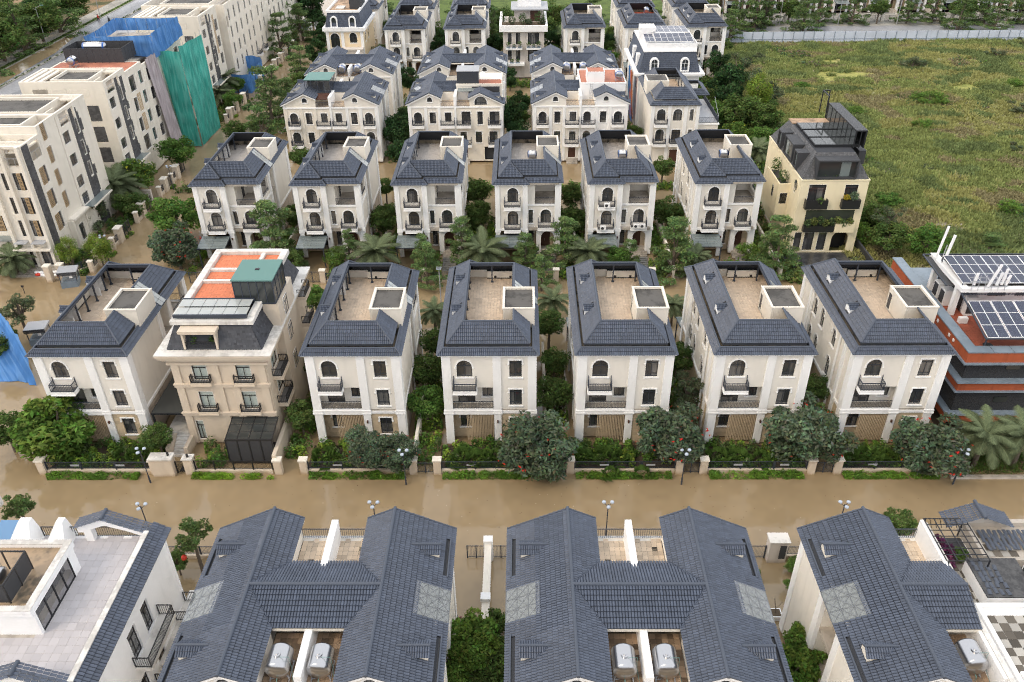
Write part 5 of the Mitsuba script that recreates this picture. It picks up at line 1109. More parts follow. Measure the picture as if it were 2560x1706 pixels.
# -- beige mansard house of the front row
p = Proto(); x0, x1, y0, y1 = -34.85, -25.4, 66.4, 83.0
w_ = [(-32.85, -31.4, 8.36, 10.3), (-28.5, -27.05, 8.36, 10.3), (-32.85, -31.4, 4.7, 6.9), (-28.5, -27.05, 4.7, 6.9)]; g_ = [(-33.95, -33.2, .7, 3.15), (-30.6, -29.8, .7, 3.1)]
F, L, R = body(p, x0, x1, y0, y1, .2, 11.0, 'm_beige', w_ + g_, [], [(68.5, 70.6, 5.0, 7.2), (68.0, 70.0, 8.3, 10.4), (72.8, 74.2, 5.6, 7.5), (72.8, 74.2, 9.0, 10.8), (77, 78.2, 5.6, 7.6), (77, 78.2, 9, 10.8)], surround=False, blind='m_curtain', frame='m_black', sill=False)
for q in w_: balcony(p, F, q[0] - .3, q[1] + .3, q[2] - .05, out=.55, mat='m_beige', rm='m_black', thick=.3, h=.8, scroll=False)
for x in (-34.85, -30.9, -29.2, -26.3): p.add('pilaster', MB().box(x, x + .75, 66.25, 66.39, .3, 10.4), 'm_beige')
for z in (4.0, 7.6): 
    m = MB(); m.box(x0 - .1, x1 + .1, 66.12, 66.38, z, z + .36); m.box(x0 - .16, x1 + .16, 66.05, 66.38, z + .3, z + .42); p.add('belt_course', m, 'm_beige')
m = MB()
for i, (z, o) in enumerate(((10.35, .3), (10.62, .18), (11.0, .55), (11.3, .8), (11.62, .95))): m.box(x0 - o, x1 + o, y0 - o, y1 + o * .5, z, z + (.25 if i < 4 else .22))
p.add('cornice', m, 'm_beige')
p.add('cornice_cap', MB().box(x0 - .98, x1 + .98, y0 - .98, y1 + .5, 11.85, 11.92), 'm_marble')
mansard(p, -34.85, -25.5, 66.5, 82.6, 11.93, 14.35, 1.0, (0.05, 0.053, 0.062), holes_front=[(2.0, 5.0, -.2, 2.0)], seed=3)
m = MB(); a, b, zl, zh = -32.9, -29.9, 12.0, 13.9
m.box(a - .2, a, 66.45, 67.7, zl, zh); m.box(b, b + .2, 66.45, 67.7, zl, zh); m.box(a - .35, b + .35, 66.2, 68.0, zh, zh + .3); m.box(a - .25, b + .25, 66.35, 67.9, zh - .15, zh); k = p.add('dormer', m, 'm_beige')
p.add((k, 'recess'), MB().box(a, b, 67.7, 67.8, zl, zh), 'm_charcoal'); r = MB(); rail(r, [(a, 66.6), (b, 66.6)], 12.0, 12.75, .14, .025); p.add((k, 'railing'), r, 'm_black')
for x in (-32.2, -30.3): leafball(p, x, 67.1, 12.1, .5, 1.2, 160)
m = MB(); m.box(-34.2, -26.1, 67.2, 68.1, 14.35, 14.75); m.box(-34.2, -33.5, 68.1, 82.2, 14.35, 14.9); m.box(-26.8, -26.1, 68.1, 82.2, 14.35, 14.88); m.box(-33.5, -26.8, 81.5, 82.2, 14.35, 14.92)
m.box(-33.5, -26.8, 77.6, 78.0, 14.35, 14.8); m.box(-33.5, -26.8, 75.1, 75.5, 14.35, 14.8); m.box(-28.9, -28.5, 78.0, 81.5, 14.35, 14.78); p.add('roof_rim', m, 'm_marble')
m = MB(); 
for q, sd in (((-33.45, -26.85, 71.3, 75.05), 1), ((-33.45, -26.85, 75.55, 77.55), 2), ((-33.45, -28.95, 78.05, 81.45), 3), ((-28.45, -26.85, 78.05, 81.45), 4)): pavers(m, *q, 14.52, .32, (0.62, 0.20, 0.10), seed=sd, var=.05, stain=.15)
p.add('roof_paver', m, 'm_orangetile', stuff=True)
k = p.add('glass_canopy', MB().box(-33.9, -26.7, 67.55, 67.75, 14.9, 15.25), 'm_metal')
for i in range(6):
    for j in range(2):
        xa = -33.8 + i * 1.18; ya = 67.75 + j * 1.35; p.add((k, 'glass_pane'), MB().box(xa, xa + 1.13, ya, ya + 1.3, 15.2 + j * .12, 15.24 + j * .12), 'm_skylight')
p.add((k, 'beam'), MB().box(-33.9, -26.7, 70.45, 70.6, 15.1, 15.4), 'm_metal')
cx0, cx1, cy0, cy1, cz0, cz1 = -28.7, -24.75, 70.8, 75.0, 14.6, 17.2
m = MB()
for x in np.linspace(cx0, cx1, 6): m.bar((x, cy0, cz0), (x, cy0, cz1), .08); m.bar((x, cy1, cz0), (x, cy1, cz1), .08)
for y in np.linspace(cy0, cy1, 5): m.bar((cx0, y, cz0), (cx0, y, cz1), .08); m.bar((cx1, y, cz0), (cx1, y, cz1), .08)
for z in (cz0 + .05, cz1 - .05): m.bar((cx0, cy0, z), (cx1, cy0, z), .1); m.bar((cx1, cy0, z), (cx1, cy1, z), .1); m.bar((cx0, cy0, z), (cx0, cy1, z), .1)
k = p.add('roof_cabin', m, 'm_metal'); p.add((k, 'green_roof'), MB().box(cx0 - .1, cx1 + .1, cy0 - .12, cy1 + .1, cz1, cz1 + .12), 'm_teal'); p.add((k, 'hatch'), MB().box(-26.9, -26.5, 72.8, 73.1, cz1 + .121, cz1 + .2), 'm_black')
p.add((k, 'floor'), MB().box(cx0 + .05, cx1 - .05, cy0 + .05, cy1 - .05, cz0 - .1, cz0), 'm_darkdeck'); p.add((k, 'inner_wall'), MB().box(cx0 + .3, cx1 - .3, cy1 - .6, cy1 - .4, cz0, cz1 - .1), 'm_charcoal')
for i in range(5):
    xa = cx0 + (cx1 - cx0) * i / 5 + .05; p.add((k, 'pane'), MB().quad((xa, cy0, cz0 + .1), (xa + .69, cy0, cz0 + .1), (xa + .69, cy0, cz1 - .1), (xa, cy0, cz1 - .1)), 'm_darkglass')
for i in range(4):
    ya = cy0 + (cy1 - cy0) * i / 4 + .05; p.add((k, 'pane'), MB().quad((cx1, ya, cz0 + .1), (cx1, ya + .95, cz0 + .1), (cx1, ya + .95, cz1 - .1), (cx1, ya, cz1 - .1)), 'm_darkglass')
p.add('stair_tower', MB().box(-26.2, -24.6, 70.9, 76.5, .2, 14.5), 'm_beige')
RT = Fr((-24.6, 0, 0), (0, 1, 0), (1, 0, 0))
for z in (5.4, 9, 12.2): window(p, Fr((-24.58, 0, 0), (0, 1, 0), (1, 0, 0)), 72.6, 73.9, z, z + 1.9, surround=False, depth=.0, sill=False)
for y, z in ((67.6, 4.5), (67.6, 7.9)): balcony(p, R, y, y + 2.8, z, out=1.0, mat='m_beige', rm='m_black', thick=.35, scroll=False)
for y, z in ((77.5, 4.5), (77.5, 8.0), (77.5, 11.4)): balcony(p, RT, y, y + 2.4, z, out=.9, mat='m_beige', rm='m_black', thick=.35, scroll=False)
# conservatory and entrance
m = MB(); a, b, ya, yb = -29.9, -25.2, 63.2, 66.3
for x in np.linspace(a, b, 5): m.bar((x, ya, .35), (x, ya, 3.25), .12); m.bar((x, ya, 3.25), (x, yb, 3.75), .08)
m.bar((a, ya, 3.25), (b, ya, 3.25), .14); m.bar((a, ya, .4), (b, ya, .4), .14)
for t_ in (.33, .66): m.bar((a, ya + (yb - ya) * t_, 3.25 + .5 * t_), (b, ya + (yb - ya) * t_, 3.25 + .5 * t_), .06)
k = p.add('conservatory', m, 'm_black')
for i in range(4):
    xa = a + (b - a) * i / 4 + .06; xb = a + (b - a) * (i + 1) / 4 - .06
    p.add((k, 'screen'), MB().box(xa, xb, ya - .02, ya + .02, .5, 3.15), 'm_charcoal')
    for j in range(3):
        t0, t1 = j / 3 + .01, (j + 1) / 3 - .01; p.add((k, 'roof_pane'), MB().quad((xa, ya + (yb - ya) * t0, 3.27 + .5 * t0), (xb, ya + (yb - ya) * t0, 3.27 + .5 * t0), (xb, ya + (yb - ya) * t1, 3.27 + .5 * t1), (xa, ya + (yb - ya) * t1, 3.27 + .5 * t1)), 'm_darkglass')
p.add((k, 'floor'), MB().box(a, b, ya, yb, .2, .35), 'm_darkdeck')
p.add('garden_wall', MB().box(-25.1, -24.7, 62.0, 74, 0, 2.2), 'm_beige')
for i in range(6): p.add('step', MB().box(-36.3, -34.95, 64.3 + .38 * i, 64.68 + .38 * i, 0, .25 + .2 * i), 'm_marble')
for x in (-36.75, -34.9): p.add('step_cheek', MB().box(x, x + .4, 64.2, 66.8, 0, 1.3), 'm_beige')
p.add('entrance_floor', MB().box(-37.5, -34.95, 66.6, 70, 0.2, 1.35), 'm_marble')
m = MB(); m.bar((-38.2, 66.4, 0), (-38.2, 66.4, 4.0), .18); m.box(-38.4, -35, 66.4, 74.5, 3.9, 4.05); k = p.add('entrance_canopy', m, 'm_black'); p.add((k, 'glass_pane'), MB().box(-38.3, -35, 66.5, 74.4, 4.06, 4.1), 'm_darkglass')
p.place('mansard_house', 'beige stone-trimmed mansard house with orange roof terrace and green-roofed glass cabin', 'house')

# -- red and black house at the right edge
p = Proto(); xl, yf = 45.3, 69.2
def ring(a, b, z0, z1, o, mat, name): p.add(name, MB().box(xl - o, 64.0, yf - o, 88.5, z0, z1), mat)
tiers = [(.2, 1.0, -.1, 'm_darkdeck', 'plinth'), (1.0, 2.0, .55, 'm_rust', 'red_band'), (2.0, 2.2, .8, 'm_bluegrey', 'ledge'), (2.2, 4.95, 0, 'm_black', 'wall_core'), (4.95, 5.1, .75, 'm_bluegrey', 'ledge'), (5.1, 6.2, .5, 'm_rust', 'red_band'), (6.2, 6.4, .85, 'm_bluegrey', 'ledge'), (6.4, 8.55, 0.05, 'm_black', 'wall_core'), (8.55, 8.75, .9, 'm_bluegrey', 'ledge')]
for z0, z1, o, mt, nm in tiers: ring(0, 0, z0, z1, o, mt, nm)
for z0, z1, o in ((2.25, 4.9, .12), (6.45, 8.5, .16)):
    m = MB()
    for z in np.arange(z0, z1, .13): m.box(xl - o, 64, yf - o, yf - o + .05, z, z + .07); m.box(xl - o, xl - o + .05, yf, 88.5, z, z + .07)
    p.add('louvre_slat', m, 'm_charcoal', stuff=True)
    for x in (49.2, 52.8): p.add('vent_window', MB().box(x, x + 1.4, yf - o - .08, yf - o - .03, z0 + 1.1, z0 + 1.75), 'm_darkglass')
    for y in (72.5, 76, 80, 85): p.add('vent_window', MB().box(xl - o - .08, xl - o - .03, y, y + 1.0, z0 + .8, z0 + 1.7), 'm_darkglass')
m = MB(); m.box(xl - .7, 64, yf - .7, yf - .35, 8.75, 9.95); m.box(xl - .7, xl - .35, yf - .35, 88.6, 8.75, 9.95); p.add('parapet', m, 'm_rust')
m = MB(); m.box(xl - .8, 64, yf - .8, yf + .35, 9.95, 10.08); m.box(xl - .8, xl + .35, yf + .35, 88.7, 9.95, 10.08); p.add('coping', m, 'm_bluegrey')
for x in np.arange(47, 64, 2.0): p.add('coping_joint', MB().box(x, x + .04, yf - .81, yf + .36, 9.99, 10.1), 'm_charcoal')
m = MB(); pavers(m, xl + .35, 62, yf + .35, 80, 9.05, .35, (0.30, 0.085, 0.05), seed=4); p.add('roof_paver', m, 'm_orangetile', stuff=True)
for y in (71.5, 72.5, 75.3, 78): p.add('wall_light', MB().box(xl - .78, xl - .7, y, y + .3, 9.25, 9.55), 'm_whiteplain')
m = MB(); m.box(49.5, 64, 78.2, 84.2, 9.0, 12.6); p.add('roof_storey', m, 'm_white')
for x in (50.6, 53.6, 56.4): p.add('dark_window', MB().box(x, x + 1.9, 78.1, 78.19, 10.9, 12.0), 'm_darkglass')
m = MB(); m.box(46.4, 47.0, 77.0, 77.5, 9.1, 12.6); m.box(46.4, 47.0, 82.4, 82.9, 9.1, 12.6); m.box(46.3, 47.1, 75.9, 84, 12.6, 13.1); m.box(47.1, 64, 75.9, 76.6, 12.6, 13.0); p.add('portal_frame', m, 'm_white')
p.add('upper_roof', MB().box(47.1, 64, 76.6, 84.2, 12.62, 12.75), 'm_gravel'); p.add('black_wall', MB().box(48.0, 48.2, 77.6, 84, 9.1, 12.5), 'm_black')
for i in range(2): 
    y = 79.0 + i * 1.6; k = p.add('outdoor_unit', MB().box(46.5, 47.6, y, y + 1.1, 9.1, 11.0), 'm_whiteplain'); p.add((k, 'grille'), MB().box(46.44, 46.49, y + .12, y + .98, 9.4, 10.8), 'm_charcoal')
k = p.add('outdoor_unit', MB().box(48.0, 49.1, 76.9, 77.9, 9.1, 11.3), 'm_whiteplain'); p.add((k, 'grille'), MB().box(48.1, 49.0, 76.84, 76.89, 9.4, 11.0), 'm_charcoal')
p.add('small_unit', MB().box(46.8, 47.7, 75.3, 75.8, 9.1, 9.75), 'm_whiteplain')
for i in range(4): solar(p, (46.6 + i * 4.05, 76.6, 13.35), (1, 0, 0), (0, .995, .10), 4, 3, 1.0, 1.75)
m = MB(); 
for x in (46.6, 50.5, 54.5, 58.5): m.bar((x, 76.6, 12.7), (x, 76.6, 13.3), .08); m.bar((x, 81.7, 12.7), (x, 81.7, 13.8), .08)
m.bar((45.4, 83.8, 13.0), (64, 83.8, 13.0), .12); m.bar((45.4, 77.4, 12.6), (45.4, 83.8, 13.0), .12); m.bar((52, 82, 13.0), (51, 83.8, 13.0), .1); m.bar((58, 82, 13), (57, 83.8, 13), .1); p.add('solar_stand', m, 'm_metal')
p.add('shade_sheet', MB().quad((45.5, 77.6, 12.5), (46.4, 77.6, 12.4), (46.4, 83.6, 12.8), (45.5, 83.6, 12.9)), 'm_charcoal')
for i in range(3): solar(p, (46.5 + i * 2.35, 69.4, 11.2), (1, 0, 0), (0, .975, .222), 2, 3, 1.1, 1.75)
m = MB(); m.bar((46.3, 69.3, 11.1), (60, 69.3, 11.1), .14); m.bar((46.3, 69.3, 11.1), (46.4, 76.0, 12.5), .12); m.bar((46.4, 75.9, 12.4), (60, 75.9, 12.4), .1); [m.bar((x, 69.6, 9.1), (x, 69.6, 11.1), .1) for x in (46.6, 53, 59)]; p.add('solar_stand', m, 'm_metal')
m = MB(); m.cyl(47.6, 70.6, 9.1, 9.5, .4, 14, .5); p.add('wire_basket', m, 'm_black', 40)
p.place('red_black_house', 'red and black louvred house with solar panels at the right edge', 'house')
p = Proto()   # antennas on that roof
for i, (x, y, h, tilt) in enumerate(((47.6, 76.3, 1.4, .1), (48.9, 75.9, 2.6, .75), (49.9, 76.2, 1.5, .3), (50.5, 76.3, 1.9, .15), (50.9, 76.2, 1.2, .2))):
    p.add('antenna', MB().bar((x, y, 13.3), (x + tilt * .9, y, 13.3 + h), .26, .12), 'm_whiteplain'); p.add('mast', MB().tube([(x + .3, y + .3, 12.9), (x + .35, y + .3, 14.8)], .05, 6), 'm_grey')
m = MB(); [m.bar((47.0, 76.1 + .3 * (i % 2), 13.2 + .32 * i), (51.2, 76.3, 13.1 + .3 * i), .05) for i in range(4)]; [m.bar((47.2 + i * .7, 75.8, 12.9), (47.6 + i * .65, 76.6, 14.3), .06) for i in range(6)]; p.add('antenna_rack', m, 'm_grey', stuff=True)
p.place('antenna_group', 'white mobile phone antennas on a rack on the solar-panelled roof', 'antenna')
p = Proto(); p.add('antenna', MB().bar((47.0, 82.0, 13.4), (47.45, 82.2, 16.2), .28, .15), 'm_whiteplain'); p.add('antenna', MB().bar((46.3, 82.6, 13.2), (46.9, 83, 16.9), .2, .2), 'm_whiteplain'); p.add('mast', MB().tube([(46.6, 82, 12.6), (46.9, 82.2, 15)], .06, 6), 'm_grey')
p.place('antenna_group', 'two tall white antennas at the back corner of the solar roof', 'antenna')

# -- pale yellow house with slate mansard
p = Proto(); x0, x1, y0, y1 = 39.0, 48.4, 108.6, 126.4
up_ = [(40.2, 42.6, 8.0, 11.05), (45.25, 47.05, 8.9, 11.0)]
F, L, R = body(p, x0, x1, y0, y1, 4.0, 11.6, 'm_yellow', up_ , [(110.6, 111.4, 8.9, 10.5)], [], surround=False, frame='m_black', sill=False)
m = MB(); wallp(m, F, [(x0, .3), (x1, .3), (x1, 4.0), (x0, 4.0)], [rect(39.5, 40.5, .8, 3.7), rect(40.9, 42.3, .8, 3.7), rect(42.9, 44.1, .8, 3.7), arch(44.9, 47.3, .6, 3.85)]); m.box(x0, x0 + .3, y0 + .3, y1, .3, 4.0); m.box(x1 - .3, x1, y0 + .3, y1, .3, 4.0); p.add('ground_wall', m, 'm_yellow')
for q in ((39.5, 40.5, .8, 3.7), (40.9, 42.3, .8, 3.7), (42.9, 44.1, .8, 3.7)): window(p, F, *q, surround=False, frame='m_black', sill=False, cols=1, transom=0)
p.add('dark_hall', MB().box(44.6, 47.6, 110.4, 110.5, .4, 4.0), 'm_black')
m = MB(); m.box(40.4, 47.3, y0 - .02, y0 + .0, 3.95, 4.1); p.add('belt_course', m, 'm_yellow')
# wide dark window band with planted sill
p.add('band_window', MB().box(40.45, 47.3, 108.55, 108.597, 4.06, 7.2), 'm_darkglass'); m = MB(); m.box(40.3, 44.7, 107.9, 108.54, 4.06, 5.0); p.add('planter', m, 'm_black'); p.add('balcony', MB().box(44.7, 47.5, 107.8, 108.54, 4.02, 5.35), 'm_yellow')
for i, x in enumerate((40.9, 41.7, 42.6, 43.4, 44.3, 45.1, 46.0, 46.8)): leafball(p, x, 108.1, 4.7 + (i % 3) * .25, .55, 1.3, 160, (0.10, 0.13, 0.03) if i % 2 else (0.05, 0.08, 0.025))
m = MB(); m.box(39.9, 43.0, 107.85, 108.59, 7.6, 7.75); m.box(39.9, 43.0, 107.8, 107.87, 7.75, 9.0); m.box(39.9, 39.98, 107.87, 108.59, 7.75, 9.0); m.box(42.92, 43, 107.87, 108.59, 7.75, 9.0); p.add('balcony', m, 'm_black')
p.add('planter', MB().box(45.0, 47.6, 107.9, 108.59, 7.65, 8.95), 'm_black'); leafball(p, 42.0, 108.2, 8.0, .6, 1.4, 200); leafball(p, 45.6, 108.2, 8.9, .5, .8, 120, (0.22, 0.19, 0.02)); leafball(p, 46.6, 108.2, 8.8, .75, 1.3, 200, (0.07, 0.11, 0.05))
p.add('eaves_board', MB().box(x0 - .08, x1 + .08, y0 - .08, y1, 11.6, 11.78), 'm_yellow')
k = mansard(p, x0 + .1, x1 - .1, y0 + .1, y1, 11.78, 15.0, 1.9, (0.085, 0.086, 0.09), seed=9)
def box_dormer(fr, a, b, z0, z1, d, inner=True):
    m = MB(); m.fbox(fr, a - .22, a, z0, z1 + .22, -2.2, d); m.fbox(fr, b, b + .22, z0, z1 + .22, -2.2, d); m.fbox(fr, a, b, z1, z1 + .22, -2.2, d + .02); m.fbox(fr, a - .22, b + .22, z0 - .2, z0, -2.2, d + .01)
    k = p.add('dormer', m, 'm_charcoal'); p.add((k, 'recess'), MB().fbox(fr, a, b, z0, z1, -.16, -.1), 'm_darkglass'); p.add((k, 'glass_door'), MB().fbox(fr, a + (b - a) * .6, a + (b - a) * .85, z0 + .1, z1 - .1, -.095, -.06), 'm_glass_roof'); return k
Fm = Fr((0, y0 + .1, 0), (1, 0, 0), (0, -1, 0)); box_dormer(Fm, 40.95, 46.2, 12.1, 14.4, .25)
leafball(p, 42, 109.3, 12.0, .6, .8, 150); leafball(p, 43.6, 109.3, 12.0, .6, .8, 150)
Lm_ = Fr((x0 + .1, 0, 0), (0, 1, 0), (-1, 0, 0)); box_dormer(Lm_, 112.2, 113.4, 12.2, 14.2, .2); box_dormer(Lm_, 115.0, 118.8, 12.1, 14.4, .1); box_dormer(Lm_, 120.6, 122, 12.2, 14.2, .2)
p.add('dormer', MB().box(47.9, 48.9, 113, 116.5, 12.3, 14.3), 'm_charcoal'); leafball(p, 39.6, 117, 12.2, .6, 1.4, 160)
m = MB(); m.box(37.3, 39.0, 112.8, 119.8, 4.5, 8.6); m.box(37.3, 37.5, 112.8, 119.8, 8.6, 9.45); m.box(37.5, 39, 112.8, 113.0, 8.6, 9.45); k = p.add('side_bay', m, 'm_yellow')
p.add((k, 'planting'), MB().box(37.5, 39, 113, 119.6, 8.6, 8.9), 'm_charcoal'); leafball(p, 38.2, 114.2, 8.9, .8, 2.4, 220); leafball(p, 38.2, 118.4, 8.9, .8, 2.6, 220)
for a, b, z in ((38.05, 38.6, 6.6),): window(p, Fr((0, 112.8, 0), (1, 0, 0), (0, -1, 0)), 37.7, 38.7, 6.4, 8.0, surround=False, depth=-.02, frame='m_black', sill=False)
window(p, Fr((37.3, 0, 0), (0, 1, 0), (-1, 0, 0)), 115, 115.6, 6.6, 8.2, surround=False, depth=-.02, frame='m_black', sill=False)
n_ = MB(); c_ = sg.Point(110.6, 10.2).buffer(.75); n_.ext(c_.buffer(.08).difference(c_), L, 0.0, .06); k = p.add('round_window', n_, 'm_yellow'); n2 = MB(); n2.ext(c_, L, 0, .02); p.add((k, 'pane'), n2, 'm_darkglass')
for i in range(3):
    y = 112.6 + i * 3.3; k = p.add('roof_light', MB().box(41.3, 47.6, y, y + 2.9, 15.0, 15.35), 'm_black')
    for j in range(4): p.add((k, 'pane'), MB().box(41.4 + j * 1.56, 42.9 + j * 1.56, y + .12, y + 2.78, 15.352, 15.38), 'm_darkglass')
m = MB(); m.box(40.9, 47.4, 122.5, 124.8, 15.0, 15.12); p.add('roof_deck', m, 'm_terrace_stain'); 
m = MB(); m.box(46.5, 48.1, 112.2, 124.6, 17.35, 17.55); m.box(47.9, 48.1, 112.2, 124.6, 15, 17.35); [m.bar((46.55, y, 15), (46.55, y, 17.4), .12) for y in np.linspace(112.3, 124.5, 8)]; [m.bar((x, 112.25, 15), (x, 112.25, 17.4), .12) for x in (46.6, 47.3, 48.0)]
m.bar((46.55, 125, 15), (46.55, 125, 18.4), .14); m.bar((46.55, 128, 15), (46.55, 128, 18.4), .14); m.bar((47.6, 128, 15), (47.6, 128, 18.4), .14); m.bar((46.55, 125, 18.4), (46.55, 128, 18.4), .14); m.bar((46.55, 128, 18.4), (47.6, 128, 18.4), .14); k = p.add('roof_cabin', m, 'm_black')
for i in range(7): y = 112.4 + i * 1.743; p.add((k, 'pane'), MB().quad((46.55, y, 15.1), (46.55, y + 1.6, 15.1), (46.55, y + 1.6, 17.3), (46.55, y, 17.3)), 'm_darkglass')
p.add('terrace', MB().box(37.5, 49.0, 104.0, 108.5, 0, .5), 'm_darkdeck'); p.add('garden_wall', MB().box(49.4, 49.7, 101.5, 113, 0, 1.6), 'm_charcoal')
p.place('slate_house', 'pale yellow house with slate mansard, black window boxes and roof greenhouse', 'house')

# -- corner villa with side terrace (behind the second row)
V4 = Proto((np.diag([-1.0, -1.0, 1.0]), np.array([10.0, 17.7, 0])))
p = Proto(); x0, x1, y0, y1 = 22.7, 31.0, 143.0, 159.5
fw_ = [(23.7, 25.2, 8.7, 10.8), (26.55, 28.1, 8.7, 10.8), (29.45, 30.1, 8.7, 10.75), (23.7, 25.2, 5.0, 7.2), (26.55, 28.1, 4.6, 7.1), (29.45, 30.1, 5.0, 7.1)]
F, L, R = body(p, x0, x1, y0, y1, .3, 11.5, 'm_cream', fw_, [], [(149, 150.4, 5, 7)], arched=(fw_[0], fw_[1], fw_[3]), sill=False)
for x in (22.62, 25.55, 28.4, 30.5): p.add('pillar', MB().box(x, x + .6, 142.85, 142.99, .3, 11.5), 'm_white')
p.add('belt_course', MB().box(22.6, 31.1, 142.8, 142.98, 4.1, 4.45), 'm_white'); balcony(p, F, 23.3, 25.6, 8.3); balcony(p, F, 23.3, 25.6, 4.75); balcony(p, F, 26.2, 28.5, 4.75)
p.add('door', MB().box(26.5, 28.3, 142.92, 142.99, .9, 3.4), 'm_brown_door')
th, cp, un = MB(), MB(), MB()
def hipblock(x0, x1, y0, y1, z, run, rise, sd):
    L = math.hypot(run, rise); k = run / L
    for O, U, In, wd in (((x0, y0, z), (1, 0, 0), (0, 1, 0), x1 - x0), ((x0, y0, z), (0, 1, 0), (1, 0, 0), y1 - y0), ((x1, y0, z), (0, 1, 0), (-1, 0, 0), y1 - y0), ((x0, y1, z), (1, 0, 0), (0, -1, 0), x1 - x0)):
        hip_roof(th, O, U, np.array(In) * k + np.array([0, 0, rise / L]), wd, L, k, k, seed=sd); O = np.array(O, float); U = np.array(U, float); V = np.array(In) * run + np.array([0, 0, rise]); un.quad(O - [0, 0, .06], O + U * wd - [0, 0, .06], O + U * (wd - run) + V - [0, 0, .06], O + U * run + V - [0, 0, .06])
    q = [(x0 + run, y0 + run), (x1 - run, y0 + run), (x1 - run, y1 - run), (x0 + run, y1 - run)]; c = [(x0, y0), (x1, y0), (x1, y1), (x0, y1)]
    for i in range(4): cp.tube([(*q[i], z + rise + .05), (*q[(i + 1) % 4], z + rise + .05)], .1, 8); cp.tube([(*c[i], z + .05), (*q[i], z + rise + .05)], .09, 8)
hipblock(22.3, 31.3, 142.6, 159.8, 11.57, .62, .53, 5); hipblock(23.2, 30.4, 143.5, 158.9, 12.36, 1.6, 1.6, 6); hipblock(30.0, 34.2, 150.5, 158.0, 10.9, 1.1, .8, 7)
k = p.add('roof', un, 'm_under'); p.add((k, 'tile'), th, 'm_tile', stuff=True); p.add((k, 'ridge_cap'), cp, 'm_cap', 40)
m = MB(); m.box(22.35, 26.3, 148.6, 152.6, 11.6, 14.1); k = p.add('stair_box', m, 'm_ivory'); p.add((k, 'roof_gravel'), MB().box(22.6, 26.05, 148.85, 152.35, 14.1, 14.13), 'm_gravel')
m = MB(); pavers(m, 25, 29, 145.1, 157.3, 11.9, .4, (0.5, .38, .27), seed=8); p.add('terrace_paver', m, 'm_paver', stuff=True)
m = MB(); [m.box(28.75, 28.87, y, y + .12, 11.9, 13.9) for y in (147, 150, 153, 156)]; m.box(25, 28.9, 157.1, 157.25, 13.6, 13.9); p.add('pergola_frame', m, 'm_metal')
m = MB(); m.box(31.0, 34.9, 144, 158, .3, 7.9); k = p.add('side_wing', m, 'm_cream'); p.add((k, 'terrace'), MB().box(31.05, 34.8, 144.2, 157.8, 7.9, 7.96), 'm_grey'); r = MB(); rail(r, [(31.1, 144.1), (34.8, 144.1), (34.8, 157.8)], 7.96, 8.9, .14, .03); p.add((k, 'railing'), r, 'm_metal'); p.add((k, 'cornice'), MB().box(30.95, 35.05, 143.85, 158.1, 7.6, 7.85), 'm_white')
m = MB(); [m.tube([(34.9, y, 0), (34.9, y, 9.2)], .04, 5) for y in (144.5, 149, 153.5)]; m.tube([(34.9, 144.5, 8.9), (36.5, 156, 8.9)], .04, 5); p.add('scaffold_pole', m, 'm_grey', stuff=True)
p.place('corner_villa', 'cream corner villa with three front arches and grey side terrace with scaffold poles', 'villa')

# -- white mansard house with rooftop solar panels
p = Proto(); x0, x1, y0, y1 = 22.8, 34.6, 163.2, 181.5
fw_ = [(25.0, 26.6, 7.4, 10.2), (31.0, 32.6, 7.4, 10.2)]
F, L, R = body(p, x0, x1, y0, y1, .3, 11.0, 'm_white', fw_, [(166, 167.5, 7.4, 9.8), (172, 173.5, 7.4, 9.8)], [], arched=tuple(fw_))
m = MB(); m.box(x0 - .9, x1 + .9, y0 - .9, y1 + .5, 11.1, 11.5); m.box(x0 - .5, x1 + .5, y0 - .5, y1 + .3, 10.7, 11.1); p.add('cornice', m, 'm_white')
mansard(p, x0, x1, y0, y1, 11.5, 15.2, 1.0, seed=12, barrel=True)
for cx in (25.7, 31.6):
    for fr, c in ((Fr((0, y0 - .05, 0), (1, 0, 0), (0, -1, 0)), cx),):
        m = MB(); A = arch(c - .6, c + .6, 11.9, 14.0); m.ext(A.buffer(.28, join_style=2).difference(A).difference(rect(c - 2, c + 2, 11, 11.7)), fr, -1.0, .05); k = p.add('dormer', m, 'm_white'); g = MB(); g.ext(A, fr, -.3, -.25); p.add((k, 'pane'), g, 'm_darkglass'); f_ = MB(); f_.fbox(fr, c - .03, c + .03, 11.95, 13.9, -.24, -.2); f_.fbox(fr, c - .55, c + .55, 13.1, 13.16, -.24, -.2); p.add((k, 'frame'), f_, 'm_whiteplain')
for y in (167, 173): p.add('dormer', MB().box(x0 - .1, x0 + 1.2, y, y + 1.6, 11.7, 14.0), 'm_white')
m = MB(); m.box(x0 + .8, x1 - .8, y0 + .8, y1 - .8, 15.2, 15.5); p.add('roof_rim', m, 'm_white')
m = MB(); [m.box(24.2 + i * 1.62, 25.8 + i * 1.62, 164.6, 164.7, 15.5, 16.7) for i in range(6)]; m.box(24.2, 24.3, 164.7, 173, 15.5, 16.7); m.box(33.8, 33.9, 164.7, 175, 15.5, 16.7); p.add('louvre_wall', m, 'm_whiteplain', stuff=True)
solar(p, (25.9, 165.2, 16.9), (1, 0, 0), (0, .99, .12), 6, 2, 1.22, 2.2); solar(p, (24.0, 165.6, 16.8), (1, 0, 0), (0, .99, .1), 2, 2, .9, 2.2); solar(p, (25.9, 170.6, 17.4), (1, 0, 0), (0, 1, .0), 6, 2, 1.2, 2.6)
p.add('stair_box', MB().box(23.6, 26.6, 171, 174.2, 15.4, 18.2), 'm_white')
p.place('mansard_house', 'white mansard house with two round-headed dormers and solar panels on its roof', 'house')
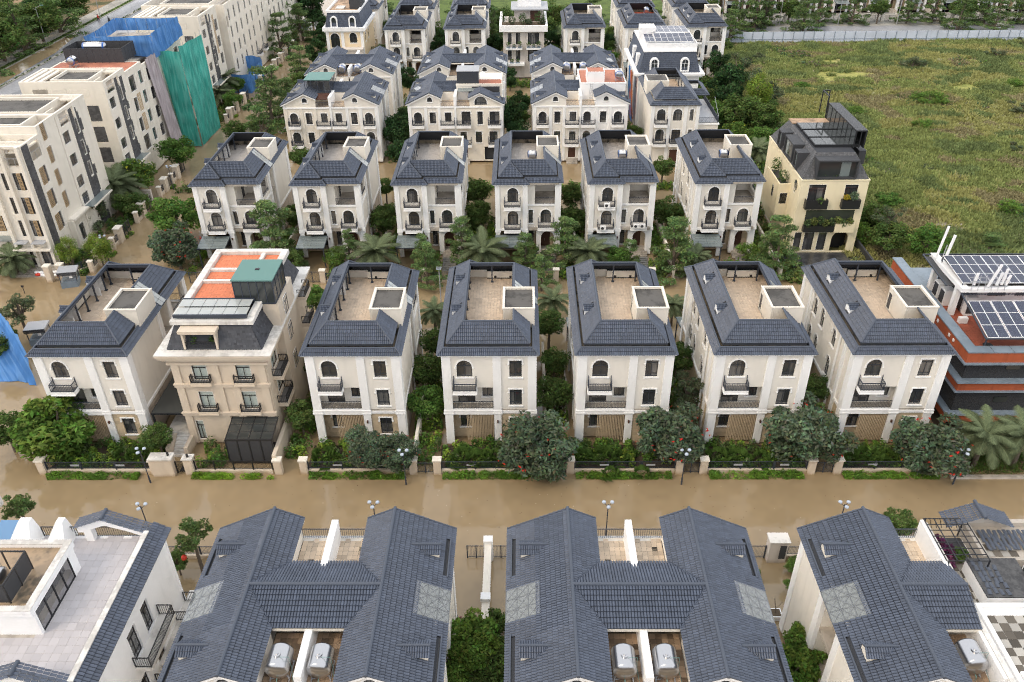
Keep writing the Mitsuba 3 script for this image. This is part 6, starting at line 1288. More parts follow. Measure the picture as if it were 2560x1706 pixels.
cloth('orange_sheet', 0, [(21.6, 164, 11.3), (21.5, 166.5, 11.4)], [(22.2, 163.6, 2.0), (22.1, 166, 2.0)], 'm_tarp_orange', 'orange sheet hanging down the left side of the white mansard house', n=(10, 20), seed=21)
cloth('blue_sheet', 0, [(21.6, 166.6, 11.4), (21.5, 169, 11.5)], [(22.0, 163.4, 1.5), (22.0, 168, 1.5)], 'm_tarp_blue', 'blue sheet hanging beside the orange one, left of the white mansard house', n=(10, 20), seed=22)

# -- far rows
G5 = 'cream villas of the far row'
for x, l in ((-32.5, 'cream villa in the far row, right of the peach mansard house'), (-18.4, 'cream villa in the far row, left of the planted terrace house'), (9.6, 'cream villa in the far row, right of the planted terrace house'), (38.0, 'cream villa at the right end of the far row, next to the hoarding')):
    VILLA_FRONT.place('villa', l, 'villa', TR(x, 199.9), G5)
RED = build_villa(mirror_y(17.7), (0.4, 0.1, 0.07), 3, red=True); RED.place('villa', 'cream villa in the far row with a red roof terrace', 'villa', TR(23.75, 199.9), G5)
TANKB.place('water_tank', 'blue and white tank on the red terrace of the far villa', 'water tank', TR(30.5, 213.5, 11.7, 0, .9), GB)
for x, l in ((-46.6, 'cream villa behind the peach mansard house, at the top edge'), (-32.3, 'cream villa at the top edge, behind the first cream villa of the far row'), (-18.2, 'cream villa at the top edge, left of the planted terrace house'), (24.0, 'cream villa at the top edge, behind the red-terraced villa'), (38.2, 'cream villa at the top edge, behind the villa next to the hoarding')):
    VILLA_BACK.place('villa', l, 'villa', TR(x, 222.2), 'cream villas cut by the top edge')
p = Proto(); x0, x1, y0, y1 = -46.0, -37.4, 201.2, 217
q = [(-45.1, -43.0, 7.3, 10.6), (-40.6, -38.9, 8.4, 10.7)]; F, L, R = body(p, x0, x1, y0, y1, .3, 11.2, 'm_peach', q, [], [(204, 205.2, 8, 10), (208, 209.2, 8, 10)], arched=tuple(q), blind='m_black')
for x in (-46.1, -42.6, -38.0): p.add('pillar', MB().box(x, x + .7, 201.05, 201.19, .3, 11.2), 'm_white')
m = MB(); m.box(x0 - .7, x1 + .7, y0 - .7, y1 + .4, 11.2, 11.95); m.box(x0 - .4, x1 + .4, y0 - .4, y1, 10.9, 11.2); p.add('cornice', m, 'm_white')
m = MB(); m.box(-42.4, -37.6, 199.0, 201.1, .3, 7.2); m.box(-42.6, -37.4, 198.8, 201.1, 7.2, 7.5); p.add('porch', m, 'm_greige'); p.add('porch_window', MB().box(-40.9, -39.2, 198.9, 198.98, 3.6, 6.0), 'm_darkglass')
mansard(p, x0, x1, y0, y1, 11.95, 15.1, .7, seed=14, barrel=True)
for cx in (-43.9, -39.6):
    fr = Fr((0, y0 - .1, 0), (1, 0, 0), (0, -1, 0)); m = MB(); A = arch(cx - .55, cx + .55, 12.1, 14.1); m.ext(A.buffer(.3, join_style=2).difference(A).difference(rect(cx - 2, cx + 2, 11, 12)), fr, -.9, .05); k = p.add('dormer', m, 'm_white'); g = MB(); g.ext(A, fr, -.3, -.25); p.add((k, 'pane'), g, 'm_darkglass')
m = MB(); m.box(x0 + .4, x1 - .4, y0 + .4, y0 + .8, 15.1, 15.6); m.box(x0 + .4, x0 + .8, y0 + .8, y1, 15.1, 15.6); m.box(x1 - .8, x1 - .4, y0 + .8, y1, 15.1, 15.6); p.add('roof_rim', m, 'm_white'); p.add('roof_deck', MB().box(x0 + .8, x1 - .8, y0 + .8, y1 - .2, 15.1, 15.2), 'm_terrace_stain'); p.add('roof_cabin', MB().box(-40.6, -37.9, 205, 211, 15.2, 18.2), 'm_charcoal')
p.add('roof_light', MB().box(-44, -42, 205, 208, 15.2, 15.4), 'm_marble')
p.place('mansard_house', 'peach and white mansard house with two arched dormers in the far row', 'house')
# planted terrace house
p = Proto(); x0, x1, y0, y1 = -4.4, 5.2, 200.3, 216
q = [(-3.3, -2.4, 8.0, 10.6), (-1.4, -.4, 8.0, 10.6), (1.4, 4.0, 8.0, 10.6), (-3.3, -2.4, 4.4, 7.0), (-1.4, -.4, 4.4, 7), (1.4, 4.0, 4.0, 7)]; F, L, R = body(p, x0, x1, y0, y1, .3, 11.0, 'm_greige', q, surround=False, sill=False)
for a, b, z in ((-3.8, .1, 7.4), (1.0, 4.5, 7.4)): p.add('balcony', MB().box(a, b, 198.8, 200.28, z - .35, z), 'm_white'); glass_rail(p, (a, 198.85), (b, 198.85), z, z + .7); bush_pot(p, a + .6, 199.3, z, .6, 1.1); bush_pot(p, b - .6, 199.3, z, .6, 1.2); bush_pot(p, (a + b) / 2, 199.3, z, .4, .5)
p.add('balcony', MB().box(-4.6, .6, 198.3, 200.28, 3.5, 4.0), 'm_white'); [bush_pot(p, x, 198.9, 4.0, .5, .7) for x in (-3.8, -2.4, -1.0)]
m = MB(); m.box(-5.3, 6.0, 199.4, 200.0, 11.0, 12.35); m.box(-5.3, -4.7, 200, 215, 11.0, 12.3); m.box(5.4, 6.0, 200, 215, 11.0, 12.3); p.add('parapet', m, 'm_white'); p.add('roof_soil', MB().box(-4.7, 5.4, 200, 204, 11.3, 12.2), 'm_mud')
m = MB(); m.box(-1.8, 5.0, 206, 214, 11.0, 14.6); p.add('roof_storey', m, 'm_greige'); p.add('shade_roof', MB().box(-2.6, 6.2, 204.8, 214, 14.6, 14.85), 'm_grey'); m = MB(); m.box(-1, 4.6, 208, 215, 14.85, 16.4); p.add('plant_room', m, 'm_white'); p.add('dark_opening', MB().box(2, 4.4, 205.9, 205.99, 12, 14.4), 'm_brown_door')
for i, (x, h, r_) in enumerate(((-3.6, 4.4, 1.7), (-2.3, 2.0, 1.0), (.2, 2.6, 1.1), (1.6, 1.3, 1.0), (4.0, 3.0, 1.3), (4.9, 1.5, .8))): leafball(p, x, 201.6, 12.2, r_, h, 420, (0.06, 0.085, 0.035) if i % 2 else (0.035, 0.065, 0.018))
p.place('planted_house', 'greige house with planted balconies and a roof garden in the far row', 'house')
SKIP = ('roof__tile', 'terrace_paver', 'dormer', 'balcony_001__railing')
for x in (62, 84, 106, 128, 150): VILLA_FRONT.place('villa', {62: 'cream villa beyond the hoarding, first at the top right', 84: 'cream villa beyond the hoarding, second from the left', 106: 'cream villa beyond the hoarding, third from the left', 128: 'cream villa beyond the hoarding, fourth from the left', 150: 'cream villa beyond the hoarding at the right edge'}[x], 'villa', TR(x - 11, 268), 'cream villas beyond the hoarding', skip=SKIP)
for i, x in enumerate((62, 84, 106, 128, 150)): VILLA_FRONT.place('villa', f'cream villa beyond the hoarding, standing to the right of the {"first second third fourth fifth".split()[i]} one', 'villa', TR(x, 268), 'cream villas beyond the hoarding', skip=SKIP)
# ------------------------------------------------------------ corner houses of the near row
p = Proto(); x0, x1, y0, y1 = -40.0, -27.0, 30.4, 43.4; TZ = 10.7
F = Fr((0, y1, 0), (1, 0, 0), (0, 1, 0)); R = Fr((x1, 0, 0), (0, 1, 0), (1, 0, 0)); m = MB()
rw = [(35.35, 36.6, 6.6, 9.35), (37.65, 38.75, 6.7, 9.35), (34.8, 36.0, 2.6, 5.0), (37.6, 38.8, 2.6, 5.0)]
wallp(m, R, [(y0, .2), (y1 - .3, .2), (y1 - .3, 11.0), (y0, 11.0)], [rect(*q) for q in rw]); wallp(m, F, [(x0, .2), (x1, .2), (x1, TZ), (x0, TZ)], []); m.box(x0, x1 - .3, y0, y0 + .3, .2, TZ)
p.add('wall', m, 'm_white')
for q in rw: window(p, R, *q, surround=False, frame='m_black', sill=False, low=.5)
p.add('floor_slab', MB().box(x0, x1 - .32, y0 + .3, y1 - .3, TZ - .4, TZ - .03), 'm_concrete')
r_ = np.random.default_rng(4); k = 0
for i in range(14):
    for j in range(21):
        xa, ya = -36.6 + i * .6, 30.75 + j * .6
        if xa > -28.3 or (xa < -32.6 and 34.2 < ya < 40.2): continue
        mb = MB(); pavers(mb, xa, xa + .6, ya, ya + .6, TZ + float(r_.normal(0, .002)), .7, (0.46, 0.44, 0.45), seed=i * 30 + j, var=.025, stain=.12); p.add('terrace_paver', mb, 'm_paver')
p.add('terrace_bed', MB().box(-40, -28.05, 30.7, 43.1, TZ - .1, TZ - .012), 'm_concrete')
# tile-capped right parapet with marble coping
m = MB(); m.add([(-28.0, y0, TZ - .1), (-28.0, 42.8, TZ - .1), (-28.0, 42.8, 11.75), (-28.0, y0, 11.75), (-27.7, y0, TZ - .1), (-27.7, 42.8, TZ - .1), (-27.7, 42.8, 11.75), (-27.7, y0, 11.75)], [[0, 1, 2, 3], [4, 5, 6, 7], [0, 3, 7, 4], [1, 2, 6, 5], [2, 3, 7, 6]]); p.add('parapet', m, 'm_white'); p.add('coping', MB().box(-28.03, -27.66, y0, 42.8, 11.76, 11.84), 'm_marble')
th, un, cp = MB(), MB(), MB(); V = np.array([-1.2, 0, .72]); L = np.linalg.norm(V); V /= L
tiles(th, (-26.55, 30.0, 11.0), (0, 1, 0), V, lambda v: 0, lambda v: 13.8, L, seed=3, tw=.24, th=.4); un.quad((-26.55, 30, 10.96), (-26.55, 43.8, 10.96), (-27.72, 43.8, 11.68), (-27.72, 30, 11.68))
# gabled end frames, far and near
def gable_frame(ya, yb, sd):
    xs, zs = [-33.0, -30.9, -27.0], [12.15, 13.0, 11.25]
    m = MB()
    pts = [(-33.0, 11.6), (-33.0, 12.1), (-30.9, 12.9), (-27.1, 11.2), (-27.1, TZ - .4), (-28.0, TZ - .4), (-28.3, 11.2), (-29.4, 11.75), (-30.9, 12.3), (-32.0, 11.9), (-32.0, TZ - .4), (-32.6, TZ - .4), (-32.6, 11.6)]
    m.ext(sg.Polygon(pts).buffer(0), Fr((0, ya, 0), (1, 0, 0), (0, 1, 0)), 0.0, .55); k = p.add('gable_frame', m, 'm_white')
    t_ = MB(); A, B, C = np.array([-33.1, yb, 12.15]), np.array([-30.9, yb, 13.0]), np.array([-26.55, yb, 11.0]); w = yb - ya + .2
    V1 = (B - A) / np.linalg.norm(B - A); V2 = (B - C) / np.linalg.norm(B - C)
    tiles(t_, A - [0, w, 0], (0, 1, 0), V1, lambda v: 0, lambda v: w, np.linalg.norm(B - A), seed=sd, tw=.24, th=.4); tiles(t_, C - [0, w, 0], (0, 1, 0), V2, lambda v: 0, lambda v: w, np.linalg.norm(B - C), seed=sd + 1, tw=.24, th=.4)
    p.add((k, 'tile'), t_, 'm_tile', stuff=True); p.add((k, 'ridge_cap'), MB().tube([(-30.9, ya - .1, 13.06), (-30.9, yb + .05, 13.06)], .13, 8), 'm_cap', 40)
gable_frame(42.85, 43.75, 11); gable_frame(30.0, 30.9, 15)
k = p.add('roof_edge', un, 'm_under'); p.add((k, 'tile'), th, 'm_tile', stuff=True)
r = MB(); rail(r, [(-36.0, 43.3), (-28.2, 43.3)], TZ + .05, TZ + 1.0, .16, .03, .07); p.add('railing', r, 'm_black')
for xa, xb in ((-38.2, -36.1), (-35.4, -33.6)):
    m = MB(); m.add([(xa, 41.6, TZ), (xb, 41.6, TZ), (xb, 43.6, TZ), (xa, 43.6, TZ), (xa + .9, 43.0, 12.5), (xb - .4, 43.0, 12.5), (xb - .4, 43.5, 12.5), (xa + .9, 43.5, 12.5)], [[0, 1, 5, 4], [1, 2, 6, 5], [2, 3, 7, 6], [3, 0, 4, 7], [4, 5, 6, 7]]); p.add('chimney_wall', m, 'm_white')
# roof pavilion
X1, YA, YB, ZT = -31.85, 34.4, 40.5, 13.3
m = MB(); m.box(-40, X1 - .05, YA + .2, YA + .4, TZ - .1, 12.9); m.box(-40, X1 - .05, YB - .4, YB - .2, TZ, 12.9); m.box(X1 - .25, X1 - .05, YB - 1.0, YB - .4, TZ, 12.9); m.box(X1 - .25, X1 - .05, YA + .4, YA + .5, TZ, 12.9)
m.box(-40, X1, YA, YB, 12.75, 12.95); m.box(X1 - .45, X1, YA, YB, 12.96, ZT); m.box(-40, X1 - .46, YA, YA + .4, 12.96, ZT); m.box(-40, X1 - .46, YB - .4, YB, 12.96, ZT)
k = p.add('roof_pavilion', m, 'm_white'); p.add((k, 'rim'), MB().box(X1 - .47, X1 + .02, YA - .02, YB + .02, ZT, ZT + .05).box(-40, X1 - .48, YA - .02, YA + .42, ZT, ZT + .049).box(-40, X1 - .48, YB - .42, YB + .02, ZT, ZT + .048), 'm_marble')
scene['m_pond'] = prin(dirty_flat((0.36, 0.26, 0.165), (0.10, 0.085, 0.065), 1.0, .55), .35); p.add((k, 'roof_deck'), MB().box(-40, X1 - .46, YA + .41, YB - .41, 12.96, 12.99), 'm_pond')
Pw = Fr((X1 - .1, 0, 0), (0, 1, 0), (1, 0, 0)); f_ = MB()
for i in range(5): f_.fbox(Pw, 34.9 + i * 1.14 - .04, 34.9 + i * 1.14 + .04, TZ, 12.75, -.05, .05)
f_.fbox(Pw, 34.9, 39.46, TZ, TZ + .08, -.05, .04); p.add((k, 'frame'), f_, 'm_black')
for i in range(4): p.add((k, 'pane'), MB().quad(Pw.p(34.95 + i * 1.14, TZ + .08), Pw.p(36.0 + i * 1.14, TZ + .08), Pw.p(36.0 + i * 1.14, 12.74), Pw.p(34.95 + i * 1.14, 12.74)), 'm_pane')
p.add((k, 'inner_wall'), MB().box(X1 - 1.2, X1 - 1.1, YA + .5, YB - .5, TZ, 12.7), 'm_charcoal')
m = MB(); m.bar((-33.6, 35.3, 13.0), (-33.6, 35.3, 14.7), .09); [m.bar((-33.6, y, 13.0), (-33.6, y, 14.7), .09) for y in (36.75, 38.2)]; m.bar((-33.6, 35.3, 14.7), (-33.6, 38.2, 14.7), .09); m.bar((-33.6, 35.3, 14.7), (-37, 35.3, 14.7), .09); m.bar((-33.6, 38.2, 14.7), (-37, 38.2, 14.7), .09); [m.bar((x, y, 13), (x, y, 14.7), .08) for x in (-35.2, -36.8) for y in (35.3, 38.2)]
k = p.add('tank_screen', m, 'm_black')
for ya in (35.35, 36.8): p.add((k, 'mesh_panel'), MB().box(-33.63, -33.57, ya, ya + 1.36, 13.1, 14.65), 'm_charcoal')
for xa in (-35.15, -36.75): p.add((k, 'mesh_panel'), MB().box(xa, xa + 1.5, 35.27, 35.33, 13.1, 14.65), 'm_charcoal')
# right-hand balconies and ledge
for ya, yb, zf, o in ((35.0, 39.6, 6.55, 1.2), (34.4, 36.6, 2.6, 1.2), (41.2, 43.2, 3.6, 1.1)):
    m = MB(); m.fbox(R, ya, yb, zf - .3, zf, -.02, o); k = p.add('balcony', m, 'm_marble'); r = MB(); rail(r, [(x1 + .05, ya + .06), (x1 + o - .07, ya + .06), (x1 + o - .07, yb - .06), (x1 + .05, yb - .06)], zf, zf + 1.0, .14, .03, .07); p.add((k, 'railing'), r, 'm_black')
p.add('ledge', MB().fbox(R, 37.5, 44.3, 3.2, 3.45, -.02, .9), 'm_marble')
p.place('white_house', 'white corner house at the lower left with grey paved terrace and dark tank screen', 'house')
TANK.place('water_tank', 'steel water tank behind the dark mesh screen at the lower left corner', 'water tank', TR(-35.2, 36.8, 13.0, 90, .8), GS)
p = Proto(); m = MB()
for i in range(4): p.add('roof_panel', MB().add([(-46 + i * 2.1, 41.5, 10.3), (-43.95 + i * 2.1, 41.5, 10.3), (-43.95 + i * 2.1, 44.4, 11.3), (-46 + i * 2.1, 44.4, 11.3)], [[0, 1, 2, 3]]), 'm_bluesheet')
scene['m_bluesheet'] = prin((0.13, 0.25, 0.42), .35)
p.add('wall', MB().box(-50, -38.4, 34, 44.4, .2, 10.2), 'm_white'); p.add('tile_edge', MB().add([(-50, 44.5, 11.6), (-41.5, 46.4, 11.0), (-41.5, 45.4, 10.9), (-50, 43.6, 11.5)], [[0, 1, 2, 3]]), 'm_cap'); p.add('parapet', MB().add([(-50, 46.2, 10.2), (-41.4, 47.3, 10.2), (-41.4, 46.9, 10.2), (-50, 45.8, 10.2), (-50, 46.2, 11.2), (-41.4, 47.3, 11.2), (-41.4, 46.9, 11.2), (-50, 45.8, 11.2)], [[0, 1, 5, 4], [3, 2, 6, 7], [4, 5, 6, 7], [1, 2, 6, 5]]), 'm_marble')
p.place('white_house', 'house with a pale blue sheet roof cut by the left edge', 'house')
# -- renovated half house at the lower right
p = Proto(); x0, x1, y0, y1 = 29.35, 38.0, 30.2, 43.3
p.add('wall', MB().box(x0, x1, y0, y1, .2, 10.4), 'm_white')
m = MB(); m.box(x0, x0 + .3, y0, 43.4, 10.4, 12.0); k = p.add('party_wall', m, 'm_white'); p.add((k, 'coping'), MB().box(x0 - .02, x0 + .32, y0, 43.4, 12.0, 12.05), 'm_marble')
r_ = np.random.default_rng(9)
def checker(x0, x1, y0, y1, z, s, nm='checker_paver'):
    for i in range(int((x1 - x0) / s)):
        for j in range(int((y1 - y0) / s)):
            b = ((i + j) % 2 == 0) if r_.random() < .8 else r_.random() < .5; c = (0.44, 0.42, 0.38) if b else (0.12, 0.105, 0.085); mb = MB(); pavers(mb, x0 + i * s, x0 + (i + 1) * s, y0 + j * s, y0 + (j + 1) * s, z, s * 1.4, c, seed=int(r_.integers(9999)), var=.12, stain=.5); p.add(nm, mb, 'm_paver')
m = MB(); m.box(30.0, 38, 30.3, 36.4, 10.4, 11.3); m.box(30.0, 30.3, 30.3, 36.4, 11.3, 11.8); m.box(30.3, 38, 36.1, 36.4, 11.3, 11.8); p.add('roof_block', m, 'm_white'); checker(30.5, 38, 30.8, 35.9, 11.32, .62)
checker(29.8, 38, 36.5, 41.8, 10.5, .62)
m = MB(); m.box(31.2, 34.6, 37.0, 40.3, 10.5, 11.6); k = p.add('roof_hatch_block', m, 'm_white'); p.add((k, 'dark_top'), MB().box(31.15, 34.65, 36.95, 40.35, 11.6, 11.68), 'm_darkdeck')
TS = MB(); TS.add(*(lambda a: ([(-.14, -.22, 0), (-.07, -.22, .06), (.07, -.22, .06), (.14, -.22, 0), (-.14, .22, .02), (-.07, .22, .08), (.07, .22, .08), (.14, .22, .02)], [[0, 1, 5, 4], [1, 2, 6, 5], [2, 3, 7, 6], [0, 3, 2, 1]]))(0)); LT = mikit.ply(TS.mesh(), 'm_cap')
for i in range(22): p.copy_ref('loose_roof_tile', LT, TR(31.5 + (i % 4) * .42 + r_.uniform(-.08, .08), 37.4 + (i // 4) * .5 + r_.uniform(-.08, .08), 11.69, r_.uniform(-12, 12)))
for i in range(60): p.copy_ref('loose_roof_tile', LT, TR(33.5 + (i % 12) * .36 + r_.uniform(-.06, .06), 41.6 + (i // 12) * .36 + r_.uniform(-.04, .04), 11.36 + .02 * (i % 3), r_.uniform(-7, 7)))
m = MB(); m.box(32.6, 38, 40.6, 44.2, 10.4, 11.2); m.box(32.6, 33.0, 40.6, 44.2, 11.2, 11.6); m.box(33, 38, 43.8, 44.2, 11.2, 11.6); p.add('roof_block', m, 'm_concrete'); checker(33.1, 36, 40.9, 43.6, 11.22, .58)
m = MB()
for y in np.linspace(39.5, 43.5, 8): m.bar((29.3, y, 12.35), (32.3, y, 12.35), .05)
for x in np.linspace(29.3, 32.3, 5): m.bar((x, 39.5, 12.4), (x, 43.5, 12.4), .06)
m.bar((29.3, 39.5, 11.9), (29.3, 43.5, 11.9), .06); [m.bar((x, y, 10.5), (x, y, 12.4), .08) for x in (29.5, 32.3) for y in (39.5, 43.5)]; [m.bar((x, 43.5, 12.4), (x + .4, 43.5, 11.4), .04) for x in np.linspace(29.4, 32, 8)]; p.add('pergola', m, 'm_black')
p.add('balcony_floor', MB().box(29.4, 32.5, 39.6, 43.4, 10.42, 10.47), 'm_charcoal')
for i, (x, y, c) in enumerate(((30.2, 42.4, (0.06, .02, .035)), (30.6, 41.5, (0.06, .02, .035)), (31.3, 41.2, (0.05, 0.09, .02)), (30.1, 40.4, (0.07, .025, .04)))): leafball(p, x, y, 10.5, .55, 1.2, 200, c)
m = MB(); V = np.array([0, 1.6, .5]); V = V / np.linalg.norm(V); t_ = MB()
A = np.array([33.4, 44.0, 13.0]); 
for sx in (-1, 1):
    Vv = np.array([-sx * 2.4, 0, 1.0]); LL = np.linalg.norm(Vv); tiles(t_, np.array([33.4 + sx * 2.4, 43.0, 11.9]), (0, 1, 0), Vv / LL, lambda v: 0, lambda v: 1.6, LL, seed=31)
k = p.add('gable_roof', MB().tube([(33.4, 42.9, 13.0), (33.4, 44.7, 13.0)], .13, 8), 'm_cap', 40); p.add((k, 'tile'), t_, 'm_tile', stuff=True)
k = p.add('outdoor_unit', MB().box(35.0, 36.4, 38.4, 39.8, 10.6, 12.4), 'm_whiteplain'); p.add((k, 'grille'), MB().box(34.94, 34.99, 38.55, 39.65, 10.8, 12.2).box(35.15, 36.25, 38.34, 38.39, 10.8, 12.2), 'm_charcoal'); p.add((k, 'fan'), MB().cyl(35.7, 39.1, 12.4, 12.45, .5, 16), 'm_grey')
m = MB(); [m.tube([(35.2 + i * .25, 37.9, 10.6), (35.2 + i * .25, 37.9, 11.6), (35.6 + i * .3, 37.5, 12.0), (37, 37.4, 12)], .05, 6) for i in range(4)]; p.add('pipe', m, 'm_whiteplain', 40, stuff=True); p.add('blue_pipe', MB().tube([(34.9, 36.9, 10.6), (34.9, 36.9, 11.3)], .12, 8), 'm_blue'); p.add('vent_block', MB().box(30.4, 31.2, 30.4, 31.2, 11.3, 11.9), 'm_whiteplain')
p.place('renovated_house', 'renovated white half house at the lower right with chequered roof slabs and loose tiles', 'house')
# ------------------------------------------------------------ garden walls, fences, gates, lamps
def pier(x, y, w=.75, d=.6, h=1.9, z=-.3): 
    m = MB(); m.box(x - w / 2, x + w / 2, y - d / 2, y + d / 2, z, h - .16); m.box(x - w / 2 + .1, x + w / 2 - .1, y - d / 2 - .025, y - d / 2 - .001, z + .5, h - .45); return m
def gate_pier(x, y, label, group, w=.75, d=.6, h=1.9, cap='m_ivory', name='gate_pier'):
    p = Proto(); p.add('shaft', pier(x, y, w, d, h), 'm_beige' if cap == 'm_ivory' else cap); p.add('cap', MB().box(x - w / 2 - .08, x + w / 2 + .08, y - d / 2 - .08, y + d / 2 + .08, h - .16, h), 'm_ivory'); return p.place(name, label, 'gate pier', None, group)
def bars(p, a, b, z0, z1, panels=1, step=.12, w=.02, mat='m_metal', plinth=0, leafname='panel'):
    a, b = np.array(a, float), np.array(b, float)
    if plinth:
        m = MB(); d = (b - a) / np.linalg.norm(b - a); n = np.array([-d[1], d[0]]) * .15; q = [a + n, b + n, b - n, a - n]; m.add([(*v, -.3) for v in q] + [(*v, plinth) for v in q], [[4, 5, 6, 7], [0, 1, 5, 4], [1, 2, 6, 5], [2, 3, 7, 6], [3, 0, 4, 7]]); p.add('low_wall', m, 'm_beige')
    for i in range(panels + 1): x = a + (b - a) * i / panels; p.add('post', MB().bar((*x, -.3 if not plinth else plinth), (*x, z1 + .06), .1), mat)
    for i in range(panels):
        m = MB(); c, e = a + (b - a) * i / panels, a + (b - a) * (i + 1) / panels; rail(m, [c + (e - c) * .03, e - (e - c) * .03], z0, z1, step, w, .06); p.add(leafname, m, mat)
FG = 'garden fences of the front row'
lots = [(-48.5, -37.3), (-22.0, -11.2), (-8.6, 2.2), (4.7, 15.4), (18.0, 28.5), (31.3, 41.8)]
yF = 61.9; nth = ['first', 'second', 'third', 'fourth', 'fifth', 'sixth']; own = ['the crossing villa', 'the third front-row house', 'the fourth front-row house', 'the fifth front-row house', 'the sixth front-row house', 'the seventh front-row house']
for i, (a, b) in enumerate(lots):
    gate_pier(a, yF, f'slim beige pier at the left front corner of {own[i]}', 'slim piers of the front row')
    gate_pier(b + .2, yF, f'slim beige pier right of the front fence of {own[i]}', 'slim piers of the front row')
    p = Proto(); bars(p, (a + .4, yF), (b - .2, yF), .62, 1.45, 3, plinth=.48)
    for x in (a + 3.4, a + 8.0): p.add('number_plate', MB().box(x - .45, x + .45, yF - .1, yF - .06, 1.0, 1.2), 'm_grey')
    p.place('garden_fence', f'dark iron fence on a low wall before {own[i]}', 'fence', None, FG)
    if i:
        p = Proto(); bars(p, (b + .55, yF), (lots[i + 1][0] - .4 if i < 5 else b + 2.4, yF), .1, 1.3, 2, leafname='leaf'); p.place('iron_gate', f'low dark gate standing in the water, right of {own[i]}', 'gate', None, 'flooded gates of the front row')
    if i: 
        m = MB(); m.box(b + .05, b + .35, yF + .4, yF + 21, 0, 1.9); k = single('boundary_wall', m, 'm_ivory', f'narrow cream boundary wall running back beside {own[i]}', 'wall', 'boundary walls between the villas')
p = Proto(); p.add('shaft', pier(-36.1, yF - .1, 2.2, .9, 2.3), 'm_beige'); p.add('cap', MB().box(-37.3, -34.9, yF - .65, yF + .45, 2.15, 2.35), 'm_marble'); p.add('lamp', MB().cyl(-35.4, yF, 2.35, 2.7, .12, 8), 'm_black'); p.place('gate_pier', 'broad beige pier with a lantern left of the open entrance stairs', 'gate pier')
p = Proto(); p.add('shaft', pier(-33.5, yF, .9, .7, 2.1), 'm_beige'); p.add('cap', MB().box(-34.05, -32.95, yF - .45, yF + .45, 2.0, 2.15), 'm_marble'); p.add('lamp', MB().cyl(-33.5, yF, 2.15, 2.5, .12, 8), 'm_black'); p.place('gate_pier', 'beige lantern pier right of the entrance stairs of the mansard house', 'gate pier')
p = Proto(); bars(p, (-34.9, yF), (-34.0, yF), .1, 1.5, 1, mat='m_black', leafname='leaf'); p.place('iron_gate', 'black gate before the stairs of the beige mansard house', 'gate')
p = Proto(); bars(p, (-33.0, yF), (-25.2, yF), .55, 1.6, 4, plinth=.45, mat='m_black'); p.place('garden_fence', 'black fence in front of the conservatory of the mansard house', 'fence')
gate_pier(-24.6, yF, 'beige pier at the right corner of the mansard house garden', None)
single('driveway_slab', MB().box(-34.8, -34.0, 62.2, 64.2, -.1, .08), 'm_darkdeck', 'wet dark paving below the entrance stairs of the mansard house', 'paving')
# near side of the front street
p = Proto(); bars(p, (-5.0, 50.8), (-3.4, 50.8), .05, 1.5, 2); bars(p, (-2.8, 50.8), (-1.2, 50.8), .05, 1.5, 2); p.place('iron_gate', 'dark gate across the water gap between the two near villa pairs', 'gate')
p = Proto(); p.add('wall', MB().box(-3.35, -2.85, 35, 50.4, -.3, 2.0), 'm_white'); p.add('coping', MB().box(-3.4, -2.8, 35, 50.4, 2.0, 2.12), 'm_ivory'); p.add('pier', MB().box(-3.5, -2.7, 50.4, 51.1, -.3, 2.5), 'm_white'); p.add('pier', MB().box(-3.5, -2.7, 44.2, 44.9, 2.13, 2.5), 'm_white'); p.place('boundary_wall', 'long white wall through the water gap between the two near villa pairs', 'wall')
p = Proto(); bars(p, (16.8, 50.8), (21.4, 50.8), .05, 1.5, 3); p.place('iron_gate', 'dark gate left of the white pier before the lower right house', 'gate')
p = Proto(); p.add('shaft', MB().box(21.5, 23.1, 50.2, 51.2, -.3, 2.5), 'm_greige'); p.add('cap', MB().box(21.4, 23.2, 50.1, 51.3, 2.5, 2.65), 'm_marble'); p.add('meter_door', MB().box(22.4, 22.95, 50.14, 50.19, .6, 2.2), 'm_charcoal'); p.place('gate_pier', 'white-capped pier with a dark meter door before the lower right house', 'gate pier')
p = Proto(); bars(p, (23.3, 50.8), (40, 50.8), .5, 1.4, 6, plinth=.4); p.place('garden_fence', 'dark fence right of the white-capped meter pier', 'fence')
p = Proto(); p.add('shaft', MB().box(-26.6, -25.2, 50.4, 51.2, -.3, 2.4), 'm_greige'); p.add('cap', MB().box(-26.7, -25.1, 50.3, 51.3, 2.4, 2.55), 'm_marble'); p.add('meter_door', MB().box(-26.5, -25.9, 50.34, 50.39, .5, 2.1), 'm_charcoal'); p.place('gate_pier', 'white-capped pier behind the tree with the red lantern', 'gate pier')
p = Proto(); bars(p, (-33, 50.8), (-26.8, 50.8), .5, 1.4, 3, plinth=.4); p.place('garden_fence', 'dark fence behind the tree with the red lantern', 'fence')
p = Proto(); bars(p, (-25.0, 50.8), (-22.9, 50.8), .5, 1.4, 1, plinth=.4); p.place('garden_fence', 'short dark fence right of the tree with the red lantern', 'fence')
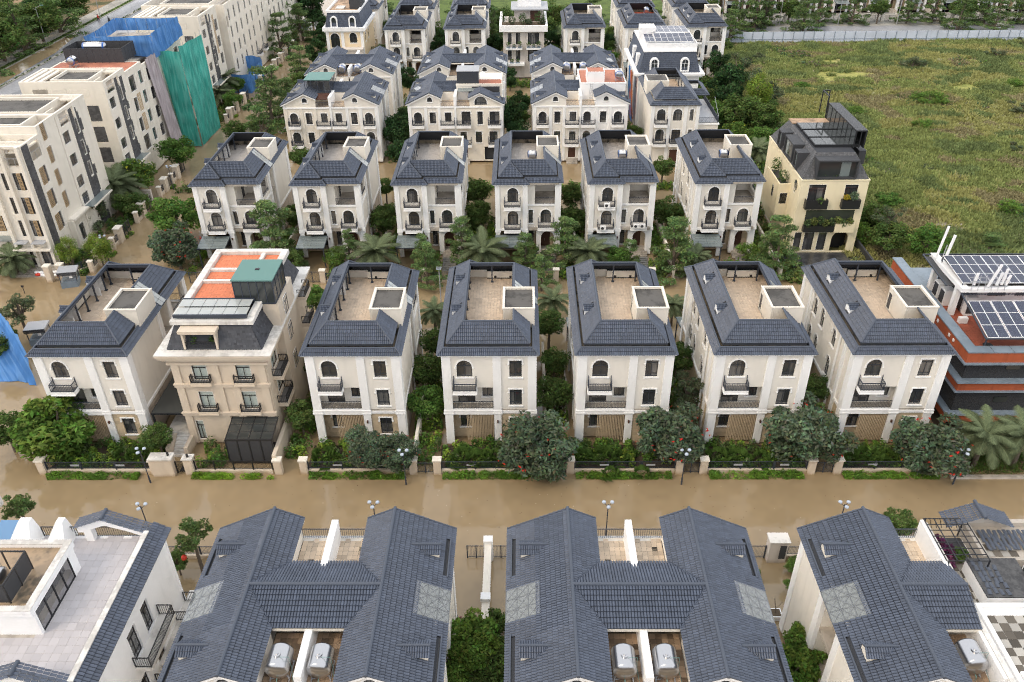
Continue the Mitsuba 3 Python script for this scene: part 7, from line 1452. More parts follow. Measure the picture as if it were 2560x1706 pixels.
# second row: piers, gates, garden walls
for i, (x, l) in enumerate(row3):
    nm = f'the {nth[i]} second-row villa'
    for dx in (4.75, 8.9): gate_pier(x + dx, 100.9, f'beige pier {"between the car gate and the garden" if dx < 5 else "at the foot of the stairs"} of {nm}', 'piers of the second row', h=2.1)
    p = Proto(); bars(p, (x + .2, 100.9), (x + 4.3, 100.9), .1, 1.7, 4, leafname='leaf'); p.place('iron_gate', f'dark car gate standing in water before {nm}', 'gate', None, 'car gates of the second row')
    p = Proto(); bars(p, (x + 5.2, 100.9), (x + 8.5, 100.9), .5, 1.5, 2, plinth=.45); p.place('garden_fence', f'dark fence before the front garden of {nm}', 'fence', None, 'fences of the second row')
    p = Proto()
    for j in range(7): p.add('tread', MB().box(x + 6.9, x + 9.0, 104.0 + .42 * j, 104.42 + .42 * j, -.2, .05 + .11 * j), 'm_greystone')
    p.place('garden_stairs', f'grey stone stairs leading to the arched door of {nm}', 'stairs', None, 'grey stairs of the second row')
    single('boundary_wall', MB().box(x + 11.9, x + 12.2, 101.5, 125, 0, 1.8), 'm_ivory', f'boundary wall to the right of {nm}', 'wall', 'boundary walls of the second row')
scene['m_greystone'] = prin(dirty_flat((0.27, 0.26, 0.24), (0.12, 0.115, 0.11), .7, .8), .7)
# side street: piers, grey gate leaves and low walls
GP = 'piers along the left side street'; n_ = 0
ys = [106.6, 114.0, 123.2, 133.4, 139.2, 171.5, 176.5, 182, 196, 203, 209.8, 216, 221.3, 229, 241.3]
for j, y in enumerate(ys):
    w_ = ['nearest', 'second', 'third', 'fourth', 'fifth', 'sixth', 'seventh', 'eighth', 'ninth', 'tenth', 'eleventh', 'twelfth', 'thirteenth', 'fourteenth', 'farthest'][j]
    gate_pier(-61.9, y, f'{w_} broad beige pier of the left side street', GP, .9, 1.3, 2.5); gate_pier(-61.9, y - 2.6, f'slim pier just before the {w_} broad pier of the left side street', GP, .6, .5, 2.0)
    p = Proto(); bars(p, (-62.0, y + .8), (-62.0, y + 4.0), .1, 1.9, 3, mat='m_charcoal', leafname='leaf'); p.place('iron_gate', f'grey gate beyond the {w_} broad pier of the left side street', 'gate', None, 'gates of the left side street')
    p = Proto(); p.add('wall', MB().box(-62.05, -61.8, y - 2.3, y - .7, -.2, .6), 'm_beige'); m = MB(); rail(m, [(-61.93, y - 2.3), (-61.93, y - .7)], .65, 1.6, .14, .03); p.add('bars', m, 'm_metal', stuff=True); p.place('garden_fence', f'short fence before the {w_} broad pier of the left side street', 'fence', None, 'short fences of the left side street')
single('boundary_wall', MB().box(-67, -62.2, 128.2, 128.6, 0, 2.4), 'm_greige', 'greige wall beside the date palm of the side street', 'wall')
gate_pier(-66.8, 101.6, 'cream pier with a flat cap left of the guard booth, by the sandbags', None, .8, .8, 2.6)
gate_pier(-65.4, 102.4, 'second cream pier, just behind the guard booth', None, .8, .8, 2.4)
p = Proto(); bars(p, (-64.8, 102.8), (-62.3, 106.2), .6, 1.5, 2, plinth=.5); p.place('garden_fence', 'dark fence climbing from the guard booth to the side street', 'fence')
# lamps
def lamp3(x, y, label, h=4.2, tilt=0):
    p = Proto(); p.add('pole', MB().tube([(x, y, -.3), (x, y, .9)], .085, 8).tube([(x, y, .9), (x + tilt, y, h)], .05, 8), 'm_metal', 40)
    for a in (0.5, 2.6, 4.7):
        q = (x + tilt + .42 * math.cos(a), y + .42 * math.sin(a)); m = MB(); m.tube([(x + tilt, y, h - .25), (*q, h - .02)], .025, 6); p.add('arm', m, 'm_metal'); m = MB(); m.tube([(*q, h - .02), (*q, h + .06), (*q, h + .16), (*q, h + .2)], [.06, .19, .16, .03], 12); p.add('lamp_head', m, 'm_lamphead', 40)
    p.place('street_lamp', label, 'street lamp', None, 'three-armed street lamps')
scene['m_lamphead'] = prin((0.42, 0.48, 0.56), .25)
for x, y, l in ((-37.2, 60.5, 'three-headed lamp in the water before the broad lantern pier'), (-11.6, 60.2, 'three-headed lamp before the villa right of the mansard house'), (15.6, 60.2, 'three-headed lamp before the fifth front-row house'), (42.2, 60.2, 'three-headed lamp at the right end of the front street'),
                (-34.2, 53.0, 'three-headed lamp behind the white corner house'), (-13.4, 53.2, 'three-headed lamp behind the left near villa pair'), (7.55, 53.2, 'three-headed lamp behind the right near villa pair'), (28.5, 53.2, 'three-headed lamp behind the lower right roof'),
                (-60.9, 107.2, 'three-headed lamp at the near end of the left side street'), (-60.9, 134.2, 'three-headed lamp halfway along the left side street'), (-61.0, 190, 'three-headed lamp beside the blue-wrapped yard')): lamp3(x, y, l)
def lamp1(x, y, label, h=7):
    p = Proto(); p.add('pole', MB().tube([(x, y, -.3), (x, y, h)], [.08, .05], 8), 'm_grey', 40); p.add('lamp_head', MB().box(x - .3, x + .3, y - .35, y + .25, h, h + .12), 'm_lamphead'); p.add('solar_cell', MB().box(x - .27, x + .27, y - .3, y + .2, h + .122, h + .14), 'm_darkglass'); p.place('street_lamp', label, 'street lamp', None, 'single-headed lamps of the middle street')
for x, y, l in ((-10.6, 92, 'single flat-headed lamp behind the third front-row villa'), (30.2, 92, 'single flat-headed lamp behind the sixth front-row villa')): lamp1(x, y, l)
p = Proto(); p.add('pole', MB().tube([(45.6, 91, -.3), (45.3, 91, 4), (44.4, 91, 7.2)], .07, 8), 'm_whiteplain', 40); p.add('brace', MB().tube([(45.6, 91, 2.5), (46.2, 91, 5.2)], .05, 6), 'm_whiteplain', 40); p.add('lamp_head', MB().box(43.7, 44.7, 90.8, 91.2, 7.2, 7.35), 'm_lamphead'); p.place('street_lamp', 'white curved lamp post between the last villa and the red house', 'street lamp')
def road_lamp(x, y, label):
    p = Proto(); p.add('pole', MB().tube([(x, y, 0), (x, y, 10.0)], [.11, .06], 8), 'm_grey', 40); p.add('arm', MB().tube([(x, y, 9.8), (x + 1.6, y, 10.5)], .05, 6), 'm_grey', 40); p.add('lamp_head', MB().box(x + 1.4, x + 2.3, y - .15, y + .15, 10.45, 10.6), 'm_teal'); p.add('arm', MB().tube([(x, y, 9.4), (x - .8, y, 9.7)], .04, 6), 'm_grey', 40); p.place('street_lamp', label, 'street lamp', None, 'tall lamps of the main road')
road_lamp(-132.4, 236, 'tall main-road lamp with green head before the park trees, nearer one'); road_lamp(-132.4, 271, 'tall main-road lamp at the top edge, beside the motorbike rider')
for i in range(6): road_lamp(58 + i * 17.0, 252 + .0 * i, f'slim lamp behind the hoarding, {"first second third fourth fifth sixth".split()[i]} from the left')
# ------------------------------------------------------------ hoarding and far fence
p = Proto(); xs = np.arange(48.5, 150, 2.75)
for a in xs:
    m = MB(); m.box(a + .02, a + 2.73, 231.6, 231.66, .2, 3.1); p.add('sheet', m, 'm_hoarding'); p.add('post', MB().bar((a, 231.5, 0), (a, 231.5, 3.15), .1), 'm_bluegrey')
m = MB(); m.bar((48.5, 231.5, 1.2), (150, 231.5, 1.2), .07); p.add('ledger', m, 'm_bluegrey'); scene['m_hoarding'] = prin(dirty_flat((0.52, 0.57, 0.66), (0.42, 0.45, 0.52), .5, .2), .5)
p.place('hoarding', 'long pale blue-grey sheet metal hoarding along the far edge of the field', 'hoarding')
p = Proto()
for i, x in enumerate(np.arange(53, 152, 4.1)):
    p.add('pier', MB().box(x - .45, x + .45, 256, 256.8, 0, 2.3), 'm_ivory'); bars(p, (x + .5, 256.4), (x + 3.6, 256.4), .1, 1.8, 2, step=.25, w=.05)
p.place('garden_fence', 'row of cream piers and grey fence panels before the far villas', 'fence')
struct('pavement', MB().box(46, 160, 233, 268, -.3, .1), 'm_pavement'); struct('road', MB().quad((46, 238, .104), (160, 238, .104), (160, 251, .104), (46, 251, .104)), 'm_asphalt')
# ------------------------------------------------------------ guard booths, sandbags, riders, small things
def booth(x, y, rz, label, tilt=0):
    p = Proto(); m = MB(); m.box(-1.1, 1.1, -.9, .9, -.3, .9); p.add('base', m, 'm_bluegrey'); m = MB(); m.box(-1.25, 1.25, -1.05, 1.05, 2.25, 2.5); k = p.add('roof', m, 'm_grey'); l = MB(); [l.box(-1.24, 1.24, -1.1, -1.05, 2.0 + .1 * i, 2.06 + .1 * i) for i in range(5)]; p.add((k, 'fascia_slat'), l, 'm_charcoal', stuff=True)
    m = MB(); [m.bar((sx * 1.05, sy * .85, .9), (sx * 1.05, sy * .85, 2.25), .09) for sx in (-1, 1) for sy in (-1, 1)]; p.add('frame', m, 'm_metal'); p.add('pane', MB().quad((-1, -.86, .95), (1, -.86, .95), (1, -.86, 2.0), (-1, -.86, 2.0)), 'm_pane'); p.add('side_pane', MB().quad((1.06, -.8, .95), (1.06, .8, .95), (1.06, .8, 2.2), (1.06, -.8, 2.2)), 'm_pane'); p.add('notice', MB().box(.2, .6, -.9, -.87, 1.5, 1.85), 'm_whiteplain'); p.add('back_wall', MB().box(-1, 1, .8, .86, .9, 2.2), 'm_grey'); p.add('desk', MB().box(-.8, .8, -.5, .1, .9, 1.1), 'm_bluegrey')
    p.place('guard_booth', label, 'guard booth', T().translate([x, y, 0]).rotate([0, 0, 1], rz).rotate([0, 1, 0], tilt), 'guard booths')
booth(-63.5, 100.6, 16, 'grey guard booth standing in the flood at the crossing, by the sandbags', 3); booth(-64.0, 252, 10, 'small grey guard booth at the far end of the side street')
booth(-60.5, 86.0, 10, 'dark low booth half hidden by the tree at the left edge')
p = Proto(); m = MB()
for i in range(14):
    a, b = -69.6 + (i % 7) * .62 + r_.uniform(-.2, .2), 103.2 + (i // 7) * .35 + r_.uniform(-.1, .1); s_ = trimesh.creation.icosphere(2, 1.0); v = np.asarray(s_.vertices) * [.42, .26, .2]; v = v * (1 + .25 * (meshkit.noise(np.asarray(s_.vertices) * 2 + i)[:, None] - .5)); p.add('sandbag', MB().add(v + [a, b, .15 + (i // 7) * .3 + .1 * (i % 3 == 0)], s_.faces), 'm_whiteplain' if i % 5 else 'm_red', True)
p.place('sandbags', 'white sandbags heaped at the foot of the corner steps', 'sandbags')
m = MB(); m.tube([(-72.6, 98.2, -.4), (-72.9, 98.2, .2), (-73.0, 98.2, 1.15), (-73.0, 98.2, 1.3)], [.33, .33, .32, .2], 12); single('waste_bin', m, 'm_orange', 'orange bin floating upright in the flood at the left', 'bin', None, 40)
for x, y, l in ((-76.6, 98.8, 'thin dark post in the flood, left of the orange bin'), (-68.9, 98.2, 'thin dark post in the flood, right of the orange bin')): single('marker_post', MB().tube([(x, y, -.3), (x, y, 1.1)], .05, 6).box(x - .15, x + .15, y - .08, y + .08, 1.0, 1.25), 'm_black', l, 'post', 'marker posts in the flood')
def rider(x, y, label, shirt, rz):
    p = Proto(); m = MB()
    for yy in (-.62, .62): an = np.linspace(0, 2 * math.pi, 15); m2 = MB(); m2.tube([(0, yy + .25 * math.cos(a), .3 + .25 * math.sin(a)) for a in an], .07, 6, False); p.add('wheel', m2, 'm_black')
    m.tube([(0, -.6, .55), (0, -.2, .62), (0, .2, .45), (0, .5, .6), (0, .62, 1.0)], [.13, .17, .13, .12, .07], 8); m.bar((-.35, .6, 1.05), (.35, .6, 1.05), .05); m.box(-.13, .13, -.65, .1, .66, .78); m.box(-.2, .2, .5, .6, .3, .9); p.add('body', m, 'm_charcoal')
    key = p.place('motorbike', label[0], 'motorbike', TR(x, y, 0, rz)); import manifold3d as m3
    J = {'hip': ((0, -.2, .88), .17), 'chest': ((0, -.1, 1.28), .19), 'neck': ((0, -.06, 1.48), .07), 'head': ((0, -.02, 1.66), .135)}
    bones = [('hip', 'chest'), ('chest', 'neck'), ('neck', 'head')]
    for s_ in (-1, 1):
        for n_, c, r in (('sh', (.2, -.08, 1.38), .075), ('el', (.27, .18, 1.15), .055), ('ha', (.28, .5, 1.1), .05), ('hj', (.1, -.18, .86), .11), ('kn', (.2, .25, .78), .08), ('an', (.18, .12, .36), .06), ('to', (.18, .3, .3), .05)): J[n_ + str(s_)] = ((c[0] * s_, c[1], c[2]), r)
        bones += [('chest', f'sh{s_}'), (f'sh{s_}', f'el{s_}'), (f'el{s_}', f'ha{s_}'), ('hip', f'hj{s_}'), (f'hj{s_}', f'kn{s_}'), (f'kn{s_}', f'an{s_}'), (f'an{s_}', f'to{s_}')]
    sp = lambda n: m3.Manifold.sphere(J[n][1], 14).translate(J[n][0]); b = None
    for u, v in bones: h = m3.Manifold.batch_hull([sp(u), sp(v)]); b = h if b is None else b + h
    q = Proto(); mm = b.to_mesh(); q.add('body', MB().add(mm.vert_properties[:, :3], mm.tri_verts), shirt, True); h = m3.Manifold.sphere(.16, 18).translate((0, -.03, 1.7)).trim_by_plane((0, -.35, 1), 1.64).to_mesh(); q.add('helmet', MB().add(h.vert_properties[:, :3], h.tri_verts), 'm_charcoal', True); q.place('person', label[1], 'person', TR(x, y, 0, rz), 'riders on the main road')
rider(-126.3, 263.3, ('dark motorbike in the middle of the main road', 'rider in dark clothes in the middle of the main road'), 'm_charcoal', 5)
rider(-131.0, 266.5, ('motorbike at the kerb under the tall lamp', 'rider with a red bag at the kerb under the tall lamp'), 'm_red', 5)
for x, l in ((9.1, 'white outdoor unit on the upper left balcony of the fifth second-row villa'),):
    for (dx, yy, z, ll) in ((2.8, 107.0, 8.4, 'outdoor air unit on the upper balcony of the fifth second-row villa'), (2.4, 107.0, 4.9, 'outdoor air unit on the lower left balcony of the fifth second-row villa'), (7.2, 107.6, 4.9, 'left outdoor air unit on the lower right balcony of the fifth second-row villa'), (8.1, 107.6, 4.9, 'right outdoor air unit on the lower right balcony of the fifth second-row villa')):
        p = Proto(); p.add('case', MB().box(x + dx - .42, x + dx + .42, yy + .05, yy + .4, z, z + .62), 'm_whiteplain'); p.add('fan', MB().tube([(x + dx - .1, yy + .05, z + .32), (x + dx - .1, yy + .03, z + .32)], .22, 14), 'm_charcoal'); p.place('air_conditioner', ll, 'air conditioner', None, 'air conditioners on balconies')
p = Proto(); p.add('body', MB().tube([(-28.6, 47.6, 3.3), (-28.6, 47.6, 3.45), (-28.6, 47.6, 3.7), (-28.6, 47.6, 3.85)], [.08, .22, .22, .08], 10), 'm_red', 40); p.place('lantern', 'small red lantern hanging in the tree at the lower left', 'lantern')
for x, y, l in ((20.8, 44.5, 'white square planter standing in the water at the lower right'),): 
    m = MB(); m.box(x - .45, x + .45, y - .45, y + .45, 0, .5); p = Proto(); p.add('box', m, 'm_whiteplain'); p.add('soil', MB().box(x - .36, x + .36, y - .36, y + .36, .5, .51), 'm_mud'); p.add('bare_stem', MB().tube([(x, y, .4), (x - .3, y + .2, 2.0)], .03, 5).tube([(x - .1, y, 1), (x + .3, y, 1.8)], .02, 5), 'm_bark'); p.place('planter', l, 'planter')

# a white car left in the flooded back street
p = Proto(); pr_ = sg.Polygon([(-2.1, .25), (2.1, .25), (2.15, .6), (1.9, .85), (1.1, .92), (.5, 1.42), (-1.1, 1.45), (-1.75, .95), (-2.1, .85)]); m = MB(); m.ext(pr_.buffer(.06).buffer(-.0), Fr((0, -.86, 0), (1, 0, 0), (0, 1, 0)), 0, 1.72); p.add('body', m, 'm_whiteplain', 30)
for sy in (-.925, .865): 
    k = p.add('side_window', MB().ext(sg.Polygon([(.95, .95), (.45, 1.36), (-1.05, 1.38), (-1.5, .98)]), Fr((0, sy, 0), (1, 0, 0), (0, 1, 0)), 0, .06), 'm_darkglass')
p.add('windscreen', MB().quad((1.12, -.75, .96), (1.12, .75, .96), (.58, .68, 1.44), (.58, -.68, 1.44)), 'm_darkglass'); p.add('rear_window', MB().quad((-1.8, -.72, 1.0), (-1.8, .72, 1.0), (-1.2, .66, 1.47), (-1.2, -.66, 1.47)), 'm_darkglass')
for wx in (-1.3, 1.3):
    for wy in (-.88, .88): p.add('wheel', MB().tube([(wx, wy - .1, .32), (wx, wy + .1, .32)], .32, 16), 'm_black', 40)
p.place('parked_car', 'white car parked between two second-row villas, half hidden by a tree', 'car', TR(-20.4, 131.5, -.1, 80))
struct('verge', MB().box(-58, 45.8, 243, 345, -.3, .12), 'm_turf')
# ------------------------------------------------------------ trees
def crown(kind, seed, n):
    """leaf positions and colours of a crown of radius 1 about the origin, and the trunk's limbs"""
    g = np.random.default_rng(seed); P, Cc, limbs = [], [], []
    cols = {'broad': (0.060, 0.100, 0.022), 'flower': (0.068, 0.100, 0.045), 'mango': (0.070, 0.125, 0.020), 'layer': (0.085, 0.138, 0.038), 'dark': (0.030, 0.062, 0.018), 'round': (0.062, 0.125, 0.022), 'airy': (0.075, 0.100, 0.040),
            'flowery': (0.065, 0.115, 0.020), 'weep': (0.105, 0.165, 0.022), 'shrubtree': (0.075, 0.135, 0.022), 'sparse': (0.060, 0.095, 0.024), 'red': (0.10, 0.02, 0.03)}
    col = np.array(cols[kind])
    if kind == 'layer':
        tiers = 6; cl = []
        for i in range(tiers):
            z = -.75 + 1.75 * i / (tiers - 1); R = 1.05 * (1 - .72 * i / (tiers - 1)) * g.uniform(.85, 1.1); m = int(5 + 9 * R)
            for a in range(m): t = g.uniform(0, 6.28); r = R * math.sqrt(g.uniform(.08, 1)); cl.append((r * math.cos(t), r * math.sin(t), z + g.normal(0, .04), .24, .07))
    else:
        m = {'airy': 26, 'sparse': 22, 'red': 8}.get(kind, 46); cl = []
        for i in range(m):
            d = g.normal(size=3); d /= np.linalg.norm(d); d[2] = d[2] * .9 + .12; r = g.uniform(.35, .95) ** .6; lump = 1 + .28 * (meshkit.noise(d * 1.9 + seed) - .5) * 2
            s_ = g.uniform(.2, .34) * (.8 if kind in ('airy', 'sparse') else 1); cl.append((*(d * r * .86 * lump * [1, 1, .82]), s_, s_ * .75))
    cl = np.array(cl); k = max(20, n // len(cl))
    for c in cl:
        d = g.normal(size=(k, 3)); d /= np.linalg.norm(d, axis=1, keepdims=True); q = d * (g.uniform(.25, 1, (k, 1)) ** .5) * [c[3], c[3], c[4]] + c[:3]
        if kind == 'weep': q[:, 2] -= g.uniform(0, .5, k) * (np.hypot(q[:, 0], q[:, 1]) > .4)
        tone = g.uniform(.72, 1.3); warm = g.uniform(.92, 1.12) if kind in ('layer', 'mango', 'weep', 'round') else g.uniform(.92, 1.1)
        P.append(q); Cc.append(np.tile(col * tone * [warm, 1, 1], (k, 1)))
    lim = cl[g.permutation(len(cl))[:16 if kind in ('airy', 'sparse') else 9], :3]
    return np.vstack(P), np.vstack(Cc), lim, g
def build_tree(kind, seed, n=4200, size=None):
    p = Proto(); P, Cc, lim, g = crown(kind, seed, n); s = size or {'mango': .085, 'flower': .058, 'layer': .05, 'dark': .075, 'weep': .05, 'airy': .055, 'sparse': .07}.get(kind, .07)
    m = MB(); leaves(m, P, g, s, Cc, .22, up=.55 if kind != 'layer' else .8); 
    t = MB(); H = 2.4; tr = .075; t.tube([(0, 0, -H), (.03, .02, -1.2), (0, .03, -.5), (.02, 0, .1)], [tr * 1.25, tr, tr * .85, tr * .5], 8)
    for l in lim: a = np.array([.02 * l[0], .02 * l[1], -.75 + .4 * (l[2] + .6)]); t.tube([a, a + (l - a) * .55 + [0, 0, .06], l], [tr * .5, tr * .34, tr * .14], 5)
    p.add('trunk', t, 'm_bark', 40); k = p.add('crown', m, 'm_leaf', stuff=False)
    if kind in ('flower', 'flowery'):
        f = MB(); d = g.normal(size=(34 if kind == 'flower' else 60, 3)); d /= np.linalg.norm(d, axis=1, keepdims=True); d[:, 2] = abs(d[:, 2]) * .8; leaves(f, d * .93 * [1, 1, .86], g, .042, (0.50, 0.03, 0.015) if kind == 'flower' else (0.6, .42, .03), .2); p.add((k, 'flower'), f, 'm_leaf', stuff=True)
    return p
def build_palm(seed, nf=34, L=1.15, col=(0.125, 0.155, 0.085)):
    p = Proto(); g = np.random.default_rng(seed); m = MB(); t = MB(); t.tube([(0, 0, -2.2), (.03, 0, -1), (0, .02, -.1)], [.11, .085, .1], 9); p.add('trunk', t, 'm_bark', 40)
    for i in range(nf):
        a = i * 2.399 + g.normal(0, .15); e = np.interp(i / nf, [0, .35, 1], [1.25, .7, -.15]) + g.normal(0, .08); ln = L * g.uniform(.85, 1.1); n = 40; s = np.linspace(0, 1, n); bend = e - s * 1.25 * (1.1 - .2 * e)
        r = np.cumsum(np.cos(bend)) * ln / n; z = np.cumsum(np.sin(bend)) * ln / n; c = np.stack([r * math.cos(a), r * math.sin(a), z - .02], 1); side = np.array([-math.sin(a), math.cos(a), 0])
        w = .26 * np.sin(np.pi * np.clip(s * .93 + .07, 0, 1)) ** .7; dirn = np.gradient(c, axis=0); dirn /= np.linalg.norm(dirn, axis=1, keepdims=True)
        for sg_ in (-1, 1):
            for o_ in (0, .5):
                b = c + dirn * (ln / n) * o_; tip = b + side * sg_ * w[:, None] + dirn * w[:, None] * .75 + np.array([0, 0, 1.0]) * (-.30 * w[:, None] + g.normal(0, .012, (n, 1))); wd = dirn * .014
                v = np.stack([b - wd, b + wd, tip], 1).reshape(-1, 3); cc = np.array(col) * g.uniform(.75, 1.3, (n, 1)) * (1.25 if i < 6 else 1); m.add(v, np.arange(3 * n).reshape(-1, 3), np.repeat(cc, 3, 0))
        m.tube(c[::6], .013, 4, True, np.array(col) * 1.4)
    p.add('crown', m, 'm_leaf'); return p
SPEC = {'broad': 2, 'flower': 2, 'mango': 2, 'layer': 3, 'dark': 2, 'round': 2, 'airy': 2, 'flowery': 1, 'weep': 1, 'shrubtree': 2, 'sparse': 1, 'red': 1}
TREES = {k: [build_tree(k, 100 + 17 * i + len(k), {'flower': 8500, 'mango': 6500, 'sparse': 2200, 'airy': 3000, 'red': 300, 'shrubtree': 1800, 'layer': 6500, 'dark': 5200}.get(k, 4600)) for i in range(n)] for k, n in SPEC.items()}
TREES['palm'] = [build_palm(5), build_palm(6, 30)]
LOOK = {'broad': 'leafy green tree', 'flower': 'dense tree dotted with red flowers', 'mango': 'big bright green broadleaf tree', 'layer': 'tiered light green tree', 'dark': 'dark dense evergreen tree', 'round': 'bright green bushy tree', 'airy': 'grey-green loose-crowned tree', 'flowery': 'green tree with yellow blossoms',
        'weep': 'yellow-green drooping tree', 'shrubtree': 'low bright green shrub', 'sparse': 'thin tree with few leaf clumps', 'red': 'dark red leafy plant', 'palm': 'feathery date palm'}
CATS = {'palm': 'palm', 'shrubtree': 'shrub', 'red': 'shrub'}; KEY = {'palm': 'date_palm', 'shrubtree': 'shrub', 'red': 'shrub', 'dark': 'evergreen_tree', 'layer': 'tiered_tree', 'flower': 'flowering_tree', 'flowery': 'flowering_tree', 'mango': 'broadleaf_tree'}
LAND = [(-43.6, 72, 'the leftmost front-row villa'), (-30, 72, 'the beige mansard house')] + [(x + 5, 73, f'the {n} front-row house') for x, n in ((-21.8, 'third'), (-8.4, 'fourth'), (5, 'fifth'), (18.5, 'sixth'), (31.8, 'seventh'))] + [(x + 5, 115, f'the {n} second-row villa') for (x, _), n in zip(row3, ('first', 'second', 'third', 'fourth', 'fifth', 'sixth'))] + \
       [(52, 80, 'the red and black house'), (44, 115, 'the yellow slate-roofed house'), (-34.4, 152, 'the pair with the glass room'), (-12, 152, 'the pair with the roof cabin'), (10.4, 152, 'the pair with the white half'), (27, 151, 'the corner villa'), (28.7, 172, 'the white mansard house'), (-41, 208, 'the peach mansard house'), (-27.5, 208, 'the first far-row villa'), (-13.4, 208, 'the second far-row villa'), (.4, 208, 'the planted terrace house'), (14.6, 208, 'the third far-row villa'), (28.7, 208, 'the red-terraced villa'), (43, 208, 'the last far-row villa'),
        (-70, 105, 'the corner town house'), (-70, 120, 'the town house with the ragged stone band'), (-72, 136, 'the panelled town house'), (-70, 160, 'the wrapped town house'), (-72, 184, 'the town house beyond the wrapping'), (-74, 207, 'the long pale town house'), (-74, 244, 'the farthest town house'), (-13.9, 37, 'the left near villa pair'), (7.7, 37, 'the right near villa pair'), (25, 37, 'the lower right skylight roof'), (-33, 37, 'the white corner house')]
used = {}
ORD = 'first second third fourth fifth sixth seventh eighth ninth tenth eleventh twelfth thirteenth fourteenth fifteenth'.split()
def tree_label(look, x, y):
    d = [(math.hypot(x - a, (y - b) * .8), a, b, n) for a, b, n in LAND]; d, a, b, n = min(d); dx, dy = x - a, y - b
    rel = ('left of' if dx < 0 else 'right of') if abs(dx) > 4.2 and abs(dx) > abs(dy) * .45 else ('in front of' if dy < 0 else 'behind'); 
    if rel in ('left of', 'right of') and abs(dy) > 7: rel = ('front ' if dy < 0 else 'back ') + rel
    rel = {'front left of': 'at the front left corner of', 'front right of': 'at the front right corner of', 'back left of': 'at the back left corner of', 'back right of': 'at the back right corner of'}.get(rel, rel)
    rel = {'at the back right corner of': 'behind right of', 'at the back left corner of': 'behind left of', 'at the front right corner of': 'before right of', 'at the front left corner of': 'before left of'}.get(rel, rel); l = f'{look} {rel} {n}'; used[l] = used.get(l, 0) + 1
    return l if used[l] == 1 else l + {2: ', farther back', 3: ', third going back', 4: ', fourth going back', 5: ', fifth going back'}.get(used[l], f', deep in the row {used[l]}')
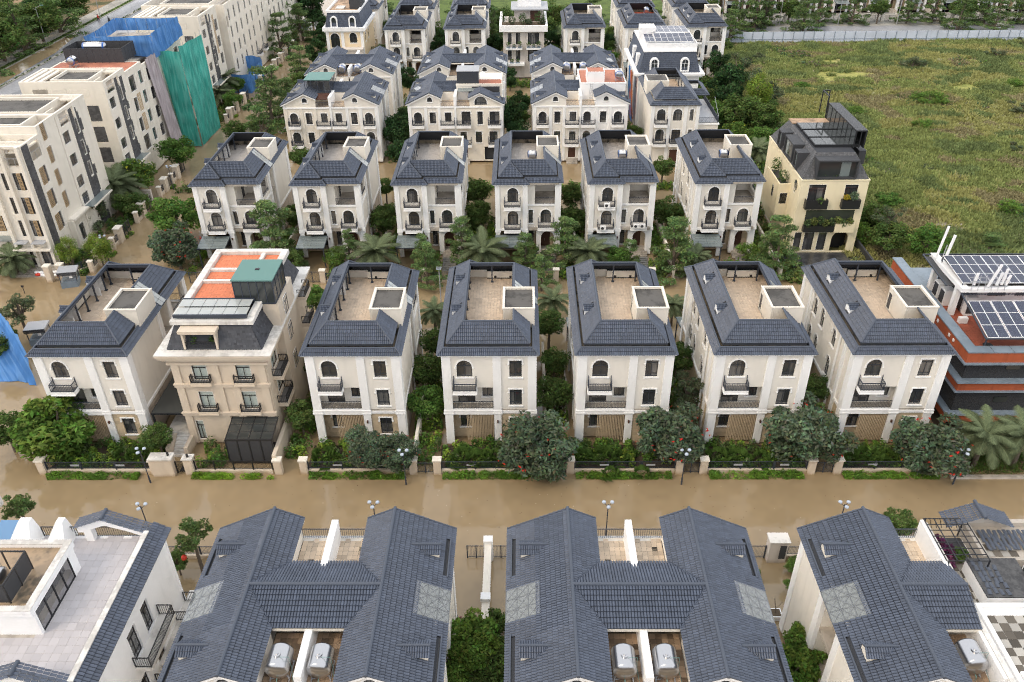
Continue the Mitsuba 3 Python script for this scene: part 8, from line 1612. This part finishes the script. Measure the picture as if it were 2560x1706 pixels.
POS = """mango,-48.0,65.1,3.2,3.79;broad,-53.3,65.3,3,2.02;flower,-15.4,62.1,2.8,2.16;flower,-12.4,62.0,2.6,2.07;flower,1.1,62.2,3,3.87;flower,14.9,63.6,3.2,3.57;flower,28.2,63.9,3.2,3.92;flower,40.3,62.0,2.8,3.63;broad,-37.3,64.4,2.6,1.60;palm,45.3,62.7,4.2,2.64;palm,49.0,62.6,4.2,2.64;broad,-10.5,74.9,3.5,2.04;round,-10.3,69.1,3.4,1.93;broad,3.2,83.5,4,1.98;broad,3.6,75.8,4,1.56;broad,3.3,71.1,3,2.07;airy,17.5,70.5,4,2.13;airy,17.0,67.6,2.5,1.82;broad,31.1,70.8,4,1.58;broad,30.7,67.5,2.5,1.54;broad,-23.3,67.4,3,1.64;round,-26.8,91.3,3.2,1.68;palm,3.7,89.8,3.6,2.20;palm,-11.0,87.9,3.2,1.96;palm,19.0,89.3,3.2,1.64;round,-52.3,113.7,4.2,3.81;flower,-49.5,105.2,3.4,3.61;layer,-35.9,107.3,4,3.65;broad,-32.7,103.7,2,1.61;palm,-20.9,104.3,3,3.09;layer,-25.0,106.1,3.5,1.37;layer,-8.6,105.9,4.2,2.11;palm,-5.5,104.4,3.2,3.20;layer,6.1,105.1,4.2,2.46;palm,9.3,104.0,3,2.82;layer,-13.3,100.0,3.2,2.03;layer,2.6,98.3,3,1.65;layer,21.2,102.6,4,3.02;layer,15.1,104.2,2.2,1.60;palm,24.4,103.5,2.5,2.08;layer,35.6,103.2,4,2.91;shrubtree,32.6,106.5,1.6,1.76;shrubtree,0.9,106.8,1.6,1.64;shrubtree,-13.5,105.6,1.6,1.63;shrubtree,-27.1,105.7,1.6,1.76;broad,-39.9,141.4,3,2.03;broad,-21.1,114.3,3.4,2.24;broad,-22.5,126.8,3.4,1.72;broad,-7.6,124.3,3.6,2.53;broad,-7.0,116.2,2.4,1.74;broad,7.7,122.4,3.6,2.08;broad,8.3,114.9,2.6,2.25;broad,24.2,134.6,3.4,1.94;broad,22.7,116.9,3,2.55;dark,-23.3,149.6,5,2.76;dark,-22.1,142.3,3.5,2.04;dark,-25.2,185.4,4.5,2.13;dark,-1.8,158.2,4.5,3.06;dark,-0.4,146.4,3.5,2.56;round,-1.0,145.8,2.5,2.08;dark,-2.7,190.2,3,1.99;dark,20.3,186.2,3,2.14;broad,24.6,228.4,4,2.32;dark,7.6,229.0,4,2.32;dark,21.9,219.2,4,2.01;flowery,-65.6,131.5,4,3.83;round,-62.3,142.2,4.2,2.98;palm,-67.3,126.9,4,4.01;palm,-67.3,186.5,4,3.53;palm,-66.7,180.1,3,2.86;round,-64.3,186.6,3,1.77;round,-62.7,177.3,2.4,2.08;weep,-65.0,105.2,3.6,1.99;weep,-61.5,106.3,3.2,2.14;airy,-67.4,118.3,2.5,3.14;broad,-63.7,123.5,2,2.55;palm,-72.6,103.6,2.6,2.48;airy,-63.8,88.6,3.2,2.31;broad,-62.0,80.7,3,1.65;broad,-63.1,83.8,2.5,1.28;layer,-51.4,165.9,4.5,5.14;layer,-50.8,191.3,4.5,3.59;layer,-50.3,154.4,3.5,3.02;broad,-56.4,157.4,2.5,2.22;dark,-50.9,210.6,4,2.82;dark,-55.5,238.6,4,2.17;dark,-54.1,228.1,3,2.33;layer,-63.4,222.3,5,3.85;layer,-61.6,238.8,4,3.63;layer,-68.5,248.8,6,5.74;layer,-71.2,234.7,5,2.38;dark,-62.1,256.4,5,4.11;dark,-67.4,259.6,5,4.15;airy,49.5,190.5,4,4.35;dark,45.1,178.9,4,4.13;weep,49.8,175.5,4.5,3.69;broad,43.8,162.8,4,3.82;flowery,40.5,153.0,3,2.98;broad,47.9,161.5,3.5,3.45;round,45.4,149.3,3,2.92;palm,42.5,143.7,3,2.67;broad,38.6,143.8,3,2.20;round,39.5,164.6,3,2.64;airy,53.3,177.4,3,3.17;dark,45.7,196.1,4,2.64;layer,55.8,230.3,5,2.79;layer,78.9,242.6,5,4.12;layer,67.1,248.6,5,4.22;airy,75.8,237.9,2,2.88;broad,53.4,115.0,3,2.64;broad,53.2,108.4,3,2.65;round,57.8,106.1,3.4,2.72;airy,53.6,110.7,5,2.16;shrubtree,50.6,111.2,2,1.94;layer,122.8,243.7,5,3.65;layer,132.9,243.3,5,3.15;sparse,-28.2,49.1,4.6,1.70;mango,-3.8,38.9,4,2.02;mango,-5.2,37.2,3.2,1.44;broad,-2.2,42.7,1.6,1.05;broad,-2.4,38.2,2.6,1.96;mango,20.9,38.9,4,1.55;mango,19.5,36.9,3.5,1.90;broad,-30.1,48.8,1.8,0.98;sparse,-42.7,50.1,7,1.47;broad,33.7,52.8,2.2,1.40;shrubtree,23.3,49.2,0.8,0.68;shrubtree,22.6,47.1,0.8,0.59;red,-5.4,43.8,1,0.50;layer,-9.5,237.0,4,3.59;dark,-20.9,222.8,4,2.04;broad,-6.6,217.5,3,1.78;dark,-5.1,197.4,3,1.85;"""
EXTRA = [('dark', -35.0, 203, 4, 2.2), ('broad', -34.8, 210, 4, 2.2), ('broad', -20.6, 204, 4, 2.2), ('dark', -20.6, 212, 4.5, 2.2), ('broad', -7.6, 203, 4, 2.4), ('dark', -7.2, 213, 5, 2.4), ('broad', 7.6, 205, 4.5, 2.4), ('dark', 7.9, 214, 5, 2.2), ('round', 21.4, 204, 4, 2.0), ('broad', 21.5, 213, 4, 2.0), ('broad', 35.9, 206, 4, 2.0),
 ('broad', -21.8, 226, 4.5, 3), ('layer', -8.0, 228, 5, 3.5), ('broad', 5.5, 230, 5, 3.5), ('layer', 16, 232, 5, 3.5), ('broad', -35, 230, 5, 3), ('layer', 35.5, 228, 5, 3), ('broad', -6, 240, 5, 4), ('layer', 1, 250, 5, 4), ('broad', 9, 246, 5, 4), ('layer', -18, 252, 5, 4), ('broad', -30, 256, 5, 4), ('layer', 20, 256, 5, 4), ('broad', 32, 260, 5, 4), ('layer', -42, 262, 5, 4), ('layer', 48, 262, 5, 4),
 ('broad', -48.8, 186, 4, 2.6), ('layer', -49.5, 172, 4, 2.8), ('dark', -22.8, 149.5, 4.5, 2.1), ('dark', -22.9, 156, 5, 2.1), ('broad', -22.8, 163, 4, 2.0), ('dark', -.6, 150, 4.5, 2.1), ('broad', -.5, 158, 4.5, 2.0), ('dark', -.4, 167, 4.5, 2.0), ('broad', 20.7, 150, 4, 1.8), ('broad', -20.8, 116, 3.5, 1.9), ('broad', -6.8, 117, 3.5, 1.9), ('broad', 7.4, 115, 3.5, 1.9), ('broad', 21.5, 116, 3.5, 1.9), ('broad', -35, 116, 3.5, 1.9),
 ('layer', -14.2, 104, 3.2, 1.7), ('layer', .3, 104, 3.2, 1.7), ('round', 13.6, 104, 2.4, 1.6), ('broad', 17.6, 77, 3.8, 1.9), ('broad', 30.4, 76, 3.8, 1.8), ('broad', -10.1, 80, 3.8, 1.8), ('broad', -23.4, 76, 3.4, 1.5)]
g_ = np.random.default_rng(3); lst = [q.split(',') for q in POS.split(';') if q]; lst = [(k, *map(float, v)) for k, *v in lst]
lst += EXTRA
for i in range(7): lst.append(('layer' if i % 2 else 'broad', -135.0, 198 + i * 10.5, 6.2, 5.2 + .5 * (i % 3)))
for x, y, r in ((-146, 205, 5), (-150, 218, 5.5), (-144, 229, 5), (-155, 236, 5.5), (-147, 246, 5), (-158, 255, 6), (-146, 262, 4.5), (-165, 270, 6), (-151, 276, 5), (-170, 250, 6), (-175, 265, 6), (-185, 280, 6), (-143, 300, 4), (-146, 316, 4), (-150, 331, 4)): lst.append(('dark' if int(r * 2) % 2 else 'broad', x, y, r * .9, r))
for i in range(13): lst.append(('layer' if i % 3 else 'broad', 55 + i * 8.0 + g_.uniform(-1.5, 1.5), 254 + g_.uniform(-1.5, 1.5), 4.6, 3.4 + g_.uniform(-.6, .7)))
for k, x, y, z, r in sorted(lst, key=lambda q: q[2]):
    pr = TREES[k][int(g_.integers(len(TREES[k])))]; park = x < -130; far = y > 250 and x > 50
    lab = tree_label(LOOK[k], x, y) if not (park or far) else None
    if park: w_ = 'roadside tree of the main road' if x > -140 else 'park tree of the grove at the top left'; used[w_] = used.get(w_, 0) + 1; lab = f'{ORD[used[w_] - 1]} {w_}, counted from the front'
    if far: lab = f"{'tiered' if k == 'layer' else 'round'} street tree beyond the hoarding, {ORD[min(12, int((x - 51) / 8))]} from the left"
    r *= {'palm': 1.12, 'layer': 1.25, 'flowery': 1.0, 'weep': 1.05}.get(k, 1.13); sq = {'layer': (1, 1, 1.15), 'dark': (1, 1, 1.25)}.get(k, (1, 1, 1)); zz = z
    pr.place(KEY.get(k, 'leafy_tree'), lab, CATS.get(k, 'tree'), T().translate([x, y, zz]).rotate([0, 0, 1], float(g_.uniform(0, 360))).scale([r * sq[0], r * sq[1], r * sq[2]]), 'roadside and park trees at the top left' if park else 'street trees beyond the hoarding' if far else None)
# ------------------------------------------------------------ low planting
def thicket(name, boxes, per, size, cols, label, cat='plants', h=.8, seed=1, up=.6):
    """a bed of leaves in heaps within the boxes (x0, x1, y0, y1[, height])"""
    g = np.random.default_rng(seed); m = MB()
    for b in boxes:
        x0, x1, y0, y1 = b[:4]; hh = b[4] if len(b) > 4 else h; A = (x1 - x0) * (y1 - y0); nh = max(2, int(A * (5 if name == 'hedge' else 1.7))); n = int(per * A * 1.7)
        c = np.stack([g.uniform(x0, x1, nh), g.uniform(y0, y1, nh)], 1); r = g.uniform(.35, .75, nh); hz = hh * g.uniform(.5, 1.15, nh); col = np.array(cols)[g.integers(len(cols), size=nh)] * g.uniform(.75, 1.25, (nh, 1)); i = g.integers(nh, size=n)
        d = g.normal(size=(n, 3)); d /= np.linalg.norm(d, axis=1, keepdims=True); d[:, 2] = abs(d[:, 2]); d *= g.uniform(.6, 1, (n, 1))
        P = np.stack([c[i, 0] + d[:, 0] * r[i], c[i, 1] + d[:, 1] * r[i], .03 + d[:, 2] * hz[i]], 1); P[:, 0] = np.clip(P[:, 0], x0, x1); P[:, 1] = np.clip(P[:, 1], y0, y1); leaves(m, P, g, size, col[i], .25, up)
    key = struct(name, m, 'm_leaf', kind='stuff'); labels[key] = {'kind': 'stuff', 'label': label, 'category': cat}; return key
GREEN = [(0.080, 0.150, 0.022), (0.055, 0.110, 0.020), (0.12, 0.19, 0.024), (0.065, 0.100, 0.028)]
fx = [(-47.9, -38.3), (-21.6, -11.5), (-8.2, 1.9), (5.1, 15.1), (18.4, 28.2), (31.7, 41.5)]
for i, (a, b) in enumerate(fx):
    bed = struct('garden_bed', MB().box(a - .3, b + .3, 62.15, 66.0, -.5, .12), 'm_soil')
    thicket('garden_plants', [(a, b, 62.3, 66.2, 1.3)], 75, .16, GREEN, f'lush low planting behind the fence of {own[i]}', seed=40 + i)
    thicket('hedge', [(a + .2, b - .4, 60.9, 61.65, .6 if i % 2 else .75)], 260, .11, [(0.085, 0.165, 0.018), (0.065, 0.130, 0.018)], f'low hedge growing out of the water before {own[i]}', 'hedge', seed=60 + i)
scene['m_soil'] = prin((0.06, 0.045, 0.03), .9)
thicket('hedge', [(-33.2, -25.0, 60.9, 61.6, .5)], 300, .09, [(0.11, 0.21, 0.016), (0.09, 0.175, 0.018)], 'bright clipped hedge before the beige mansard house', 'hedge', seed=70)
thicket('hedge', [(42.5, 62, 61.6, 64.6, 1.3)], 110, .10, [(0.06, 0.11, 0.018), (0.05, 0.09, 0.018)], 'broad clipped hedge before the red and black house', 'hedge', seed=71); struct('kerb', MB().box(42.3, 70, 60.9, 61.3, -.3, .25), 'm_concrete')
thicket('garden_plants', [(-33, -30, 62.4, 65.8, 1.6), (-38.6, -37, 63, 66, 1.5)], 80, .15, GREEN, 'shrubs in the front garden of the beige mansard house', seed=72)
sides = [(-24.4, -22.2, 64, 82, 1.7), (-11.5, -8.7, 63, 82, 1.7), (2.6, 4.8, 63, 82, 1.6), (16.0, 18.3, 64, 82, 1.8), (28.9, 31.6, 64, 82, 1.7), (-38, -36.5, 70, 80, 1.2)]
for i, s_ in enumerate(sides): thicket('garden_plants', [s_], 42, .18, GREEN, f'shrubs in the narrow gap {["right of the mansard house", "left of the fourth front-row house", "left of the fifth front-row house", "left of the sixth front-row house", "left of the last front-row villa", "left of the mansard house"][i]}', seed=80 + i, h=1.6)
for i, (x, l) in enumerate(row3):
    thicket('garden_plants', [(x + 4.6, x + 6.8, 101.3, 106.4, 1.5), (x + 9.1, x + 11.8, 101.3, 106.5, 1.4), (x - 1.2, x + .2, 102, 122, 1.6), (x + 10.2, x + 12, 107, 125, 1.8)], 40, .19, GREEN, f'garden shrubs around the {nth[i]} second-row villa', seed=100 + i)
thicket('garden_plants', [(-66.6, -62.6, 106.4, 113.4, 1.4), (-66.5, -62.6, 116, 122, 1.2), (-66.5, -63, 124, 131, 1.6), (-66.4, -62.8, 168, 182, 1.6), (-75.6, -72.8, 103.2, 107, 1.5), (-65, -62.6, 103.2, 106, .9)], 36, .2, [(0.05, 0.095, 0.02), (0.08, 0.14, 0.02), (0.035, 0.065, 0.02)], 'shrubs in the front yards of the left town houses', seed=120)
thicket('garden_plants', [(-61.6, -61.0, y - .2, y + 3, .5) for y in (107.6, 115, 124.5, 134.6, 172.6, 183.2, 197, 211, 222.5)], 120, .12, GREEN, 'small clipped shrubs at the foot of the side street piers', seed=121)
thicket('garden_plants', [(34.6, 38.8, 100, 128, 1.6), (36, 47, 128, 140, 2.2), (37.5, 47, 140, 196, 2.6), (-20, -16.5, 146, 180, 2), (-25, -21.2, 146, 182, 2), (19.6, 22, 146, 165, 2)], 26, .26, [(0.05, 0.095, 0.02), (0.075, 0.125, 0.022), (0.035, 0.07, 0.02), (0.10, 0.13, 0.03)], 'undergrowth along the left edge of the field and between the back houses', seed=122)
thicket('garden_plants', [(-3.0, -1.3, 33, 43.5, 2.2), (-5.0, -3.6, 33, 40, 2.6), (16.9, 20.3, 31, 40, 2.2), (-27, -25.2, 44, 49.5, 1.6), (18.6, 20.5, 46, 49, .8), (23.4, 26, 48.4, 50.4, .9)], 60, .17, GREEN, 'plants in the flooded gaps between the near houses', seed=123)
thicket('garden_plants', [(-60, 48, 132.5, 135, 1.4), (-45, 34, 181, 184, 1.6), (-48, 48, 192.5, 197, 1.5), (-50, 50, 218.2, 221.8, 3.0)], 16, .24, GREEN, 'shrubs along the back streets between the rows', seed=124)
thicket('garden_plants', [(40, 49, 102.6, 104, .9)], 90, .13, [(0.10, 0.13, 0.09), (0.07, 0.10, 0.06)], 'silvery low plants before the yellow slate-roofed house', seed=125)
thicket('hedge', [(-124.4, -123.8, 125, 345, .5), (-133, -132, 150, 345, .4)], 16, .22, [(0.045, 0.075, 0.018)], 'clipped hedge strips along the main road', 'hedge', seed=126)
def fan_palm(seed):
    p = Proto(); g = np.random.default_rng(seed); m = MB()
    for i in range(13):
        a = i * 2.4 + g.normal(0, .2); e = g.uniform(.3, 1.2); L = g.uniform(.6, .95); c = np.array([math.cos(a) * math.cos(e), math.sin(a) * math.cos(e), math.sin(e)]) * L; col = np.array((0.085, 0.15, 0.035)) * g.uniform(.75, 1.3); m.tube([(0, 0, 0), c * .6 + [0, 0, .08], c], .012, 4, True, col); side = np.array([-math.sin(a), math.cos(a), 0]); upv = np.cross(c / L, side)
        for t in np.linspace(-1.5, 1.5, 17): d = (c / L) * math.cos(t) + side * math.sin(t); tip = c + d * .5 + [0, 0, -.12 - .08 * abs(t)]; w = np.cross(d, upv) * .035; m.add([c, c + d * .25 + w, tip, c + d * .25 - w], [[0, 1, 2], [0, 2, 3]], col)
    p.add('frond', m, 'm_leaf', stuff=True); return p
FP = [fan_palm(1), fan_palm(2)]
for i, (x, y, s_) in enumerate(((-20.2, 63.3, 1.5), (-6.2, 63.2, 1.5), (-4.6, 63.0, 1.5), (-2.6, 63.2, 1.2), (6.0, 63.1, 1.4), (7.8, 63.4, 1.5), (9.8, 63.0, 1.3), (19.6, 63.2, 1.5), (21.8, 63.3, 1.4), (24, 63, 1.2), (32.8, 63.3, 1.5), (34.8, 63.1, 1.6), (36.8, 63.2, 1.3), (-39.5, 63.5, 1.4), (-41, 63.6, 1.2), (8.6, 61.1, 1.0), (11.8, 61.2, 1.0))):
    FP[i % 2].place('fan_palm', tree_label('low fan palm', x, y), 'palm', TR(x, y, .2, i * 50, s_), 'fan palms of the front gardens')
# ------------------------------------------------------------ the overgrown field
def field_h(x, y): return .25 + 1.0 * (meshkit.fbm(np.stack([x * .045, y * .045, x * 0 + 2], -1), 4) - .35) + .25 * (meshkit.noise(np.stack([x * .3, y * .3, x * 0], -1)) - .5)
gx, gy = np.meshgrid(np.linspace(44.0, 190, 150), np.linspace(84, 232, 150)); gz = field_h(gx, gy); edge = np.clip((gx - 44) / 4, 0, 1); gz = gz * edge - .5 * (1 - edge); 
low = (gx < 66) & (gy < 97); gz[low] = np.minimum(gz[low], -.1)
V = np.stack([gx, gy, gz], -1).reshape(-1, 3); q = np.arange(149 * 150).reshape(149, 150)[:, :149]; Fq = np.stack([q, q + 1, q + 151, q + 150], -1).reshape(-1, 4)
def field_fn(p, n, uv):
    a, b, c = fbm(p.x * .05, p.y * .06, 0.0, 3), fbm(p.x * .16, p.y * .2, 7.0, 3), noise(p.x * 1.7, p.y * 1.7)
    col = mix((0.19, 0.225, 0.07), (0.27, 0.27, 0.09), smoothstep(.42, .62, a)); col = mix(col, (0.24, 0.20, 0.12), .7 * smoothstep(.58, .75, b)); return col * (.7 + .5 * c)
scene['m_field'] = prin(proc(field_fn), .95, spec=.1); struct('field', MB().add(V, Fq), 'm_field', True)
g = np.random.default_rng(12); N = 95000; u = g.uniform(0, 1, N); y = 97 + (231 - 97) * u ** .8; x = 47 + g.uniform(0, 1, N) * (25 + (y - 60) * .62); keep = ~((x < 66) & (y < 100)); x, y = x[keep], y[keep]
wet = meshkit.fbm(np.stack([x * .09, y * .09, x * 0 + 9], -1), 3) > .80; x, y = x[~wet], y[~wet]; N = len(x)
a = meshkit.fbm(np.stack([x * .04, y * .055, x * 0], -1), 3); b = meshkit.fbm(np.stack([x * .13, y * .16, x * 0 + 5], -1), 3); c = meshkit.noise(np.stack([x * .5, y * .5, x * 0], -1))
base = np.where((a > .54)[:, None], np.array([.36, .36, .14]), np.array([.265, .31, .115])); base = np.where((b > .60)[:, None], np.array([.19, .24, .10]), base); base = np.where((b < .33)[:, None], np.array([.30, .27, .15]), base); base = base * (.8 + .35 * c)[:, None] * np.exp(g.normal(0, .18, (N, 1)))
hh = (.25 + .55 * b + .25 * c) * g.uniform(.6, 1.3, N); z0 = field_h(x, y); m = MB()
for k in range(3):
    an = g.uniform(0, 6.28, N); w = g.uniform(.10, .2, N); dx, dy = np.cos(an) * w, np.sin(an) * w; lx, ly = g.normal(0, .28, N), g.normal(0, .28, N); ox, oy = x + g.normal(0, .15, N), y + g.normal(0, .15, N)
    v = np.stack([np.stack([ox - dx, oy - dy, z0 - .1], 1), np.stack([ox + dx, oy + dy, z0 - .1], 1), np.stack([ox + lx + dx * .5, oy + ly + dy * .5, z0 + hh], 1), np.stack([ox + lx - dx * .4, oy + ly - dy * .4, z0 + hh * .9], 1)], 1).reshape(-1, 3); m.add(v, (np.array([[0, 1, 2], [0, 2, 3]])[None] + (np.arange(N) * 4)[:, None, None]).reshape(-1, 3), np.repeat(np.clip(base, .01, .4), 4, 0))
k = struct('field_grass', m, 'm_leaf', kind='stuff'); labels[k] = {'kind': 'stuff', 'label': 'tall yellow-green grass and weeds covering the field', 'category': 'grass'}
BD = 'small,rounded,broad,grey,low,upright,feathery,flat,dark,airy,wide,leafy,tiered,spreading,bright,thick,pale,loose,dense'.split(',')
for i, (px_, py_, r, kind) in enumerate(((72, 140, 1.6, 'airy'), (80, 162, 2.6, 'shrubtree'), (88, 178, 4.2, 'shrubtree'), (95, 205, 4.0, 'airy'), (70, 172, 2.2, 'shrubtree'), (64, 190, 2.0, 'round'), (104, 172, 3.2, 'airy'), (112, 190, 2.6, 'shrubtree'), (60, 160, 1.8, 'shrubtree'), (92, 150, 2.4, 'airy'), (120, 215, 3.0, 'airy'), (78, 122, 2.6, 'shrubtree'), (69, 110, 2.6, 'layer'), (88, 128, 2.4, 'shrubtree'), (60, 126, 2.4, 'round'), (108, 145, 2.8, 'shrubtree'), (133, 226, 3.4, 'airy'), (60, 215, 2.4, 'airy'), (54, 226, 2.4, 'broad'))):
    TREES[kind][i % len(TREES[kind])].place('wild_bush', BD[i] + ' ' + ('scrubby bush' if kind != 'layer' else 'small tiered tree') + f' in the field, {["near the yellow house", "in the middle", "farther back", "toward the hoarding"][min(3, int((py_ - 105) / 32))]}, {"on the left" if px_ < 75 else "in the centre" if px_ < 100 else "on the right"}', 'bush', TR(px_, py_, .2 + r * .3, i * 40, [r, r, r * .6]), 'bushes scattered in the field')
thicket('wild_plants', [(x, x + g.uniform(3, 9), y, y + g.uniform(3, 8), g.uniform(.8, 1.7)) for x, y in zip(g.uniform(49, 125, 46), g.uniform(100, 222, 46))], 22, .24, [(0.05, 0.095, 0.02), (0.075, 0.13, 0.025), (0.10, 0.085, 0.05), (0.055, 0.10, 0.04)], 'patches of leafy weeds in the field', seed=130, h=1.2)
m = MB(); gg = np.random.default_rng(8)
for (cx, cy, rx, ry) in ((69, 108, 3.2, 2.2), (76, 104, 4, 2.2), (84, 101, 5, 2.4), (66, 117, 2, 1.4), (60, 137, 1.6, 1.0), (64, 139, 1.5, 1), (84, 113, 3, 1.4), (75, 113, 2, 1.2), (98, 108, 4, 1.6)):
    an = np.linspace(0, 6.28, 22)[:-1]; rr = 1 + .35 * gg.normal(size=21) * .8; m.poly([(cx, cy, field_h(np.array(cx * 1.0), np.array(cy * 1.0)) + .32)] + [(cx + rx * r * math.cos(t), cy + ry * r * math.sin(t), float(field_h(np.array(cx * 1.0), np.array(cy * 1.0))) + .32) for t, r in zip(an, rr)])
struct('puddle', m, 'm_puddle'); scene['m_puddle'] = two({'type': 'principled', 'base_color': rgb((0.30, 0.27, 0.22)), 'roughness': .06, 'specular': .5})
g = np.random.default_rng(21); m = MB()
for i in range(260):
    x, y = g.uniform(-48, 44), g.uniform(51.2, 60.5); m.add([(x - .05, y, .012), (x, y - .04, .012), (x + .07, y, .012), (x, y + .05, .012)], [[0, 1, 2, 3]], (0.14, 0.09, 0.04) if i % 5 else (0.5, 0.45, 0.35))
k = struct('floating_litter', m, 'm_paver', kind='stuff'); labels[k] = {'kind': 'stuff', 'label': 'leaves and scraps floating on the front street', 'category': 'litter'}
